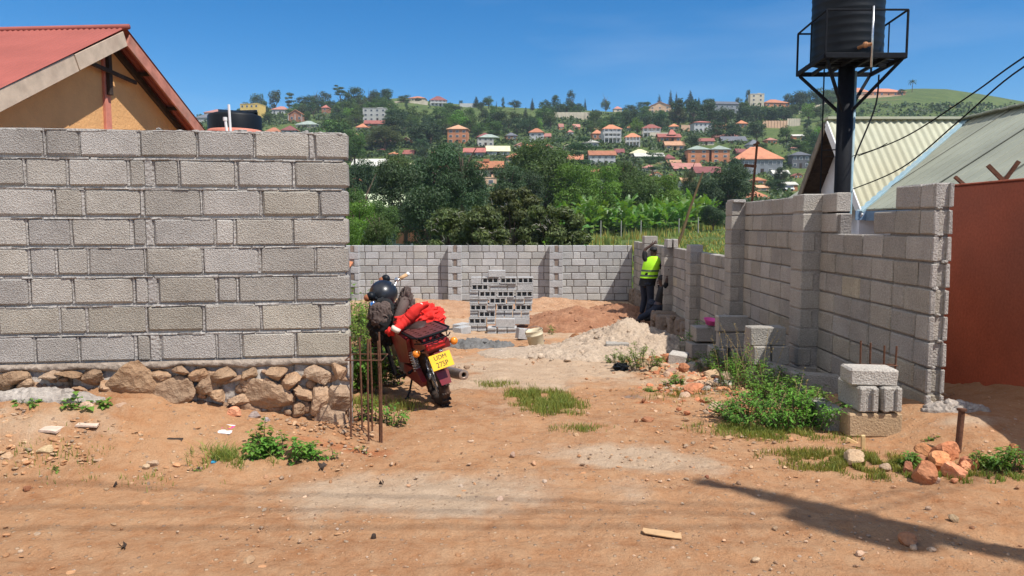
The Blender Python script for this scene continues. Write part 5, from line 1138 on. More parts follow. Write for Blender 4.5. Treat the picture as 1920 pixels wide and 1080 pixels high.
# undergrowth covering the slopes between the trees (nobody could count it)
M_LEAFU = leafmat('undergrowth leaves', (.038, .068, .024), .15)
def undergrowth():
    rng = np.random.default_rng(9); N = 26000; px = rng.uniform(280, 1960, N); y = rng.uniform(196, 440, N)
    Ds = np.geomspace(76, 640, 900); out = []
    for a, b in zip(px, y):
        if 715 < a < 1030 and 186 < b < 236 and rng.random() > .05: continue
        if a > 1500 and b < 262 and rng.random() > (.75 if a > 1690 and b < 228 else (.30 if a > 1600 else .08)): continue
        if a < 655 and b > 262 and rng.random() < .6: continue
        if b < np.interp(a, SKY_PX, SKY_Y) + 1: continue
        if a > 1100 and b > 425: continue
        if 1425 < a < 1500 and 236 < b < 262: continue
        if a > 1480 and b > 300: continue
        if any(abs(a - h[1]) < h[4] * .5 and h[2] < b < h[3] - 1 for h in HOUSES): continue
        p = at(a, b, 1.0); r = CAMZ + (p.z - CAMZ) * Ds; g = terrain(p.x * Ds, Ds); k = int(np.argmax(r <= g))
        if r[k] > g[k]: continue
        out.append((p.x * Ds[k], Ds[k], g[k]))
    C = np.array(out); n = len(C); per = 7
    P = np.repeat(C, per, 0); D = P[:, 1]; s = (.35 + D / 600 * .75); P = P + rng.normal(size=P.shape) * s[:, None] * np.array([1.5, 1.5, .55]); P[:, 2] += s * .7
    nr = rng.normal(size=P.shape) * .7; nr[:, 2] += .6; nr[:, 1] -= .4; nr /= np.linalg.norm(nr, axis=1)[:, None]; t = np.cross(nr, rng.normal(size=P.shape)); t /= np.linalg.norm(t, axis=1)[:, None]; b = np.cross(nr, t)
    q = (s * rng.uniform(.6, 1.3, len(P)))[:, None]; v = np.stack([P - t * q, P - b * q * .6, P + t * q, P + b * q * .6], 1).reshape(-1, 3)
    k = np.repeat(rng.uniform(.55, 1.5, n), per) * rng.uniform(.8, 1.2, len(P)); yel = np.repeat(rng.random(n) * .5, per); col = np.repeat(np.stack([k * (1 + yel), k * (1 + .3 * yel), k * (1 - .4 * yel)], -1), 4, 0)
    mb = MB(); mb.arr(v, np.arange(len(v)).reshape(-1, 4), col); mb.build('undergrowth', M_LEAFU, kind='stuff', label='mixed shrubs and undergrowth covering the far hillside between the houses', cat='undergrowth')
undergrowth()
# palms
def palm(px, ybase, ytop, label):
    p = on_ground(px, ybase); H = (ybase - ytop) / F * p.y; t = thing('palm_tree', label, 'tree', p); m = MB(); m.tube([(0, 0, -.5), (.1, 0, H * .5), (0, 0, H * .8)], [.25, .2, .16], 7); m.build('trunk', M_TRUNK, t)
    l = MB(); rg = random.Random(px)
    for i in range(20):
        a = i * 2.4; el = rg.uniform(-.2, 1.2); q = Vector((0, 0, H * .8)); dr = Vector((math.cos(a), math.sin(a), 0)); pts = [q]
        for j in range(5): ang = el - j * .38; q = q + (dr * math.cos(ang) + Vector((0, 0, math.sin(ang)))) * H * .085; pts.append(q)
        sd_ = Vector((-dr.y, dr.x, 0)) * .28
        for j in range(5): l.add([pts[j] - sd_, pts[j + 1] - sd_, pts[j + 1] + sd_, pts[j] + sd_], [(0, 1, 2, 3)])
    l.build('crown', M_LEAFD, t)
palm(1710, 173, 150, 'lone palm on the bare hilltop right of the orange compound'); palm(1537, 190, 164, 'palm among the trees left behind the tank pole')
# bare pine-like tree on the far left skyline
p = on_ground(424, 206); H = 26 / F * p.y; t = thing('bare_tree', 'leafless tree on the skyline behind the black tank', 'tree', p); m = MB(); m.tube([(0, 0, -1), (0, 0, H)], [.3, .06], 6)
for i in range(22): a = i * 2.4; z = H * (.25 + .7 * i / 22); L_ = H * .38 * (1.1 - .6 * i / 22); m.tube([(0, 0, z), (L_ * math.cos(a), L_ * math.sin(a) * .7, z + L_ * .35)], [.10, .03], 4)
m.build('trunk', M_TRUNK, t)
# ================================================================ corrugated sheets
def corrugated(mb, P, u, v, nu, nv, pitch, amp, clip=None, t=.0):
    """sheet from corner P; u,v full edge vectors; ribs run along v; amp along normal. clip: function(point)->bool keep"""
    lu = u.length; n = u.cross(v).normalized(); cols = int(lu / pitch * 8); vs = []; 
    for i in range(cols + 1):
        a = i / cols; h = amp * math.cos(2 * math.pi * a * lu / pitch)
        for j in range(nv + 1): vs.append(P + u * a + v * (j / nv) + n * h)
    fs = [(i * (nv + 1) + j, (i + 1) * (nv + 1) + j, (i + 1) * (nv + 1) + j + 1, i * (nv + 1) + j + 1) for i in range(cols) for j in range(nv)]
    if clip: fs = [f for f in fs if all(clip(vs[k]) for k in f)]
    mb.add(vs, fs)
def beam(mb, a, b, w, h, up=Vector((0, 0, 1)), bev=.004):
    a, b = Vector(a), Vector(b); x = (b - a).normalized(); y = up.cross(x).normalized(); z = x.cross(y)
    mb.box((a + b) / 2, ((b - a).length, w, h), Matrix((x, y, z)).transposed(), bev)
# ---------------------------------------------------------------- house behind the left wall
M_REDSHEET = mat('red painted iron sheet', (.30, .085, .066), .6, .12, 1.4, .002, 30, dirt=(.34, .13, .10), spec=.2)
M_FASCIA = mat('bare fascia board', (.50, .39, .29), .8, .18, 5, .002, 60, dirt=(.34, .24, .18))
M_FASCIAP = mat('pink fascia board', (.42, .17, .12), .8, .3, 6, .002, 60, dirt=(.30, .20, .15))
Dr = 10.0
def _xz(px, py): q = at(px, py, 1.0); return q.x, q.z - CAMZ
(xa_, za_), (xn_, zn_), (xf_, zf_) = _xz(238, 52), _xz(0, 168), _xz(388, 246)
# solve gable direction and slope from the two rakes: zn+(za-zn)u = (za-zf)v-zf ; xn+(xa-xn)u = (xf-xa)v+xf
A_ = np.array([[za_ - zn_, -(za_ - zf_)], [xa_ - xn_, -(xf_ - xa_)]]); u_, v_ = np.linalg.solve(A_, np.array([-zf_ - zn_, xf_ - xn_]))
g_ = Vector((xn_ + (xa_ - xn_) * u_, 1, 0)); sl = zn_ + (za_ - zn_) * u_; AP = Vector((xa_ * Dr, Dr, CAMZ + za_ * Dr)); print('gable', g_, sl)
gn = g_.normalized(); rdir = Vector((-gn.y, gn.x, 0)).normalized()            # gable plane direction, ridge direction
hs2 = 3.0
lh = thing('gabled_house', 'yellow plastered house with red iron sheet roof showing over the near wall', 'house', (AP.x, AP.y, tz(-4, 9)))
def LP(s, r, dz=0): return AP + g_ * s + rdir * r + Vector((0, 0, -abs(s) * sl + dz))      # point on the roof plane
def L0(o): o.location = -lh.location; return o
m = MB()
for sgn in (-1, 1):
    P = LP(0, -.0) + Vector((0, 0, .0)); v = LP(sgn * hs2, 0) - LP(0, 0); u = rdir * 8
    corrugated(m, P, u, v, 0, 1, .076, .009)
ro = L0(m.build('roof', M_REDSHEET, lh, True))
rc = MB(); rc.tube([LP(0, -.03, .012), LP(0, 8, .012)], .036, 8); 
for k in (2.2, 5.0): beam(rc, LP(-.02, k, .015), LP(-hs2, k, .015), .02, .012)
q_ = rc.build('ridge_cap', M_REDSHEET, ro, True)
fa = MB(); a, b = LP(-.03, .02, -.13), LP(-hs2, .02, -.11); mid = a.lerp(b, .33)
beam(fa, a, mid, .028, .185); beam(fa, mid + rdir * .012, b, .028, .20); L0(fa.build('fascia', M_FASCIA, lh))
fa = MB(); a, b = LP(.03, .02, -.13), LP(hs2, .02, -.12); beam(fa, a, b, .028, .17); L0(fa.build('fascia', M_FASCIAP, lh))
fa = MB()
for k in (.32,): beam(fa, LP(.05, k, -.11), LP(hs2, k, -.11), .05, .09); beam(fa, LP(-.05, k, -.11), LP(-hs2, k, -.11), .05, .09)
for s_ in (.75, 1.45, 2.2):
    beam(fa, LP(s_, .03, -.05), LP(s_, .6, -.05), .05, .05); beam(fa, LP(-s_, .03, -.05), LP(-s_, .6, -.05), .05, .05)
L0(fa.build('rafter', M_DARKWOOD, lh))
ow = .34; w_ = MB()
p0 = [AP + g_ * s + rdir * ow + Vector((0, 0, z)) for s, z in ((-2.7, -2.7 * sl - .06), (0, -.06), (2.7, -2.7 * sl - .06), (2.7, -5), (-2.7, -5))]
w_.prism(p0, rdir * .2); L0(w_.build('gable_wall', M_YELLOW_PLASTER, lh))
w_ = MB(); beam(w_, AP + rdir * (ow - .02) + Vector((0, 0, -.3)), AP + rdir * (ow - .02) + Vector((0, 0, -4)), .04, .12, g_); L0(w_.build('painted_strip', M_PINK, lh))
w_ = MB(); c = AP + rdir * (ow - .07); beam(w_, c + Vector((0, 0, -.1)), c + Vector((0, 0, -.86)), .05, .07, g_); cc = c + rdir * -.03
beam(w_, cc - g_ * .62 + Vector((0, 0, -.52)), cc + g_ * .55 + Vector((0, 0, -.60)), .035, .05); L0(w_.build('truss_timber', M_DARKWOOD, lh))
w_ = MB(); w_.box(LP(0, 4.2) + Vector((0, 0, -3.6)), (7.4, 5.0, 3.6), Euler((0, 0, math.atan2(rdir.y, rdir.x)))); L0(w_.build('side_wall', M_YELLOW_PLASTER, lh))
# ---------------------------------------------------------------- black tank lid with white pipes behind the left wall
p = at(441, 245, 14.0); t = thing('water_tank', 'black plastic water tank top with torn lid just above the near wall', 'water tank', (p.x, p.y, tz(p.x, 14)))
zt = p.z - t.location.z; r0 = 47.5 / F * 14
m = MB(); m.lathe([(r0, 0), (r0, zt - .1), (r0, zt + .24), (r0 * .97, zt + .27), (r0 * .80, zt + .30), (r0 * .45, zt + .33), (0, zt + .34)], 30); m.build('body', M_BLACKPL, t, True)
m = MB(); rg = random.Random(2)
n = 30; vs = [(0, 0, zt + .37)]
for j in range(n): w = 2 * math.pi * j / n; rr_ = r0 * (.72 + .06 * math.sin(3 * w)); vs.append((rr_ * math.cos(w) + .04, rr_ * math.sin(w), zt + .33 + .035 * math.sin(2 * w + 1) + rg.uniform(-.02, .02)))
m.add(vs + [(x, y, z - .05) for x, y, z in vs], [(0, 1 + j, 1 + (j + 1) % n) for j in range(n)] + [(1 + j, n + 2 + j, n + 2 + (j + 1) % n, 1 + (j + 1) % n) for j in range(n)]); m.build('lid', M_BLACKPL, t)
m = MB(); m.lathe([(r0 * 1.05, zt - .12), (r0 * 1.08, zt - .04), (r0, zt + .0)], 30); m.build('rim', M_PINK, t, True)
for (x0, y0, x1, y1, r_, lab) in ((433, 260, 429, 196, .022, 'taller white vent pipe rising in front of the black tank top'), (427, 260, 422, 222, .024, 'shorter white pipe with cap in front of the black tank top')):
    a, b = at(x0, y0, 13.0), at(x1, y1, 13.0); m = MB(); m.tube([Vector((a.x, 13, tz(a.x, 13))), a, b], r_, 8)
    if r_ > .023: m.tube([b - Vector((0, 0, .04)), b + Vector((0, 0, .02))], .036, 8)
    m.build('vent_pipe', M_WHITE, label=lab, cat='pipe', group='white pipes by the black tank')
# ---------------------------------------------------------------- house behind the right wall
M_CREAMSHEET = mat('pale green cream iron sheet', (.42, .42, .31), .65, .10, 1.0, .001, 30, dirt=(.36, .33, .22), spec=.3)
M_OLDSHEET = mat('weathered grey green sheet', (.30, .31, .245), .75, .16, .9, .003, 20, dirt=(.27, .27, .21), spec=.2)
YR = 16.0; XR = at(1550, 224, YR).x; ZR = at(1550, 224, YR).z
rh_ = thing('gabled_house', 'white walled house with pale ribbed cross gable roof behind the stepped wall', 'house', (8, 16, -.5))
def R0(o): o.location = -rh_.location; return o
m = MB(); slA = 1.12; slM = .66; XM = at(1815, 222, YR).x
def valleyX(y): return XM - (YR - y) * slA / slM
v = Vector((0, -1.0, -slA)) * 1.78
corrugated(m, Vector((XR, YR, ZR)), Vector((XM - XR, 0, 0)), v, 0, 24, .155, .018, clip=lambda q: q.x < valleyX(q.y) + .07)
v = Vector((0, 1.0, -slA)) * 2.1; corrugated(m, Vector((XR, YR, ZR)), Vector((XM - XR + .5, 0, 0)), v, 0, 1, .155, .018)
ro = R0(m.build('gable_roof', M_CREAMSHEET, rh_, True))
m = MB(); beam(m, (XR - .02, YR, ZR + .02), (XM, YR, ZR + .02), .22, .05); m.build('ridge_cap', M_CREAMSHEET, ro)
m = MB(); XE = XM - (ZR - at(1650, 392, 14.3).z) / slM; vs = []
def mainz(x): return ZR - slM * (XM - x)
# main slope in overlapping sheets
for i, (y0, y1) in enumerate(((6.0, 9.2), (9.15, 12.0), (11.95, 15.2), (15.15, 19.5))):
    pass
m.add([(XE, 5.5, mainz(XE)), (XM, 5.5, ZR), (XM, 20, ZR), (XE, 20, mainz(XE)), (XE, 5.5, mainz(XE) - .02), (XM, 5.5, ZR - .02), (XM, 20, ZR - .02), (XE, 20, mainz(XE) - .02)], [(0, 1, 2, 3), (7, 6, 5, 4), (0, 4, 5, 1), (0, 3, 7, 4)])
m.add([(XM, 5.5, ZR), (XM + 4, 5.5, ZR - 2.6), (XM + 4, 20, ZR - 2.6), (XM, 20, ZR)], [(0, 1, 2, 3)])
y = 6.0
while y < 19.5:   # shallow ribs down the slope
    beam(m, (XE, y, mainz(XE) + .004), (XM, y, ZR + .004), .028, .012); y += .33
mr_ = R0(m.build('main_roof', M_OLDSHEET, rh_))
m = MB()
M_SEAM = mat('dark seam', (.10, .10, .08), .8)
for y in (14.6, 12.9, 11.2, 9.6): m = MB(); beam(m, (XE - .02, y, mainz(XE) + .014), (XM, y, ZR + .014), .02, .014); m.build('sheet_seam', M_SEAM, mr_)
m = MB(); rg = random.Random(6); yy = 5.5
while yy < 20: 
    m.box((XM, yy + .12, ZR + .02 + rg.uniform(-.006, .01)), (.34, .235, .04), None, .01); yy += .25
m.build('ridge_cap', M_OLDSHEET, mr_)
m = MB(); y1 = 14.22; beam(m, (valleyX(YR) - .02, YR - .03, ZR + .01), (valleyX(y1) - .02, y1, mainz(valleyX(y1)) + .02), .13, .05); R0(m.build('valley_flashing', M_BLUETRIM, rh_))
m = MB(); m.box((XE + .0, 9.9, mainz(XE) - .13), (.03, 8.7, .18)); m.box((XE - .10, 14.22, mainz(XE) - .12), (.22, .03, .18)); R0(m.build('eave_board', mat('blue fascia', (.16, .25, .36), .6, .2, 6), rh_))
wl = MB(); xw = XR + .42
wl.prism([(xw, YR - 1.55, -1), (xw, YR - 1.55, ZR - 1.55 * slA - .1), (xw, YR, ZR - .12), (xw, YR + 1.9, ZR - 1.9 * slA - .1), (xw, YR + 1.9, -1)], (.15, 0, 0))

R0(wl.build('gable_wall', M_WHITEWALL, rh_))
wl = MB(); wl.box((xw + 1.7, YR - 1.60, .2), (3.2, .1, 3.1)); wl.box((XE + .45, 10.2, .3), (.12, 8.2, 3.0)); wl.box((xw - .17, YR - 1.62, .35), (.5, .1, 2.9)); R0(wl.build('wall', M_WHITEWALL, rh_))
bb = MB(); beam(bb, (XR - .02, YR - .02, ZR - .10), (XR - .02, YR - 1.78, ZR - 1.78 * slA - .08), .03, .17); R0(bb.build('barge_board', M_WHITE, rh_))
bb = MB(); beam(bb, (XR - .02, YR + .02, ZR - .10), (XR - .02, YR + 2.1, ZR - 2.1 * slA - .08), .03, .17); R0(bb.build('barge_board', mat('grey brown board', (.20, .17, .13), .85, .3, 8), rh_))
bb = MB()
for k in (.35, .85, 1.35): beam(bb, (XR + .02, YR + k, ZR - k * slA - .09), (XR + .44, YR + k, ZR - k * slA - .09), .05, .06); beam(bb, (XR + .02, YR - k, ZR - k * slA - .09), (XR + .44, YR - k, ZR - k * slA - .09), .05, .06)
R0(bb.build('rafter', M_DARKWOOD, rh_))
bb = MB(); bb.prism([(XR + .0, YR + .02, ZR - .07), (XR + .0, YR + 2.1, ZR - 2.1 * slA - .04), (XR + .6, YR + 2.1, ZR - 2.1 * slA - .04), (XR + .6, YR + .02, ZR - .07)], (0, -.01, -.012)); R0(bb.build('eave_shade_sheet', M_DARKWOOD, rh_))  # dark sheet added under the overhang, its colour standing in for eave shade
# ---------------------------------------------------------------- elevated tank
TX, TY = at(1583, 250, 12.75).x, 12.75
tw = thing('tank_tower', 'dark steel pole tower with railed platform carrying the black water tank', 'tower', (TX, TY, -.5))
zp = at(1547, 104, 12.0).z + .5; hN, hF = 12.0 - TY, 13.5 - TY; xl, xr = -.62, .68
def T(pxx, d, yy=115): return at(pxx, yy, d).x - TX
nl, nr_ = T(1547, 12.0), T(1699, 12.0); fl, fr = T(1495, 13.5), T(1634, 13.5)
C_ = {'nl': Vector((nl, hN, zp)), 'nr': Vector((nr_, hN, zp)), 'fl': Vector((fl, hF, zp)), 'fr': Vector((fr, hF, zp))}
m = MB(); m.tube([(0, 0, -.5), (0, 0, zp - .03)], .130, 20); m.build('pole', M_IRON, tw, True)
m = MB()
for a, b in (('nl', 'nr'), ('nr', 'fr'), ('fr', 'fl'), ('fl', 'nl')): beam(m, C_[a], C_[b], .04, .075)
for k in (.2, .4, .6, .8): beam(m, C_['nl'].lerp(C_['nr'], k), C_['fl'].lerp(C_['fr'], k), .05, .05)
beam(m, C_['nl'].lerp(C_['fl'], .5), C_['nr'].lerp(C_['fr'], .5), .06, .05)
for k in (.06, .16, .27, .40, .52, .64): a = C_['nl'].lerp(C_['fl'], k) + Vector((0, 0, .045)); b = C_['nr'].lerp(C_['fr'], k) + Vector((0, 0, .045)); beam(m, a, b, .13, .015)
m.build('platform', M_IRON, tw)
m = MB(); ru = Vector((0, 0, .70))
for k in C_: beam(m, C_[k], C_[k] + ru, .03, .03, Vector((0, 1, 0)))
for a, b in (('nl', 'nr'), ('nr', 'fr'), ('fr', 'fl'), ('fl', 'nl')): beam(m, C_[a] + ru, C_[b] + ru, .028, .028)
for a, b in (('nr', 'fr'), ('fl', 'nl')): q = C_[a].lerp(C_[b], .5); beam(m, q, q + ru, .02, .02, Vector((0, 1, 0)))
m.build('railing', M_IRON, tw)
for k in C_:
    m = MB(); zz = zp - .78; e = C_[k] * .94; e.z = zp - .04; beam(m, (C_[k].x * .09, C_[k].y * .09, zz), e, .045, .045, Vector((0, 1, .01))); m.build('brace', M_IRON, tw)
m = MB(); m.tube([(.13, -.05, -.4), (.13, -.05, zp - .1)], .026, 8); m.build('riser_pipe', M_BLUETRIM, tw, True)
m = MB(); a = Vector((T(1633, 12.0), hN - .02, zp)); m.tube([a + Vector((0, 0, -.18)), a + Vector((0, 0, .75))], .018, 8); m.build('white_pipe', M_CHROME, tw, True)
m = MB(); q = a + Vector((-.08, .05, .17)); m.tube([q + Vector((.08, -.05, 0)), q, q + Vector((-.02, .2, 0))], .03, 8); m.ball(q, .05, 8, 6); m.build('valve', mat('brass valve', (.35, .16, .07), .5, .3, 20), tw)
m = MB()
m.tube([(T(1548, 12.9), .15, -.3), (T(1546, 12.9), .15, zp)], .012, 6); beam(m, (T(1545, 12.9), .15, 2.9 + .45), (-.1, 0, 2.9 + .45), .02, .02)
m.build('ladder_rod', M_IRON, tw)
tk = thing('water_tank', 'ribbed black plastic water tank standing on the railed tower platform', 'water tank', (T(1588, 12.75) + TX, 12.78, zp - .5 + .06))
rT = .56; pr = [(0, 0), (rT * .99, 0), (rT, .03)]
for i in range(13): z = .06 + i * .135; pr += [(rT, z), (rT * 1.012, z + .025), (rT * 1.012, z + .045), (rT, z + .07)]
pr += [(rT, 1.82), (rT * .9, 1.98), (.2, 2.12), (.2, 2.2), (0, 2.2)]
m = MB(); m.lathe(pr, 48); m.build('body', M_BLACKPL, tk, True)
# ---------------------------------------------------------------- cables
def cable(pts, r, label, m=None):
    P = [Vector(p) for p in pts]; out = []
    for i in range(len(P) - 1):
        a = P[max(i - 1, 0)]; b = P[i]; c = P[i + 1]; d = P[min(i + 2, len(P) - 1)]
        for k in range(8):
            t = k / 8; out.append(.5 * ((2 * b) + (-a + c) * t + (2 * a - 5 * b + 4 * c - d) * t * t + (-a + 3 * b - 3 * c + d) * t ** 3))
    out.append(P[-1]); mb = MB(); mb.tube(out, r, 6); return mb.build('cable', m or M_IRON, label=label, cat='cable', group='cables crossing at the tank tower')
UP = Vector((5.5, 1.0, 0))
FR1, FR2 = at(2180, -60, 6.5), at(2180, -20, 6.4)
cable([FR1, at(1920, 107, 7.6), at(1820, 178, 8.8), at(1700, 255, 10.5), at(1610, 292, 12.6)], .009, 'upper black cable sweeping from the top right corner to the tank pole')
cable([FR2, at(1920, 125, 7.6), at(1800, 225, 9.0), at(1690, 315, 10.5), at(1590, 358, 13.0)], .009, 'lower black cable sweeping from the right edge over the pale roof')
cable([at(1648, 140, 13.2), at(1641, 200, 13.2), at(1605, 290, 13.0), at(1586, 345, 13.0)], .014, 'black hose hanging from the platform and curving in to the pole')
cable([at(1548, 293, 13.5), at(1590, 294, 12.9), at(1640, 280, 11.5), at(1664, 268, 11.2)], .006, 'thin wire running level behind the pole under the gable')
# utility pole beside the photographer: only its shadow falls in the view
up = thing('utility_pole', 'wooden utility pole with transformer on the verge outside the right edge of the view', 'utility pole', UP)
m = MB(); m.tube([(0, 0, -.5), (0, 0, 4), (0, 0, 8.6)], [.13, .11, .075], 12); m.build('pole', M_TRUNK, up, True)
m = MB(); m.tube([(-.05, -.15, 6.9), (-.05, -.15, 7.6)], .165, 18); m.box((-.02, -.1, 7.3), (.3, .25, .12)); m.tube([(-.1, -.22, 7.65), (-.1, -.22, 7.8)], .04, 8); m.tube([(.02, -.22, 7.65), (.02, -.22, 7.8)], .04, 8); m.build('transformer', M_GREYMETAL, up, True)
m = MB(); beam(m, (-.22, .18, 8.0), (.22, -.18, 8.0), .09, .09); m.build('crossarm', M_TRUNK, up)
for i, (e, z) in enumerate((((4.5, 2.7), 7.25), ((4.6, 2.2), 7.55), ((-15, .5), 7.3), ((-15, 1.1), 7.6), ((-15, .1), 6.9))):
    m = MB(); m.tube([(0, 0, z), (e[0] * .5, e[1] * .5, z - .15), (e[0], e[1], z)], .009, 6); m.build('wire', M_IRON, up)
# ---------------------------------------------------------------- poles beyond the wall
a, b = at(1268, 466, 25.0), at(1318, 322, 25.0); m = MB(); rg = random.Random(1)
pts = [Vector((a.x - .35, 25, tz(a.x, 25) - .2))] + [a.lerp(b, k / 6) + Vector((rg.uniform(-.02, .02), 0, 0)) for k in range(7)]; m.tube(pts, [.05] * 4 + [.045, .04, .035, .03], 7)
m.build('bamboo_pole', mat('old bamboo', (.12, .085, .04), .8, .3, 6), label='long bamboo pole leaning over the low part of the stepped wall', cat='pole')
tp = thing('wooden_post', 'rusty brown T shaped post standing behind the stepped wall', 'post', (4.35, 13.5, -.6))
a, b = at(1409, 390, 13.5) - tp.location, at(1420, 265, 13.5) - tp.location; m = MB(); beam(m, a - (b - a) * .6, b, .034, .034, Vector((0, 1, 0))); m.build('upright', M_RUST, tp)
m = MB(); beam(m, at(1396, 310, 13.46) - tp.location, at(1418, 312, 13.46) - tp.location, .04, .05); beam(m, at(1413, 272, 13.46) - tp.location, at(1424, 268, 13.46) - tp.location, .04, .04); m.build('arm', M_RUST, tp)
a = at(1329, 455, 24.5); b = at(1330, 405, 24.5)
# ---------------------------------------------------------------- small shed at the far left of the plot
sh = thing('lean_to', 'little lean-to with rusty tile roof at the left end of the back wall', 'shed', (-4.7, 21.4, tz(-4.7, 21.4)))
m = MB(); m.box((-.62, .75, 1.16), (.95, 1.2, .06), Euler((R(18), R(12), 0)), .01); m.build('roof', RM['rust'], sh)
m = MB(); m.box((-.62, .8, .5), (.85, 1.0, 1.12)); m.build('wall', WM['dgrey'], sh)
# ---------------------------------------------------------------- starter bars
def rebar(label, rods, zt, ring, loc, lean=0):
    t = thing('rebar_cage', label, 'rebar', loc); rg = random.Random(len(rods))
    for (x, y, h) in rods:
        m = MB(); m.tube([(x, y, -.15), (x + rg.uniform(-.008, .008), y, h * .5), (x + rg.uniform(-.012, .012), y + rg.uniform(-.01, .01), h)], .0075, 6); m.build('bar', M_RUST, t)
    if ring:
        m = MB(); xs = [r[0] for r in rods]; ys = [r[1] for r in rods]; x0, x1, y0, y1 = min(xs) - .03, max(xs) + .012, min(ys) - .01, max(ys) + .01
        m.tube([(x0, y0, ring), (x1, y0, ring), (x1, y1, ring), (x0, y1, ring), (x0, y0, ring)], .005, 6); m.build('stirrup', M_RUST, t)
    return t
zc = tz(-1.2, 5.6)
gl = atz(690, 818, zc)
rebar('six rusty starter bars tied with a stirrup at the end of the near wall', [(-.125, 0, .74), (-.085, .22, .70), (.005, 0, .72), (-.015, .24, .66), (.08, .03, .70), (.10, .0, .77)], 0, .565, gl)
rebar('four dark starter bars rising behind the little block pile', [(-.15, 0, .66), (-.06, .02, .64), (.03, .0, .62), (.12, -.02, .62)], 0, .46, (2.98, 5.98, 0))
# ---------------------------------------------------------------- iron stake, pegs, litter
p = on_ground(1795, 848); m = MB(); m.tube([(0, 0, -.1), (.012, 0, .285)], .021, 12); m.lathe([(0, .305), (.03, .30), (.031, .285), (.02, .282)], 14, (.012, 0, 0)); m.build('iron_stake', M_RUST, None, loc=p, rot=(R(-2), R(2), 0), label='rusty iron stake with flattened head driven in beside the red rocks', cat='stake')
for i, (px, py, h, rx, ry) in enumerate(((1618, 843, .125, R(4), R(-4)), (1606, 833, .11, R(5), R(-62)))):
    p = on_ground(px, py); m = MB(); m.box((0, 0, h / 2 - .02), (.028, .02, h), None, .003); m.build('wooden_peg', mat('fresh wood', (.62, .42, .20), .7, .15, 20, .001, 60), None, loc=p, rot=(rx, ry, 0), label=('upright yellow wooden peg in front of the tan block', 'fallen yellow wooden peg left of the upright one')[i], cat='peg', group='wooden pegs')
def flat(px, py, w, h, rot, m_, name, label, cat, th=.004, z=.012, shape=None):
    p = on_ground(px, py); k = 1 / F * p.y; mb = MB(); sh_ = shape or [(-.5, -.5), (.1, -.42), (.5, -.5), (.44, .5), (-.1, .4), (-.5, .46)]
    mb.prism([(x * w * k, y * h * k * 3.0, 0) for x, y in sh_], (0, 0, th)); return mb.build(name, m_, None, loc=(p.x, p.y, p.z + z), rot=(R(6), R(3), R(rot)), label=label, cat=cat)
M_CARD = mat('tan cardboard', (.46, .29, .15), .8, .12, 20, dirt=(.5, .3, .14)); M_PAPER = mat('white paper', (.75, .70, .70), .7, .05, 10)
flat(1242, 1004, 76, 8, -17, M_CARD, 'cardboard_scrap', 'torn strip of tan cardboard lying on the road', 'cardboard', .005, .008, [(-.5, -.2), (-.42, -.5), (.2, -.5), (.5, -.42), (.44, .55), (.34, .30), (.2, .5), (-.3, .30), (-.5, .30)])
pk = flat(428, 812, 28, 14, -8, M_PAPER, 'paper_packet', 'flattened white and pink paper packet on the bank under the near wall', 'packet', .004, .02, [(-.5, -.5), (.5, -.5), (.5, .5), (-.5, .5)])
mb = MB(); k = 5.4 / F; mb.box((-.1 * 28 * k, .16 * 42 * k, .006), (22 * k, 14 * k, .003)); mb.build('pink_print', mat('magenta print', (.55, .07, .22), .6, .1, 10), pk)
mb = MB(); mb.box((-.1 * 28 * k, .16 * 42 * k, .0085), (9 * k, 7 * k, .002)); mb.build('yellow_print', M_YPLATE, pk)
flat(404, 871, 14, 4, 12, mat('blue plastic', (.05, .30, .50), .4, .1, 10), 'plastic_scrap', 'small blue plastic scrap in the grass of the bank', 'plastic scrap', .008)
flat(328, 831, 30, 5, 5, M_DARKWOOD, 'plastic_scrap', 'dark curled scrap lying on the bank below the near wall', 'scrap', .015)
flat(98, 811, 36, 9, -6, mat('pale stone', (.55, .42, .33), .9, .2, 20, .003, 60), 'paper_scrap', 'pale dusty sheet half buried on the bank at the left', 'paper scrap', .015)
flat(165, 804, 40, 5, 4, mat('pale stone2', (.55, .42, .33), .9, .2, 20, .003, 60), 'paper_scrap', 'long pale strip half buried right of the dusty sheet', 'paper scrap', .012)
for i, (px, py, w) in enumerate(((232, 1031, 26), (600, 880, 34), (212, 915, 16), (718, 911, 16))):
    p = on_ground(px, py); m = MB(); rg = random.Random(i)
    for q in range(4):
        a = rg.uniform(0, 6.28); l = w / F * p.y * .5; m.prism([(0, 0, .004), (l * math.cos(a), l * math.sin(a), .012), (l * .8 * math.cos(a + .5), l * .8 * math.sin(a + .5), .03)], (0, 0, .003))
    m.build('dry_leaf', M_DARKWOOD, None, loc=p, label=('black crumpled scrap on the road at the lower left', 'dark dead leaves at the road edge below the leafy weed', 'small dark scrap at the foot of the bank', 'tiny dark twig on the pale tyre track')[i], cat='dead leaf')
# pink bowl
p = at(1333, 605, 10.75); m = MB(); m.lathe([(0, 0), (.07, 0), (.11, .075), (.118, .08), (.112, .082), (.068, .01), (0, .01)], 20); m.build('plastic_bowl', M_PINKPL, None, True, loc=p + Vector((0, 0, -.03)), rot=(R(8), R(6), 0), label='bright pink plastic bowl on the shaded blocks', cat='bowl')
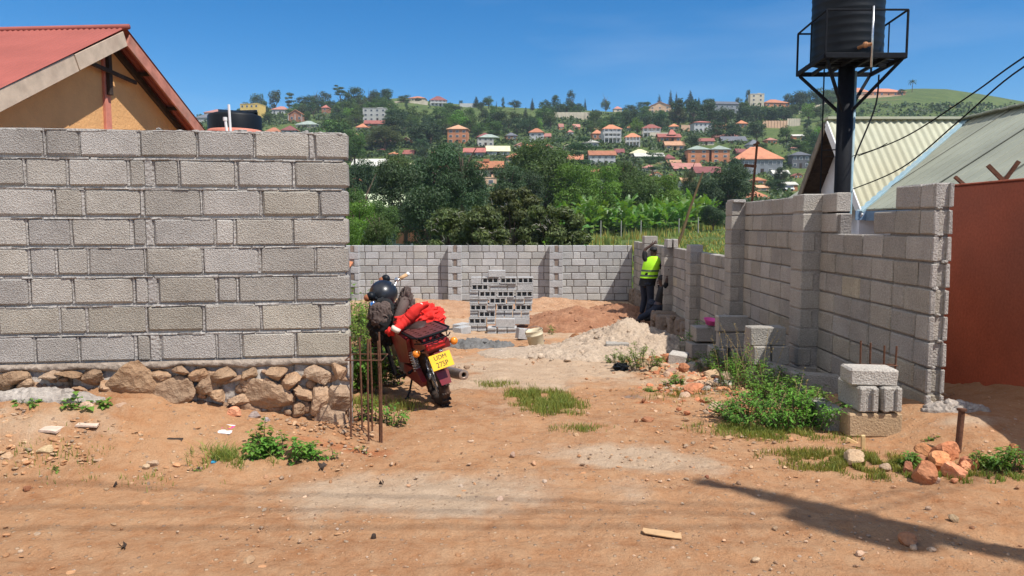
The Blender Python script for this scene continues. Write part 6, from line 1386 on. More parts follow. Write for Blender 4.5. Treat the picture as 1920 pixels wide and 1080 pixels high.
# bucket
zg_ = tz(.40, 12.6); p = on_ground(1008, 652); bk = thing('bucket', 'dirty cream plastic bucket tilted beside the mixing spot', 'bucket', p + Vector((0, 0, -.02)), (R(4), R(-12), 0)); k = p.y / F
m = MB(); rB = 17 * k; hB = 37 * k; m.lathe([(0, 0), (rB * .78, 0), (rB * .8, .01), (rB * .93, hB * .72), (rB * 1.0, hB * .74), (rB * 1.0, hB * .79), (rB * .96, hB * .80), (rB * .98, hB * .97), (rB * 1.03, hB), (rB * .95, hB), (rB * .90, hB * .75), (rB * .76, .02), (0, .02)], 26); m.build('body', M_BUCKET, bk, True)
m = MB(); m.tube([(rB * math.cos(a) * 1.02, rB * math.sin(a) * 1.02, hB * (.85 - .45 * math.sin(a * 1.0))) for a in [i * math.pi / 10 - math.pi for i in range(11)]], .004, 6); m.build('handle', M_GREYMETAL, bk)
# mixing spade and mortar lumps
p = on_ground(925, 648); m = MB(); m.tube([(-.12, 0, .02), (.05, .02, .06), (.26, .05, .05)], .013, 6); m.build('handle', M_DARKWOOD, thing('trowel', 'trowel lying in the dark wet mortar', 'trowel', p)); 
m = MB(); m.prism([(-.30, -.05, .02), (-.12, -.02, .03), (-.12, .06, .03), (-.28, .05, .02)], (0, 0, .008)); m.build('blade', M_CHROME, [o for o in bpy.data.objects if o.name == 'trowel'][0])
# black plastic bag
p = on_ground(1164, 693); m = MB(); rg = random.Random(4); m.ball((0, 0, .03), (.11, .08, .05), 16, 10, lambda d: 1 + .3 * math.sin(d.x * 9 + d.z * 4) * math.sin(d.y * 8) + rg.uniform(-.1, .1)); m.build('plastic_bag', M_BLACKPL, None, loc=p, label='crumpled black plastic bag at the edge of the low weeds', cat='plastic bag')
p = on_ground(975, 646); m = MB(); m.ball((0, 0, .02), (.16, .08, .03), 14, 8, lambda d: 1 + .3 * math.sin(d.x * 9) * math.sin(d.y * 8)); m.build('plastic_bag', M_GLASS, None, loc=(p.x + .3, p.y + .3, p.z), label='bluish plastic scrap right of the cream bucket', cat='plastic bag')
# ================================================================ heaps
def heap(name, label, cat, cx_, cy_, rx, ry, h, m, seed, peak=(0, 0), n=90, sharp=1.0, rocky=.03, lumps=0):
    u = np.linspace(-1.25, 1.25, n); U, V = np.meshgrid(u, u); X = cx_ + U * rx; Y = cy_ + V * ry
    rad = np.sqrt((U - peak[0] * 0) ** 2 + V ** 2) * (1 + .35 * fbm(X, Y, 2.2, 3, seed)); prof = np.clip(1 - rad, 0, 1) ** sharp
    Z = h * prof * (1 + .5 * fbm(X, Y, 2.0, 3, seed + 3)) + rocky * fbm(X, Y, 9, 4, seed + 5) * np.clip(prof * 6, 0, 1) + .6 * rocky * fbm(X, Y, 30, 3, seed + 8) * np.clip(prof * 6, 0, 1)
    G = terrain(X, Y); Z = G + Z - .035 + .05 * np.clip(prof * 8, 0, 1)
    Z = Z - .2 * (prof <= 0)
    v = np.stack([X - cx_, Y - cy_, Z - tz(cx_, cy_)], -1).reshape(-1, 3); i = np.arange((n - 1) * (n - 1)); a = (i // (n - 1)) * n + i % (n - 1); f = np.stack([a, a + 1, a + n + 1, a + n], -1)
    mb = MB(); mb.arr(v, f)
    rg = random.Random(seed)
    for _ in range(lumps):
        a_ = rg.uniform(0, 6.28); r_ = rg.uniform(0, .95) ** .6; x = cx_ + r_ * rx * math.cos(a_); y = cy_ + r_ * ry * math.sin(a_); s = rg.uniform(.015, .06); k = rg.uniform(.8, 1.25); mb.col = (k, k, k)
        pr = max(0, 1 - r_); rock_mb(mb, (x - cx_, y - cy_, tz(x, y) - tz(cx_, cy_) + h * pr ** sharp), (s, s * .8, s * .6), rg, 8, 8, 6)
    return mb.build(name, m, None, True, loc=(cx_, cy_, tz(cx_, cy_)), label=label, cat=cat)
M_SAND = block_mat('building sand', (.38, .285, .205), (.48, .38, .285), .02, 22); M_EARTH = block_mat('red earth', (.24, .105, .055), (.38, .20, .115), .02, 18); M_EARTH2 = block_mat('orange earth', (.34, .18, .095), (.46, .29, .18), .02, 18); M_MUD = block_mat('wet mortar', (.10, .10, .095), (.20, .19, .18), .012, 22)
heap('sand_heap', 'large heap of pale building sand in front of the worker', 'sand heap', 1.92, 12.4, 1.25, 1.3, .45, M_SAND, 3, sharp=.85, rocky=.14, lumps=60, n=130)
heap('sand_heap', 'low spread of pale sand trailing left from the large heap', 'sand heap', 1.0, 11.5, 1.0, 1.2, .16, M_SAND, 5, sharp=.8, rocky=.10, lumps=60, n=120)
heap('sand_heap', 'low sandy hump between bucket and mixing spot', 'sand heap', .25, 11.6, .9, .8, .07, M_SAND, 15, sharp=.8, rocky=.03)
heap('earth_mound', 'mound of dug red brown earth and stones right of the block stack', 'earth mound', 1.55, 17.6, 1.7, 1.7, .45, M_EARTH, 7, sharp=.8, rocky=.10, lumps=130)
heap('earth_mound', 'low orange earth bank along the foot of the back wall, left of the block stack', 'earth mound', -2.6, 20.4, 2.4, 1.7, .35, M_EARTH2, 9, sharp=.7, rocky=.08, lumps=60)
heap('earth_mound', 'low stony earth bank along the back wall right of the block stack', 'earth mound', 1.0, 21.4, 2.8, 1.1, .25, M_EARTH2, 19, sharp=.7, rocky=.08, lumps=70)
heap('mortar_patch', 'dark wet mortar spread on the ground by the bucket', 'mortar', -.62, 12.8, .75, .6, .09, M_MUD, 11, sharp=.6, rocky=.16, lumps=50)
heap('cement_spill', 'crumbly grey cement spilled around the foot of the stepped wall end', 'cement', 3.50, 5.80, .26, .13, .05, M_FOUND, 13, sharp=.7, rocky=.07, lumps=26)
heap('soil_heap', 'shaded earth and rubble filling the corner under the worker', 'earth mound', 2.9, 19.0, 1.0, 2.6, .30, M_EARTH, 23, sharp=.7, rocky=.12, lumps=50)
# ================================================================ single rocks
rk = random.Random(31)
def rock_at(px, py, w, h, m, label, group=None, name='rock', tone=None, n=10, hi=False):
    p = on_ground(px, py); k = p.y / F; mb = MB(); tnn = tone or rk.uniform(.85, 1.15); mb.col = (tnn, tnn * rk.uniform(.9, 1.0), tnn * rk.uniform(.8, 1.0))
    r = (w * k * .56, w * k * .45, h * k * .58); rock_mb(mb, (0, 0, 0), r, rk, n, 18 if hi else 12, 12 if hi else 8, Euler((rk.uniform(-.25, .25), rk.uniform(-.25, .25), rk.uniform(0, 1.0))).to_matrix())
    return mb.build(name, m, None, loc=(p.x, p.y + r[1] * .6, p.z + h * k * .40), label=label, cat='rock', group=group)
def Q(cx_, cy_, w, h): return 1560 + cx_ / 3.858, 640 + (cy_ + h / 2) / 3.858, w / 3.858, h / 3.858
pile = [((680, 955, 170, 150), M_REDROCK, .95, 'dark red front rock of the pile, lowest left'), ((800, 880, 180, 130), M_REDROCK, 1.5, 'orange brown rock in the middle of the pile'), ((650, 860, 110, 100), M_REDROCK, .85, 'deep red rock at the left of the pile'), ((700, 800, 160, 90), M_REDROCK, 1.0, 'reddish rock at the back left of the pile'),
        ((835, 800, 210, 130), M_REDROCK, 1.2, 'broad rock on top of the pile beside the iron stake'), ((905, 935, 150, 120), M_REDROCK, 1.6, 'pale orange rock at the front right of the pile'), ((985, 910, 85, 75), M_REDROCK, 1.6, 'small pale rock at the right of the pile'), ((1010, 875, 120, 90), M_REDROCK, 1.0, 'reddish rock at the right end of the pile'),
        ((1045, 895, 60, 80), M_REDROCK, 1.4, 'narrow upright rock ending the pile on the right'), ((560, 925, 90, 100), M_REDROCK, .7, 'dark maroon rock half sunk at the left edge of the pile'), ((760, 1000, 80, 50), M_PEB, .9, 'small flat brown stone before the pile'), ((890, 1010, 50, 30), M_REDROCK, 1.2, 'little orange stone in front of the pile'),
        ((175, 850, 165, 100), M_PEB, 1.05, 'lone beige rock in the grass left of the red pile'), ((400, 915, 90, 40), M_PEB, .8, 'flat brown stone in the grass between the beige rock and the pile')]
for q, m_, tn, lab in pile: rock_at(*Q(*q), m_, lab, None, 'rock', tn, hi=True)
def Q2(cx_, cy_, w, h): return 1130 + cx_ / 3.918, 620 + (cy_ + h / 2) / 3.918, w / 3.918, h / 3.918
rub = [((475, 195, 80, 75), M_REDROCK, 1.3, 'orange brick lump highest in the rubble, by the pale slab'), ((290, 250, 75, 55), M_PEB, 1.0, 'beige stone beside the black plastic bag'), ((405, 292, 65, 42), M_REDROCK, 1.0, 'dark red lump in the left of the rubble'), ((510, 305, 90, 50), M_PEB, .8, 'brown stone in the middle of the rubble'), ((600, 278, 90, 85), M_REDROCK, .9, 'red brown split rock in the middle of the rubble'),
       ((680, 268, 120, 70), M_BLOCKR, 1.0, 'broken corner of a grey block behind the rubble'), ((815, 312, 115, 75), M_PEB, 1.0, 'rounded beige rock at the back right of the rubble'), ((915, 340, 85, 85), M_PEB, .8, 'pointed brown rock next to the rounded beige one'), ((845, 370, 70, 50), M_BLOCKR, .9, 'small grey concrete lump in the rubble'), ((925, 392, 85, 62), M_BLOCKR, 1.3, 'whitish concrete lump at the right of the rubble'),
       ((980, 385, 60, 55), M_BLOCKR, .8, 'grey lump at the right end of the rubble by the tall weeds'), ((680, 425, 140, 70), M_REDROCK, 1.25, 'big angular brick red rock lowest in the rubble'), ((795, 395, 85, 50), M_PEB, .9, 'tan stone behind the big brick red rock'), ((715, 390, 90, 42), M_PEB, 1.1, 'flat beige stone left of the tan one'), ((885, 435, 115, 38), M_REDROCK, 1.4, 'flat orange slab of brick below the whitish lump'),
       ((850, 562, 125, 72), M_PEB, 1.15, 'flat pale stone alone on the track right of centre'), ((960, 642, 85, 42), M_BLOCKN, 1.3, 'whitish flat lump at the edge of the verge weeds'), ((335, 657, 90, 42), M_REDROCK, .8, 'dark red stone on the track below the rubble'), ((245, 667, 32, 26), M_REDROCK, .7, 'tiny dark red stone left of the dark red stone'), ((440, 252, 105, 32), M_PEB, 1.0, 'long beige stone at the top of the rubble'),
       ((360, 275, 45, 40), M_PEB, .9, 'small beige stone at the left of the rubble'), ((300, 515, 34, 30), M_REDROCK, .6, 'tiny dark stone on the track left of the red soil'), ((595, 388, 60, 34), M_PEB, 1.0, 'small beige stone amid the rubble weeds'), ((470, 320, 60, 36), M_PEB, 1.0, 'tan stone left of the middle brown stone'), ((770, 430, 80, 40), M_BLOCKR, .9, 'grey flat lump right of the big brick red rock')]
for q, m_, tn, lab in rub: rock_at(*Q2(*q), m_, lab, None, 'rock', tn)
one = [(48, 922, 14, 10, M_REDROCK, .6, 'round dark brown stone at the left edge of the road'), (82, 852, 26, 14, M_PEB, 1.0, 'pale flat stone on the bank near the left edge'), (284, 878, 18, 14, M_PEB, .9, 'brown stone at the foot of the bank, left one of a pair'), (273, 882, 14, 10, M_PEB, 1.0, 'tan stone of the pair at the foot of the bank'), (437, 785, 22, 20, M_REDROCK, 1.5, 'salmon brick chip right over the paper packet'),
       (497, 795, 16, 12, M_BLOCKR, 1.0, 'grey cement crumb under the big footing stone'), (475, 788, 26, 16, M_FOUND, .9, 'rough cement lump at the foot of the near wall'), (462, 872, 16, 12, M_PEB, 1.0, 'tan stone below the leafy weed'), (1326, 897, 11, 6, M_REDROCK, .9, 'small reddish stone at the tip of the pole shadow'), (1705, 1022, 34, 17, M_REDROCK, 1.0, 'flat brown stone inside the pole shadow'),
       (1614, 1044, 15, 10, M_PEB, 1.1, 'pale pebble right below the wide part of the pole shadow'), (1824, 995, 12, 9, M_REDROCK, .6, 'dark little stone right of the pole shadow'), (1792, 980, 20, 12, M_PEB, .8, 'flat grey stone above the narrow pole shadow'), (1455, 997, 12, 8, M_PEB, .8, 'brown pebble left of the wide shadow'), (1420, 1055, 16, 9, M_PEB, 1.1, 'beige pebble near the bottom, under the wide shadow'), (1262, 1033, 10, 7, M_PEB, 1.0, 'pebble below the cardboard strip'),
       (1742, 958, 12, 8, M_PEB, .7, 'small dark stone between the cable shadows'), (1715, 1032, 16, 9, M_PEB, 1.0, 'tan stone under the flat brown one'), (1748, 1036, 18, 8, M_PEB, .8, 'right neighbour of the tan stone in the shadow'), (961, 857, 12, 8, M_PEB, .8, 'single pebble in the middle of the entrance'), (700, 1012, 10, 12, M_DARKWOOD, 1, 'dark chip on the road below the bars'), (937, 940, 12, 8, M_PEB, 1.2, 'white pebble right of the middle of the road'),
       (1902, 848, 18, 16, M_REDROCK, .9, 'reddish rock at the right edge behind the leafy plant'), (225, 770, 26, 14, M_PEB, .9, 'brown flat stone between two little plants on the bank'), (160, 768, 22, 12, M_PEB, 1.1, 'pale stone under the left little plant'), (875, 692, 10, 7, M_PEB, .7, 'pebble right of the exhaust pipe'), (1230, 700, 20, 12, M_PEB, .9, 'tan stone left of the rubble weeds'), (1080, 640, 24, 13, M_EARTH, 1, 'dark clod on the sand left of the large heap'), (1120, 636, 18, 14, M_EARTH, .8, 'smaller dark clod beside the other on the sand'), (1285, 748, 22, 10, M_PEB, 1.1, 'flat light stone lower right of the rubble')]
for px, py, w, h, m_, tn, lab in one: rock_at(px, py, w, h, m_, lab, None, 'stone', tn, 8)
# broken brick and stone chips around the rubble, nobody could count them
def chips():
    rg = random.Random(8); mb = MB()
    for i in range(1150):
        px = rg.gauss(1300, 60); py = rg.gauss(706, 24) + (px - 1300) * .25
        if not 1150 < px < 1440: continue
        p = on_ground(px, py); s = rg.uniform(.008, .038) * (1 if rg.random() < .85 else 1.5); k = rg.uniform(.7, 1.3); q = rg.random()
        mb.col = (k, k * .55, k * .40) if q < .4 else ((k, k * .86, k * .7) if q < .8 else (k * .8, k * .8, k * .8)); rock_mb(mb, (p.x, p.y, p.z + s * .3), (s, s * .8, s * .55), rg, 8, 8, 6)
    mb.build('rubble_chips', M_PEB, label='broken brick and stone chips around the bigger rubble rocks', cat='rubble', kind='stuff')
chips()
def bank_chips():
    rg = random.Random(18); mb = MB(); n = 0
    while n < 1500:
        r0 = rg.random()
        if r0 < .72: px, py = rg.uniform(-60, 700), rg.triangular(745, 905, 790)
        elif r0 < .80: px, py = rg.uniform(-60, 900), rg.uniform(860, 1110)
        else: px, py = rg.uniform(1080, 1500), rg.uniform(680, 900)
        p = on_ground(px, py); flat_ = rg.random() < .5; s = rg.uniform(.006, .024) * (1.6 if rg.random() < .10 else 1); k = rg.uniform(.7, 1.15); q = rg.random(); mb.col = (k, k * .72, k * .52) if q < .45 else ((k, k * .88, k * .74) if q < .85 else (k * .8, k * .78, k * .76))
        rock_mb(mb, (p.x, p.y, p.z + s * (.02 if py > 870 else .18)), (s, s * .75, s * (.2 if flat_ else .5)), rg, 9, 8, 6, None, .06, .5); n += 1
    mb.build('stone_chips', M_PEB, label='stone and earth chips littering the bank and pressed into the road', cat='gravel', kind='stuff')
bank_chips()
heap('cement_apron', 'thin grey cement spill against the foot of the near wall at the left edge', 'cement', -3.35, 5.24, .45, .10, .05, M_FOUND, 33, sharp=.6, rocky=.05, lumps=8)
# pebbles nobody could count
def pebbles():
    rng = np.random.default_rng(3); rg = random.Random(3); base = []
    for i in range(6):
        b = MB(); rock_mb(b, (0, 0, 0), (1, .8, .55), rg, 9, 7, 5); base.append((np.array(b.v), [f for f in b.f]))
    mb = MB(); n = 0; N = 7000
    while n < N:
        px = rng.uniform(-60, 1980); py = rng.uniform(640, 1110) if rng.random() < .8 else rng.uniform(575, 700)
        p = atz(px, py, 0); 
        if py < 700: p = on_ground(px, py)
        x, y = p.x, p.y
        dens = .12 + .9 * (sm(-.6, -1.4, x) * sm(4.3, 4.9, y)) + .8 * sm(.9, 1.7, x) * sm(6.2, 7.4, y) + .5 * float(np.clip(1.2 - ell(x, y, 1.9, 3.75, .9, .35), 0, 1)) + .4 * sm(7, 11, y) + .35 * float(fbm(x, y, .8, 3, 44) > .08)
        if rng.random() > dens or y > 23: n += .15; continue
        z = tz(x, y); s = float(.0035 + .011 * rng.random() ** 3.5 + (.012 * rng.random() ** 5 if y > 4.4 else 0)) * (1 + max(0, y - 6) * .10); v, f = base[rng.integers(6)]
        a = rng.uniform(0, 6.28); ca, sa = math.cos(a), math.sin(a); vv = v * s; vv = np.stack([vv[:, 0] * ca - vv[:, 1] * sa + x, vv[:, 0] * sa + vv[:, 1] * ca + y, vv[:, 2] + z + s * .15], -1)
        k = rng.uniform(.6, 1.25); w = rng.random(); mb.col = (k, k * (1 - .25 * w), k * (1 - .4 * w)) if rng.random() < .8 else (k * .8, k * .8, k * .85)
        mb.add(vv.tolist(), f); n += 1
    mb.build('gravel', M_PEB, label='loose gravel and small stones scattered over the dirt', cat='gravel', kind='stuff')
pebbles()
# ================================================================ grass and weeds
def blades(mb, pts, hmin, hmax, rng, w=.004, lean=.5, per=1):
    for (x, y, z) in pts:
        h = rng.uniform(hmin, hmax); a = rng.uniform(0, 6.28); b = rng.uniform(0, 6.28); l = h * rng.uniform(.1, lean); dx, dy = math.cos(a) * w, math.sin(a) * w; k = rng.uniform(.55, 1.3); mb.col = (k * rng.uniform(.95, 1.5), k, k * .8)
        m1 = (x + math.cos(b) * l * .35, y + math.sin(b) * l * .35, z + h * .6); m2 = (x + math.cos(b) * l, y + math.sin(b) * l, z + h)
        mb.add([(x - dx, y - dy, z - .01), (x + dx, y + dy, z - .01), (m1[0] + dx * .7, m1[1] + dy * .7, m1[2]), (m1[0] - dx * .7, m1[1] - dy * .7, m1[2]), m2], [(0, 1, 2, 3), (3, 2, 4)])
def grass_patch(label, cx_, cy_, rx, ry, n, hmin, hmax, seed, rot=0, w=.0028, lean=.7):
    rng = random.Random(seed); pts = []
    while len(pts) < n:
        u, v = rng.gauss(0, .45), rng.gauss(0, .45)
        if u * u + v * v > 1.3: continue
        x = cx_ + (u * rx) * math.cos(rot) - v * ry * math.sin(rot); y = cy_ + (u * rx) * math.sin(rot) + v * ry * math.cos(rot)
        if fbm(x, y, 9, 3, seed) < -.02: continue
        pts.append((x, y, tz(x, y)))
    mb = MB(); blades(mb, pts, hmin, hmax, rng, w, lean); mb.build('grass', M_GRASS, label=label, cat='grass', kind='stuff')
def gp(px, py): return on_ground(px, py)
q = gp(1020, 752); grass_patch('patch of short grass growing in the middle of the entrance', q.x, q.y, .34, .78, 6500, .015, .075, 1, .15)
q = gp(930, 722); grass_patch('thin grass left of the middle patch', q.x, q.y, .35, .3, 420, .02, .06, 2)
q = gp(1090, 806); grass_patch('thin grass at the lower right of the middle patch', q.x, q.y, .3, .12, 350, .02, .05, 3)
q = gp(1620, 872); grass_patch('low green grass under the little block pile', q.x, q.y, .62, .28, 7000, .012, .05, 4, -.25)
q = gp(1440, 812); grass_patch('low grass along the verge before the weeds', q.x, q.y, .6, .22, 2600, .015, .05, 5, -.3)
q = gp(1790, 898); grass_patch('grass tufts in front of the red rocks', q.x, q.y, .45, .07, 1200, .015, .05, 6)
q = gp(735, 760); grass_patch('grass around the foot of the starter bars and motorcycle', q.x - .1, q.y - .1, .42, .30, 1100, .03, .11, 7)
q = gp(430, 868); grass_patch('dry wispy grass left of the leafy weed on the bank', q.x, q.y, .28, .12, 700, .03, .12, 8, 0, .0025, 1.2)
q = gp(90, 850); grass_patch('sparse grass tufts on the bank at the far left', q.x, q.y, .7, .3, 170, .015, .05, 9)
q = gp(250, 900); grass_patch('sparse grass at the foot of the bank', q.x, q.y, .6, .15, 110, .015, .05, 10)
q = gp(1310, 742); grass_patch('thin grass among the rubble', q.x, q.y, .6, .6, 700, .02, .07, 11)
def shrub(px, py, wpx, hpx, label, seed, n=260, leaf=.03, m=None, name='weed', aspect=.6, group=None, stems=9, depth=.5, D=None, droop=.3, cat='weed'):
    """leafy weed: stems with paired leaves"""
    rng = random.Random(seed); p = on_ground(px, py) if D is None else Vector(((px - 960) / F * D, D, tz((px - 960) / F * D, D))); k = p.y / F; W_ = wpx * k; H = hpx * k; t = thing(name, label, cat, (p.x, p.y + W_ * depth * .3, p.z), (0, 0, 0), group); st = MB(); lf = MB(); per = max(3, n // stems)
    for s in range(stems):
        bx, by = rng.uniform(-.32, .32) * W_, rng.uniform(-.4, .4) * W_ * depth; h = H * rng.uniform(.55, 1.05) * (1 - .5 * abs(bx) / (W_ * .5)); e = Vector((bx * 1.6 + rng.uniform(-.15, .15) * W_, by * 1.5 + rng.uniform(-.1, .1) * W_, h)); b0 = Vector((bx, by, tz(p.x + bx, p.y + by) - p.z - .02)); mid = b0.lerp(e, .5) + Vector((0, 0, h * .12)); e.z += b0.z
        st.tube([b0, mid, e], [.004, .003, .0015], 5); pts = [b0, mid, e]
        for i in range(per):
            u = rng.uniform(.12, 1); q = (b0.lerp(mid, u * 2) if u < .5 else mid.lerp(e, u * 2 - 1)); a = rng.uniform(0, 6.28); L_ = leaf * rng.uniform(.6, 1.35); d = Vector((math.cos(a), math.sin(a), rng.uniform(-.3, .7))).normalized(); sd_ = d.cross(Vector((0, 0, 1))).normalized() * L_ * aspect * .5; q = q + d * L_ * .35
            kk = rng.uniform(.6, 1.35) * (.8 + .35 * u); lf.col = (kk * rng.uniform(.9, 1.25), kk, kk * .85); tip = q + d * L_ - Vector((0, 0, L_ * droop)); mm = q + d * L_ * .45 + Vector((0, 0, L_ * .06))
            lf.add([q, mm + sd_, tip, mm - sd_, mm - Vector((0, 0, L_ * .08))], [(0, 4, 1), (4, 2, 1), (0, 3, 4), (4, 3, 2)])
    st.build('stem', M_DRY if False else M_TRUNK, t); lf.build('foliage', m or M_WEED, t); return t
shrub(525, 868, 130, 62, 'broad leafy weed growing at the road edge under the near wall', 1, 900, .036, stems=22, aspect=.75, depth=.4)
shrub(492, 850, 40, 78, 'taller pale leaved shoot on the left of the broad leafy weed', 2, 60, .05, stems=3, aspect=.7)
shrub(590, 866, 70, 34, 'low yellowish creeper on the right of the broad leafy weed', 3, 350, .022, M_LEAFB, stems=12)
shrub(140, 768, 46, 28, 'small plant with big leaves at the foot of the near wall', 4, 45, .06, stems=5, aspect=.7); shrub(182, 770, 36, 24, 'small plant right beside the big leaved one by the near wall', 5, 45, .045, stems=4, aspect=.7); shrub(40, 768, 60, 24, 'small weeds at the foot of the near wall, left edge', 6, 60, .04, stems=6)
shrub(628, 862, 20, 36, 'slim seedling right of the broad leafy weed', 7, 26, .025, stems=2); shrub(682, 848, 26, 22, 'tiny weed in front of the starter bars', 8, 30, .02, stems=4)
shrub(368, 885, 22, 14, 'tiny dark weed left of the dry grass', 9, 40, .018, stems=5); shrub(100, 885, 30, 14, 'tiny weed on the bank at the left', 10, 40, .02, stems=4)
# thicket between wall end and motorcycle
for i, (px, D, w, h, lab) in enumerate(((672, 8.6, 90, 150, 'tall leafy weeds between the wall end and the motorcycle, nearest'), (700, 9.6, 120, 150, 'tall leafy weeds behind the starter bars'), (655, 10.5, 110, 170, 'tall leafy weeds hidden partly by the wall end'), (735, 9.2, 90, 90, 'dark weeds under the motorcycle'), (690, 12.0, 100, 110, 'leafy weeds further in along the wall end'), (668, 14, 60, 80, 'weeds in front of the far left wall corner'), (775, 9.6, 60, 34, 'low weeds right under the engine'), (676, 7.3, 60, 110, 'leafy weeds squeezed between starter bars and wall end'), (712, 7.9, 80, 90, 'leafy weeds right behind the starter bars, beside the front wheel'))):
    shrub(px, 0, w, h, lab, 20 + i, 1000, .055, stems=26, D=D, aspect=.7, depth=.9)
shrub(735, 800, 70, 48, 'leafy weed in front of the starter bars and rear wheel', 30, 170, .04, stems=12, aspect=.6); shrub(690, 790, 50, 60, 'weed growing between the starter bars', 31, 200, .04, stems=9)
# right verge
shrub(1500, 808, 150, 80, 'bright bushy weed in the sun, nearest the little block pile', 32, 2400, .038, M_LEAFB, stems=60, aspect=.45, depth=.9)
shrub(1415, 800, 130, 64, 'middle clump of the verge weeds', 33, 1700, .035, stems=40, aspect=.5, depth=.9); shrub(1405, 735, 110, 90, 'upright weed clump rising left of the shaded blocks', 34, 1500, .035, M_LEAFB, stems=36, aspect=.45, depth=.9)
shrub(1475, 760, 130, 70, 'shaded weeds behind the verge clumps', 35, 1500, .04, stems=36, depth=1.2); shrub(1335, 672, 90, 80, 'dark shaded weeds beside the sand heap', 36, 1100, .045, stems=26, depth=1.2); shrub(1350, 705, 110, 50, 'shaded low weeds under the block pile', 37, 900, .04, stems=26, depth=1)
shrub(1540, 790, 90, 60, 'shaded weeds against the foot of the stepped wall', 38, 900, .04, stems=26, depth=1.2)
shrub(1205, 695, 90, 48, 'low green weeds at the foot of the sand heap', 39, 1300, .032, stems=32, depth=.9); shrub(1160, 682, 50, 26, 'small green weeds left of the sand heap slab', 40, 400, .028, stems=14)
shrub(1270, 724, 50, 26, 'small weeds amid the rubble', 41, 350, .03, stems=12); shrub(1215, 735, 50, 12, 'flat weeds left of the brick red rock', 42, 160, .025, stems=10)
shrub(1888, 885, 80, 50, 'long leaved weed at the right edge by the red rocks', 43, 420, .06, M_WEED, stems=16, aspect=.25); shrub(1840, 880, 40, 36, 'smaller dark weed between the rocks and the long leaved one', 44, 200, .04, stems=8, aspect=.35)
shrub(1705, 880, 34, 40, 'dark leafed sprig on the left of the red rock pile', 45, 90, .04, stems=5); shrub(1745, 826, 24, 14, 'tiny sprig on the cement spill', 46, 30, .03, stems=3)
shrub(1085, 596, 50, 22, 'yellowish weeds on the red earth mound', 47, 220, .06, M_LEAFB, stems=9, D=17.4); shrub(1030, 612, 22, 22, 'small weed on the stones before the red earth mound', 48, 90, .05, stems=4, D=15.6)
def tallgrass(px, py, n, hpx, spread, label, seed):
    rng = random.Random(seed); p = on_ground(px, py); t = thing('seeding_grass', label, 'tall grass', p); m = MB(); s = MB()
    for i in range(n):
        H = hpx / F * p.y * rng.uniform(.6, 1.05); a = rng.uniform(0, 6.28); l = H * rng.uniform(.2, .6); b = Vector((rng.uniform(-spread, spread), rng.uniform(-spread, spread), 0)); e = b + Vector((math.cos(a) * l, math.sin(a) * l, H)); m.tube([b, b.lerp(e, .5) + Vector((0, 0, H * .12)), e], [.0022, .0018, .001], 4)
        for j in range(9):
            q = b.lerp(e, rng.uniform(.6, 1)) + Vector((0, 0, .02)); s.ball(q + Vector((rng.uniform(-.015, .015),) * 3), .005, 5, 4)
    m.build('stalk', M_DRY, t); s.build('seed_head', M_DRY, t)
tallgrass(1395, 735, 16, 130, .22, 'tall seeding stalks standing over the verge weeds', 1); tallgrass(1500, 800, 10, 100, .25, 'thin seeding stalks over the bright bushy weed', 2)
# field grass and rough tufts beyond the back wall
def field():
    rng = np.random.default_rng(4); n = 26000; y = rng.uniform(40, 128, n); px = rng.uniform(1030, 1460, n); x = (px - 960) / F * y; z = terrain(x, y); dens = fbm(x, y, .22, 3, 8) > -.08; x, y, z = x[dens], y[dens], z[dens]; n = len(x)
    h = rng.uniform(.12, .45, n) * (1 + 2.0 * (fbm(x, y, .15, 3, 18) > .16)); a = rng.uniform(0, 6.28, n); w = .10
    P = np.stack([x, y, z], -1); s = np.stack([np.cos(a) * w, np.sin(a) * w, 0 * a], -1); tip = P + np.stack([rng.normal(size=n) * .1, rng.normal(size=n) * .1, h], -1)
    v = np.stack([P - s, P + s, tip], 1).reshape(-1, 3); k = rng.uniform(.7, 1.5, n); dry = (rng.random(n) < .3); col = np.repeat(np.stack([k * (1 + .9 * dry), k * (1 + .1 * dry), k], -1), 3, 0); mb = MB(); mb.arr(v, np.arange(len(v)).reshape(-1, 3), col)
    mb.build('meadow_grass', M_GRASS, label='rough sunlit grass on the field before the banana grove', cat='grass', kind='stuff')
field()
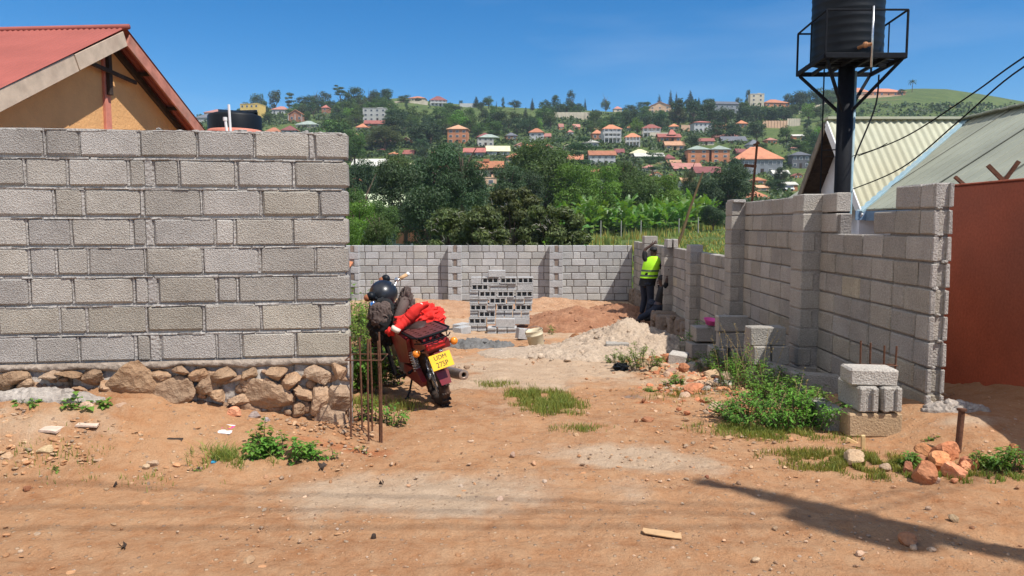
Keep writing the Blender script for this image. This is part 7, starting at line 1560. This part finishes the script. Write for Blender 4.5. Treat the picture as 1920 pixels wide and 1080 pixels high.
# ================================================================ motorcycle (local: x right, y forward, z up, rear tyre contact at origin)
bk_p = on_ground(832, 762)
bike = thing('motorcycle', 'dark red motorcycle with rear rack and yellow plate, leaning over behind the starter bars', 'motorcycle', bk_p + Vector((-.02, .05, 0)), (0, R(-15), R(23)))
from mathutils import noise
def ring(mb, c, Rr, r, n=32, k=10, ax='x', prof=None, M=None):
    vs = []; c = Vector(c)
    for i in range(n):
        a = 2 * math.pi * i / n
        for j in range(k):
            b = 2 * math.pi * j / k; rad = Rr + r * math.cos(b); x = r * math.sin(b) * (prof or 1.0); q = Vector((x, rad * math.cos(a), rad * math.sin(a))); vs.append(c + (M @ q if M else q))
    mb.add(vs, [(i * k + j, ((i + 1) % n) * k + j, ((i + 1) % n) * k + (j + 1) % k, i * k + (j + 1) % k) for i in range(n) for j in range(k)])
def wheel(name, c, M=None, Rw=.295):
    c = Vector(c); M_ = M or Matrix.Identity(3); t = MB(); ring(t, c, Rw - .050, .050, 44, 12, M=M_)
    for i in range(44):
        a = 2 * math.pi * i / 44
        for x in (-.033, -.011, .011, .033):
            if (i + int(x * 1000)) % 2: continue
            q = Vector((x, (Rw + .000) * math.cos(a), (Rw + .000) * math.sin(a))); t.box(c + M_ @ q, (.018, .024, .014), M_ @ Euler((a, 0, 0)).to_matrix())
    w = t.build(name, M_TYRE, bike, True)
    r = MB(); ring(r, c, Rw - .085, .013, 36, 8, prof=1.5, M=M_); r.build('rim', M_CHROME, w, True)
    h = MB(); h.tube([c + M_ @ Vector((-.06, 0, 0)), c + M_ @ Vector((.06, 0, 0))], .034, 14); h.tube([c + M_ @ Vector((-.015, 0, 0)), c + M_ @ Vector((.03, 0, 0))], .065, 16); h.build('hub', M_GREYMETAL, w)
    s = MB()
    for i in range(28):
        a = 2 * math.pi * i / 28; sgn = 1 if i % 2 else -1; s.tube([c + M_ @ Vector((.03 * sgn, .04 * math.cos(a + .6 * sgn), .04 * math.sin(a + .6 * sgn))), c + M_ @ Vector((0, (Rw - .09) * math.cos(a), (Rw - .09) * math.sin(a)))], .0022, 4)
    s.build('spokes', M_CHROME, w); return w
M_TYRE = mat('dusty tyre', (.035, .026, .022), .9, .35, 25, .001, 120, dirt=(.14, .075, .045))
wheel('rear_wheel', (0, 0, .295))
SA, SB = Vector((0, .98, .92)), Vector((0, 1.24, .29)); axs = (SA - SB).normalized(); SM = Matrix.Rotation(R(46), 3, axs)
def S(p): p = Vector(p); return SA + SM @ (p - SA)
wheel('front_wheel', S((0, 1.25, .295)), SM)
m = MB()
for x in (-.085, .085): m.tube([S((x, 1.25, .295)), S((x, 1.02, .86))], [.022, .024], 10)
m.tube([S((-.1, 1.03, .84)), S((.1, 1.03, .84))], .022, 8); m.tube([S((-.1, 1.07, .72)), S((.1, 1.07, .72))], .02, 8); m.build('front_fork', M_GREYMETAL, bike, True)
m = MB(); Rf = .335
for i in range(13):
    a = R(25 + i * 11); a2 = R(36 + i * 11)
    for (u0, u1, z0, z1) in ((-.055, -.03, -.015, 0), (-.03, .03, 0, 0), (.03, .055, 0, -.015)):
        q = [S((u, 1.25 + (Rf + z) * math.cos(w), .295 + (Rf + z) * math.sin(w))) for u, z, w in ((u0, z0, a), (u1, z1, a), (u1, z1, a2), (u0, z0, a2))]; m.add(q, [(0, 1, 2, 3)])
m.build('front_fender', M_REDPAINT, bike, True)
m = MB()
m.tube([(0, 1.0, .86), (0, .72, .62), (0, .70, .28), (0, .30, .26)], .022, 8); m.tube([(0, 1.0, .80), (-.08, .5, .70), (-.10, -.20, .68)], .016, 8); m.tube([(0, 1.0, .80), (.08, .5, .70), (.10, -.20, .68)], .016, 8)
for x in (-.1, .1): m.tube([(x, .30, .30), (x * .9, 0, .295)], .018, 8); m.tube([(x, .30, .32), (x, .28, .68)], .016, 8)
m.build('frame', M_BLACK, bike, True)
for x in (-.125, .125):
    m = MB(); m.tube([(x, .02, .33), (x, .10, .62)], .016, 8)
    for k in range(9): q = Vector((x, .03 + k * .0075, .38 + k * .024)); ring(m, q, .030, .005, 12, 5, M=Euler((0, R(90), 0)).to_matrix() @ Euler((0, 0, 0)).to_matrix())
    m.build('shock_absorber', M_CHROME, bike, True)
m = MB(); m.box((0, .60, .36), (.27, .38, .26), None, .05); m.tube([(-.14, .58, .34), (.14, .58, .34)], .10, 18); m.build('engine', M_GREYMETAL, bike)
m = MB()
for k in range(6): m.box((0, .76, .44 + k * .028), (.16, .14, .012), Euler((R(12), 0, 0)), .003)
m.tube([(0, .74, .40), (0, .78, .62)], .05, 12); m.build('cylinder', M_BLACK, bike)
m = MB(); m.prism([(-.105, -.06, .24), (-.105, .44, .25), (-.105, .50, .30), (-.105, .42, .38), (-.105, -.02, .40), (-.105, -.13, .30)], (-.045, 0, 0)); m.build('chain_case', M_REDPAINT, bike)
m = MB(); m.tube([(.10, .78, .44), (.13, .70, .22), (.15, .40, .22), (.155, .15, .25)], [.02, .02, .022, .035], 10); m.tube([(.155, .15, .25), (.165, -.12, .275), (.170, -.36, .305)], [.045, .048, .045], 14, cap=False)
m.lathe([(.045, 0), (.030, .002), (.022, .004), (.022, -.05)], 14, (.1705, -.365, .306), Euler((R(85), 0, 0)).to_matrix()); m.build('exhaust', mat('dusty exhaust steel', (.34, .27, .22), .45, .3, 20, metal=.6, dirt=(.28, .17, .11)), bike, True)
# tank, seat, side panels, tail
m = MB(); m.ball((0, .80, .78), (.15, .25, .12), 24, 14, lambda d: 1 + .12 * abs(d.x) - .10 * max(0, -d.y)); m.build('fuel_tank', M_REDPAINT, bike, True)
m = MB(); m.ball((0, .36, .745), (.135, .40, .055), 24, 10, lambda d: 1 + .05 * math.cos(d.y * 4)); m.build('seat', mat('worn brown black seat', (.05, .032, .028), .6, .3, 6, dirt=(.12, .07, .05)), bike, True)
for x in (-1, 1): m = MB(); m.prism([(x * .12, .66, .62), (x * .14, .30, .72), (x * .125, .0, .68), (x * .125, .12, .44), (x * .125, .52, .38)], (x * .035, 0, 0)); m.build('side_panel', M_REDPAINT, bike); m = MB(); m.prism([(x * .17, .98, .78), (x * .20, .80, .60), (x * .20, .74, .22), (x * .16, .82, .20), (x * .13, 1.0, .55)], (x * .02, 0, 0)); m.build('leg_shield', M_BLACKPL, bike)
m = MB(); m.prism([(-.12, .10, .60), (-.12, .10, .70), (-.11, -.26, .695), (-.09, -.35, .655), (-.09, -.34, .585), (-.11, -.1, .57)], (.22, 0, 0)); tl = m.build('tail', M_REDPAINT, bike)
m = MB(); m.box((0, -.350, .635), (.17, .03, .055), None, .01); m.build('tail_light', mat('red lens', (.55, .02, .02), .2, .1, 5, spec=.6), tl)
# rear fender
m = MB(); Rf = .345
for i in range(12):
    a = R(70 + i * 7.6); a2 = R(70 + (i + 1) * 7.6)
    for (u0, u1, z0, z1) in ((-.062, -.05, -.035, 0), (-.05, .05, 0, 0), (.05, .062, 0, -.035)):
        q = [Vector((u, (Rf + z) * math.cos(w), .295 + (Rf + z) * math.sin(w))) for u, z, w in ((u0, z0, a), (u1, z1, a), (u1, z1, a2), (u0, z0, a2))]; m.add(q + [p * 1.0 + Vector((0, -.004 * math.cos(a), -.004)) for p in q], [(0, 1, 2, 3), (7, 6, 5, 4)])
m.prism([(-.058, -.335, .40), (.058, -.335, .40), (.045, -.375, .285), (-.045, -.375, .285)], (0, .008, 0)); m.build('rear_fender', M_REDPAINT, bike)
# rack
rk_ = MB(); zr = .745; y0, y1, hw = -.40, .13, .165; rim_ = [(-hw * .75, y1, zr), (-hw, y1 - .06, zr), (-hw, y0 + .09, zr), (-hw * .72, y0, zr), (hw * .72, y0, zr), (hw, y0 + .09, zr), (hw, y1 - .06, zr), (hw * .75, y1, zr), (-hw * .75, y1, zr)]
rk_.tube(rim_, .010, 8); rk_.tube([(x, y, z - .05) for x, y, z in rim_[2:6]], .006, 6)
for x in (-.10, .10): rk_.tube([(x, y1 - .05, zr - .01), (x, .02, .70)], .009, 6); rk_.tube([(x, y0 + .10, zr - .01), (x, -.20, .68)], .009, 6)
for x in (-.11, -.055, 0, .055, .11): rk_.tube([(x, y0 + .005, zr), (x * 1.0, y0 + .005, zr - .05)], .005, 6)
ring(rk_, (0, y0 - .003, zr - .045), .030, .005, 16, 6, M=Euler((0, 0, R(90))).to_matrix())
rko = rk_.build('rear_rack', M_IRON, bike, True)
pl_ = MB(); rows_ = 5; cols_ = 4; W_ = .29; L_ = .47
xs = [-W_ / 2 + W_ * i / (2 * cols_ + 1) * 1 for i in range(2 * cols_ + 2)]; ys = [y0 + .03 + L_ * j / (2 * rows_ + 1) for j in range(2 * rows_ + 2)]
for i in range(2 * cols_ + 1):
    for j in range(2 * rows_ + 1):
        if i % 2 and j % 2 and not (i in (3, 5) and j == 5): continue
        pl_.box(((xs[i] + xs[i + 1]) / 2, (ys[j] + ys[j + 1]) / 2, zr + .002), (xs[i + 1] - xs[i], ys[j + 1] - ys[j], .010))
pl_.build('rack_plate', M_BROWNRACK, rko)
# number plate, tilted back
PM = Matrix.Translation((0, -.405, .505)) @ Euler((R(-20), 0, 0)).to_matrix().to_4x4()
def PV(x, z, y=0): return PM @ Vector((x, y, z))
m = MB(); m.box(PV(0, 0), (.195, .004, .135), Euler((R(-20), 0, 0)), .002); m2 = m.build('number_plate', M_YPLATE, bike)
def text(s, w, z, h, parent, name='plate_text'):
    cu = bpy.data.curves.new('txt', 'FONT'); cu.body = s; cu.align_x = 'CENTER'; cu.align_y = 'CENTER'; cu.size = h; cu.extrude = .0006; o = bpy.data.objects.new('t', cu); SC.collection.objects.link(o)
    bpy.context.view_layer.update(); me = bpy.data.meshes.new_from_object(o); bpy.data.objects.remove(o)
    me.materials.clear(); me.materials.append(M_TEXT); tn = obj(name, me, parent); tn.matrix_local = PM @ Matrix.Translation((0, -.0032, z)) @ Euler((R(90), 0, 0)).to_matrix().to_4x4() @ Matrix.Scale(w, 4, (1, 0, 0)); return tn
text('UDM', .95, .032, .054, m2); text('275P', .85, -.030, .064, m2)
m = MB(); m.box((0, -.345, .53), (.08, .05, .08), Euler((R(-20), 0, 0)), .005); m.build('plate_bracket', M_REDPAINT, bike)
for s_ in (-1, 1):
    m = MB(); m.tube([(s_ * .09, -.30, .615), (s_ * .155, -.315, .615)], .009, 8); a_ = m.build('rear_indicator', M_BLACK, bike, True); m = MB(); m.ball((s_ * .175, -.325, .615), (.034, .030, .034), 16, 10); m.build('lens', M_AMBER, a_, True)
# handlebar, grips, indicators, headlight, mirror
hb = MB(); P_ = [(-.32, .86, 1.00), (-.20, .92, 1.02), (-.09, .97, .96), (.09, .97, .96), (.20, .92, 1.02), (.32, .86, 1.00)]; hb.tube([S(p) for p in P_], .0115, 8); hbo = hb.build('handlebar', M_CHROME, bike, True)
for s_ in (-1, 1):
    m = MB(); a, b = S((s_ * .22, .91, 1.016)), S((s_ * .305, .867, 1.003)); m.tube([a, b], .0195, 12); m.build('grip', M_TAN, hbo, True); m = MB(); d = (b - a).normalized(); m.tube([b, b + d * .03], .021, 12); m.build('grip_end', M_WHITE if s_ > 0 else M_BLACK, hbo, True)
    m = MB(); m.tube([S((s_ * .19, .95, 1.02)), S((s_ * .25, .97, 1.015)), S((s_ * .36, .93, .99))], .006, 6); m.box(S((s_ * .20, .93, 1.02)), (.05, .04, .045), SM, .01); m.build('lever', M_CHROME if s_ > 0 else M_BLACK, hbo)
    m = MB(); c = S((s_ * .17, 1.02, 1.07)); m.tube([S((s_ * .10, 1.0, .98)), c], [.018, .022], 8); m.ball(c + SM @ Vector((0, 0, .01)), (.045, .045, .045), 18, 12); m2_ = m.build('front_indicator', M_BLACKPL, bike, True); m = MB(); m.ball(c + SM @ Vector((-.02, .03, .012)), (.040, .038, .038), 14, 10); m.build('lens', mat('brown amber lens', (.30, .11, .05), .3, .2, 10), m2_, True)
m = MB(); m.ball(S((0, 1.10, .90)), (.11, .10, .11), 20, 12); m.build('headlight', M_BLACKPL, bike, True)
m = MB(); m.box(S((0, 1.0, 1.03)), (.15, .06, .10), SM, .02); m.build('gauges', M_BLACKPL, bike)
mc = S((-.30, .93, 1.03)); m = MB(); m.tube([S((-.22, .92, 1.02)), S((-.28, .95, 1.07)), mc], .006, 6); m.ball(mc, (.062, .014, .04), 16, 10, M=Euler((R(-25), R(35), R(-8))).to_matrix()); mm_ = m.build('mirror', M_BLACK, bike, True)
m = MB(); m.ball(mc + Vector((0, -.012, .004)), (.055, .006, .034), 16, 10, M=Euler((R(-25), R(35), R(-8))).to_matrix()); m.build('glass', mat('mirror glass', (.75, .8, .85), .03, .02, 2, metal=1.0), mm_, True)
m = MB(); m.tube([(-.10, .45, .22), (-.17, .42, .10), (-.215, .40, .055)], .010, 8); m.box((-.215, .40, .055), (.05, .03, .008)); m.build('side_stand', M_BLACK, bike)
m = MB(); m.tube([(-.24, .50, .25), (.24, .50, .25)], .014, 8); m.tube([(-.20, .10, .36), (-.11, .12, .38)], .014, 8); m.build('footpegs', M_BLACK, bike)
bpy.context.view_layer.update()
BMx = bike.matrix_basis.copy()
def BW(x, y, z): return BMx @ Vector((x, y, z))
# things carried on it
c = BW(0, 0, 0)
hc = at(719, 550, 7.55); hel = thing('helmet', 'glossy black helmet hung on the left of the handlebar', 'helmet', hc)
m = MB(); m.ball((0, 0, 0), (.142, .158, .132), 30, 20, lambda d: (1 + .05 * max(0, d.y)) * (1 if d.z > -.6 else (.6 / max(.6, -d.z))), M=Euler((R(12), R(18), 0)).to_matrix()); m.build('shell', mat('gloss black paint', (.012, .014, .019), .33, .2, 3, spec=.45, dirt=(.03, .03, .032)), hel, True)
m = MB(); ring(m, (0, 0, -.070), .112, .012, 26, 8, M=Euler((0, R(90) + R(18), 0)).to_matrix()); m.build('rim_trim', M_BLACK, hel, True)
def crumple(mb, amp, sc):
    out = []
    for v in mb.v: q = Vector(v) * sc; w = noise.noise_vector(q * .6); r_ = (1 - 2.2 * abs(noise.noise(q + w))); out.append(tuple(Vector(v) + noise.noise_vector(q * .8) * amp * .6 + w * amp * .5 * r_))
    mb.v = out
def cloth(name, c, r, m_, seed, folds=.16, f2=9, nu=110, nv=80, parent=None, label=None, cat=None, M=None, sag=None):
    rg = np.random.default_rng(seed); ph = rg.uniform(0, 6, 8)
    def f(d):
        q = d * 1.3 + Vector((seed, 0, 0)); w = noise.noise_vector(q * 1.4); n1 = 1 - abs(noise.noise(q * 1.6 + w * .9)) * 2.2; n2 = 1 - abs(noise.noise(q * 3.6 + w * 1.6)) * 2.2
        return 1 + folds * (1.1 * n1 + .30 * n2 + .9 * noise.noise(q * 1.1) - .8)
        a = math.atan2(d.y, d.x); k = 1 + folds * (.5 * math.sin(3 * a + 4 * d.z + ph[0]) + .35 * math.sin(f2 * d.x + 5 * d.z + ph[1]) * math.sin(6 * d.y + ph[2]) + .32 * abs(math.sin(5 * a + 7 * d.z + ph[3])) + .22 * abs(math.sin(11 * d.x - 8 * d.y + 6 * d.z + ph[4])) + .12 * abs(math.sin(23 * d.z + 9 * d.x + ph[5])))
        return k
    mb = MB(); mb.ball((0, 0, 0), r, nu, nv, f, M)
    return mb.build(name, m_, parent, True, loc=c, label=label, cat=cat)
jc = at(788, 600, 6.95); jk = thing('jacket', 'bright red jacket bundled on the motorcycle seat', 'jacket', jc)
cloth('body', (0, 0, 0), (.22, .22, .12), M_REDCLOTH, 3, .30, parent=jk, M=Euler((R(14), R(-12), 0)).to_matrix())
m = MB(); rg = random.Random(9)
a0, a1, a2 = at(798, 572, 6.8) - jc, at(765, 598, 6.7) - jc, at(738, 620, 6.6) - jc; 
pts_ = [a0, a0.lerp(a1, .5) + Vector((0, -.03, .02)), a1, a1.lerp(a2, .5), a2]; fine_ = []
for i in range(4): fine_ += [pts_[i].lerp(pts_[i + 1], k / 9) for k in range(9)]
m.tube(fine_ + [a2], [.038 + .012 * math.sin(i * .1) + .002 * math.sin(i * 1.3) for i in range(37)], 26); crumple(m, .034, 9); m.build('sleeve', M_REDCLOTH, jk, True)
m = MB(); q = at(745, 612, 6.57) - jc; q2 = at(740, 621, 6.57) - jc; m.tube([q.lerp(q2, .25), q2], [.044, .043], 14); m.build('cuff', M_CREAMCLOTH, jk, True); m = MB(); m.ball(at(787, 572, 6.75) - jc, (.028, .02, .02), 14, 8, lambda d: 1 + .2 * math.sin(7 * d.x + 5 * d.z)); m.build('collar', M_CREAMCLOTH, jk, True)
m = MB(); q = at(733, 622, 6.65) - jc; m.ball(q, (.05, .05, .04), 16, 10, lambda d: 1 + .2 * math.sin(8 * d.x + 4)); m.build('sleeve_end', M_REDCLOTH, jk, True)
m = MB(); m.ball(at(820, 605, 7.15) - jc, (.06, .05, .06), 16, 10, lambda d: 1 + .3 * math.sin(7 * d.x + 6 * d.z)); m.build('white_lining', mat('white lining', (.6, .6, .66), .9), jk, True)
bc = at(722, 600, 7.25); bg_ = thing('backpack', 'black and brown backpack hanging from the motorcycle handlebar', 'backpack', bc)
cloth('body', (0, 0, -.02), (.17, .14, .23), M_BLACKCLOTH, 5, .12, parent=bg_, M=Euler((0, R(-8), 0)).to_matrix())
cloth('flap', (-.02, -.09, .05), (.12, .06, .13), M_BROWNCLOTH, 6, .20, parent=bg_)
bc2 = at(756, 578, 7.2); bj = thing('jacket', 'dark brown jacket draped over the handlebar between helmet and red bundle', 'jacket', bc2)
cloth('body', (0, .02, 0), (.085, .12, .19), M_BROWNCLOTH, 8, .34, parent=bj, M=Euler((R(10), R(16), 0)).to_matrix())
m = MB(); m.tube([at(762, 545, 7.25) - bc2, at(757, 570, 7.1) - bc2, at(744, 600, 7.0) - bc2, at(742, 625, 7.0) - bc2], [.035, .05, .04, .02], 10); m.build('sleeve', M_BROWNCLOTH, bj, True)
# ================================================================ people
def skin(name, V, E, rad, m, parent, sub=2, root=0):
    me = bpy.data.meshes.new(name); me.from_pydata([tuple(v) for v in V], E, []); me.materials.append(m); o = obj(name, me, parent)
    sk = o.modifiers.new('skin', 'SKIN'); sk.use_smooth_shade = True
    for i, s in enumerate(me.skin_vertices[0].data if me.skin_vertices else []): s.radius = rad[i]
    sb = o.modifiers.new('sub', 'SUBSURF'); sb.levels = sb.render_levels = sub
    return o
def skin_obj(name, chains, m, parent, sub=2):
    """chains: list of lists of (key, pos, radius); shared keys join"""
    V = []; Rr = []; idx = {}; E = []
    for ch in chains:
        prev = None
        for it in ch:
            k = it[0]
            if k not in idx: idx[k] = len(V); V.append(Vector(it[1])); Rr.append(it[2] if isinstance(it[2], tuple) else (it[2], it[2]))
            if prev is not None: E.append((idx[prev], idx[k]))
            prev = k
    me = bpy.data.meshes.new(name); me.from_pydata([tuple(v) for v in V], E, []); me.materials.append(m); o = obj(name, me, parent)
    sk = o.modifiers.new('skin', 'SKIN'); sk.use_smooth_shade = True
    lay = me.skin_vertices[0] if len(me.skin_vertices) else None
    for i, s in enumerate(lay.data): s.radius = Rr[i]; s.use_root = (i == 0)
    if sub: sb = o.modifiers.new('sub', 'SUBSURF'); sb.levels = sb.render_levels = sub
    return o
def hand_chains(pre, wrist, d, n, curl=.5, sgn=1):
    """five fingers from a palm; d forward dir, n palm normal"""
    d = Vector(d).normalized(); n = Vector(n).normalized(); s = d.cross(n).normalized() * sgn; palm = wrist + d * .075; ch = [[(pre + 'w', wrist, .026), (pre + 'p', palm, (.036, .018))]]
    for i, (off, L_) in enumerate(((-.030, .070), (-.010, .080), (.011, .075), (.030, .058))):
        b = palm + s * off + d * .012; m_ = b + d * L_ * .5 - n * L_ * .15 * curl; e = m_ + d * L_ * .38 - n * L_ * .45 * curl; ch.append([(pre + 'p', palm, .03), (f'{pre}f{i}a', b, .0095), (f'{pre}f{i}b', m_, .0088), (f'{pre}f{i}c', e, .0075)])
    b = wrist + d * .03 - s * .034; ch.append([(pre + 'w', wrist, .026), (pre + 'ta', b, .012), (pre + 'tb', b + (d - s * .7) * .035 - n * .01, .0095), (pre + 'tc', b + (d - s * .5) * .062 - n * .02, .008)]); return ch
def loft(name, secs, lat, fwd, m, parent, n=28, open_=True):
    vs = []; lat = Vector(lat).normalized(); fwd = Vector(fwd).normalized()
    for c, a, b in secs:
        for j in range(n):
            w = 2 * math.pi * j / n; cw, sw = math.cos(w), math.sin(w); q = abs(cw) ** .8 * (1 if cw > 0 else -1), abs(sw) ** .8 * (1 if sw > 0 else -1)
            wr = 1 + .025 * math.sin(5 * w + 30 * c[2]) + .02 * math.sin(11 * w - 22 * c[2]); vs.append(Vector(c) + (lat * a * q[0] + fwd * b * q[1]) * wr)
    mb = MB(); mb.add(vs, [(i * n + j, i * n + (j + 1) % n, (i + 1) * n + (j + 1) % n, (i + 1) * n + j) for i in range(len(secs) - 1) for j in range(n)]); return mb.build(name, m, parent, True)
def person(label, loc, rz, J, parts):
    t = thing('person', label, 'person', loc, (0, 0, rz)); g = lambda k: Vector(J[k])
    ch = [[('pel', g('pel'), (.135, .10)), ('sp', g('sp'), (.115, .088)), ('ch', g('ch'), (.10, .075)), ('nk', g('nk'), .056), ('hb', g('hb'), (.070, .082)), ('hd', g('hd'), (.078, .096)), ('ht', g('ht'), (.058, .070))]]
    for s in 'lr':
        ch.append([('pel', 0, 0), ('hip' + s, g('hip' + s), .088), ('kn' + s, g('kn' + s), .058), ('an' + s, g('an' + s), .042), ('to' + s, g('to' + s), (.040, .028))])
        w = g('wr' + s); e = g('el' + s); ch.append([('ch', 0, 0), ('sh' + s, g('sh' + s), .058), ('el' + s, e, .041), (s + 'hw', w, .026)]); ch += hand_chains(s + 'h', w, w - e, J.get('pn' + s, (1, 0, 0)), .7, 1 if s == 'l' else -1)
    skin_obj('body', ch, M_SKIN, t)
    tr = [[('pel', g('pel') + Vector((0, 0, .03)), (.152, .115))]]
    for s in 'lr': tr.append([('pel', 0, 0), ('hip' + s, g('hip' + s), .108), ('kn' + s, g('kn' + s), .080), ('an' + s, g('an' + s) + Vector((0, 0, .02)), .066)])
    skin_obj('trousers', tr, parts['trousers'], t)
    sh = [[('pel', g('pel') + Vector((0, 0, .08)), (.170, .135)), ('sp', g('sp'), (.150, .12)), ('ch', g('ch'), parts.get('chr', (.140, .105))), ('nk', g('nk') - Vector((0, 0, .045)), .066)]]
    for s in 'lr':
        k = parts.get('sleeve' + s, .5); sh.append([('ch', 0, 0), ('sh' + s, g('sh' + s), .076), ('e' + s, g('sh' + s).lerp(g('el' + s), min(k * 2, 1)), .060)] + ([('w' + s, g('el' + s).lerp(g('wr' + s), (k - .5) * 2), .046)] if k > .5 else []))
    skin_obj('shirt', sh, parts['shirt'], t)
    for s in 'lr': m = MB(); a, b = g('an' + s), g('to' + s); d = b - a; d.z = 0; d.normalize(); ctr = Vector((a.x, a.y, a.z - .035)) + d * .06; m.box(ctr, (.10, .27, .09), Matrix((Vector((d.y, -d.x, 0)), d, Vector((0, 0, 1)))).transposed(), .03); m.build('shoe', M_BLACK, t, True)
    # face: nose, lips, ears, brow on the side the head looks to
    f = Vector(J.get('face', (0, 1, 0))).normalized(); hd = g('hd'); side = Vector((f.y, -f.x, 0)).normalized(); m = MB()
    m.ball(hd + f * .098 - Vector((0, 0, .012)), (.014, .016, .022), 10, 8)
    for q in (-1, 1): m.ball(hd + side * .078 * q, (.012, .02, .03), 10, 8); m.ball(hd + side * .032 * q + f * .088 + Vector((0, 0, .012)), (.014, .010, .009), 8, 6)
    m.ball(hd + f * .088 - Vector((0, 0, .052)), (.026, .014, .010), 10, 6); m.build('face_features', M_SKIN, t, True)
    m = MB(); m.ball(hd + Vector((0, 0, .035)) - f * .01, (.092, .105, .095), 20, 12, lambda d: 1 if d.z > -.25 else .7); m.build('hair' if not parts.get('cap') else 'cap', parts.get('cap') or M_BLACK, t, True)
    return t, g
# worker in the lime vest, back to the road, arms up at the wall
J = dict(pel=(0, 0, .90), sp=(.035, .0, 1.10), ch=(.09, .02, 1.33), nk=(.135, .04, 1.49), hb=(.155, .05, 1.56), hd=(.165, .055, 1.615), ht=(.165, .055, 1.68),
         hipl=(-.06, .09, .84), hipr=(.06, -.09, .84), knl=(-.03, .13, .46), knr=(.09, -.05, .46), anl=(-.10, .14, .08), anr=(.0, -.08, .08), tol=(.02, .20, .03), tor=(.13, -.03, .03),
         shl=(-.045, .10, 1.44), ell=(-.04, .16, 1.66), wrl=(.13, .13, 1.78), shr=(.20, -.08, 1.41), elr=(.32, -.02, 1.22), wrr=(.40, .16, 1.38), pnl=(0, -1, 0), pnr=(-1, 0, 0), face=(.8, .6, 0))
px0 = at(1212, 597, 18.0)
t, g = person('worker in lime safety vest with dark bands, arms raised against the stepped wall', (px0.x, 18.0, px0.z), 0, J, dict(trousers=M_DENIM, shirt=M_BLACKCLOTH, sleevel=.45, sleever=1.0, chr=(.07, .06)))
LAT, FW = (.72, -.69, 0), (.69, .72, 0)
def cz(z): t = (z - .9) / .6; return (.0 + .135 * t + .02, .01 + .03 * t, z)
loft('shirt_tail', [(cz(.80), .200, .152), (cz(.90), .198, .150), (cz(1.05), .19, .145)], LAT, FW, M_BLACKCLOTH, t)
vs_ = loft('safety_vest', [(cz(.985), .212, .165), (cz(1.05), .208, .160), (cz(1.15), .206, .158), (cz(1.25), .212, .160), (cz(1.34), .216, .158), (cz(1.40), .200, .135), (cz(1.45), .175, .118), (cz(1.49), .125, .095), (cz(1.51), .075, .070)], LAT, FW, M_HIVIS, t)
for z in (1.045, 1.165): loft('vest_band', [(cz(z - .022), .215, .168), (cz(z), .214, .167), (cz(z + .022), .214, .166)], LAT, FW, M_HIVISBAND, vs_)
# helper crouching in the shade against the buttress
J2 = dict(pel=(.02, 0, .36), sp=(.07, 0, .52), ch=(.12, .0, .72), nk=(.10, .0, .87), hb=(.09, .0, .93), hd=(.085, .0, .98), ht=(.085, .0, 1.05),
          hipl=(-.03, .10, .34), hipr=(-.03, -.10, .34), knl=(-.10, .28, .50), anl=(-.05, .32, .09), tol=(-.16, .34, .04), knr=(-.24, -.12, .22), anr=(-.48, -.14, .08), tor=(-.60, -.15, .05),
          shl=(.10, .17, .80), ell=(.14, .26, .66), wrl=(.20, .10, .62), shr=(.12, -.17, .80), elr=(.15, -.24, .98), wrr=(.17, -.20, 1.16), pnl=(-1, 0, 0), pnr=(-1, 0, 0), face=(-.8, .3, -.2))
p0 = at(1232, 606, 16.95)
person('crouching helper in dark clothes beside the standing worker, one leg stretched out', (p0.x, 16.95, p0.z), 0, J2, dict(trousers=M_DENIM, shirt=M_BLACKCLOTH, sleevel=1.0, sleever=.5))
# ================================================================ haze: real air in one closed box
def haze():
    m = bpy.data.materials.new('haze'); m.use_nodes = True; nt = m.node_tree; nt.nodes.clear(); o_ = nt.nodes.new('ShaderNodeOutputMaterial'); v = nt.nodes.new('ShaderNodeVolumePrincipled')
    v.inputs['Color'].default_value = (.72, .84, 1.0, 1); v.inputs['Density'].default_value = .00018; v.inputs['Anisotropy'].default_value = .2; nt.links.new(v.outputs[0], o_.inputs['Volume'])
    b = MB(); b.box((0, 700, 38), (2400, 1450, 204)); b.build('haze', m, kind='stuff', label='thin blue air haze over the valley', cat='haze')
haze()
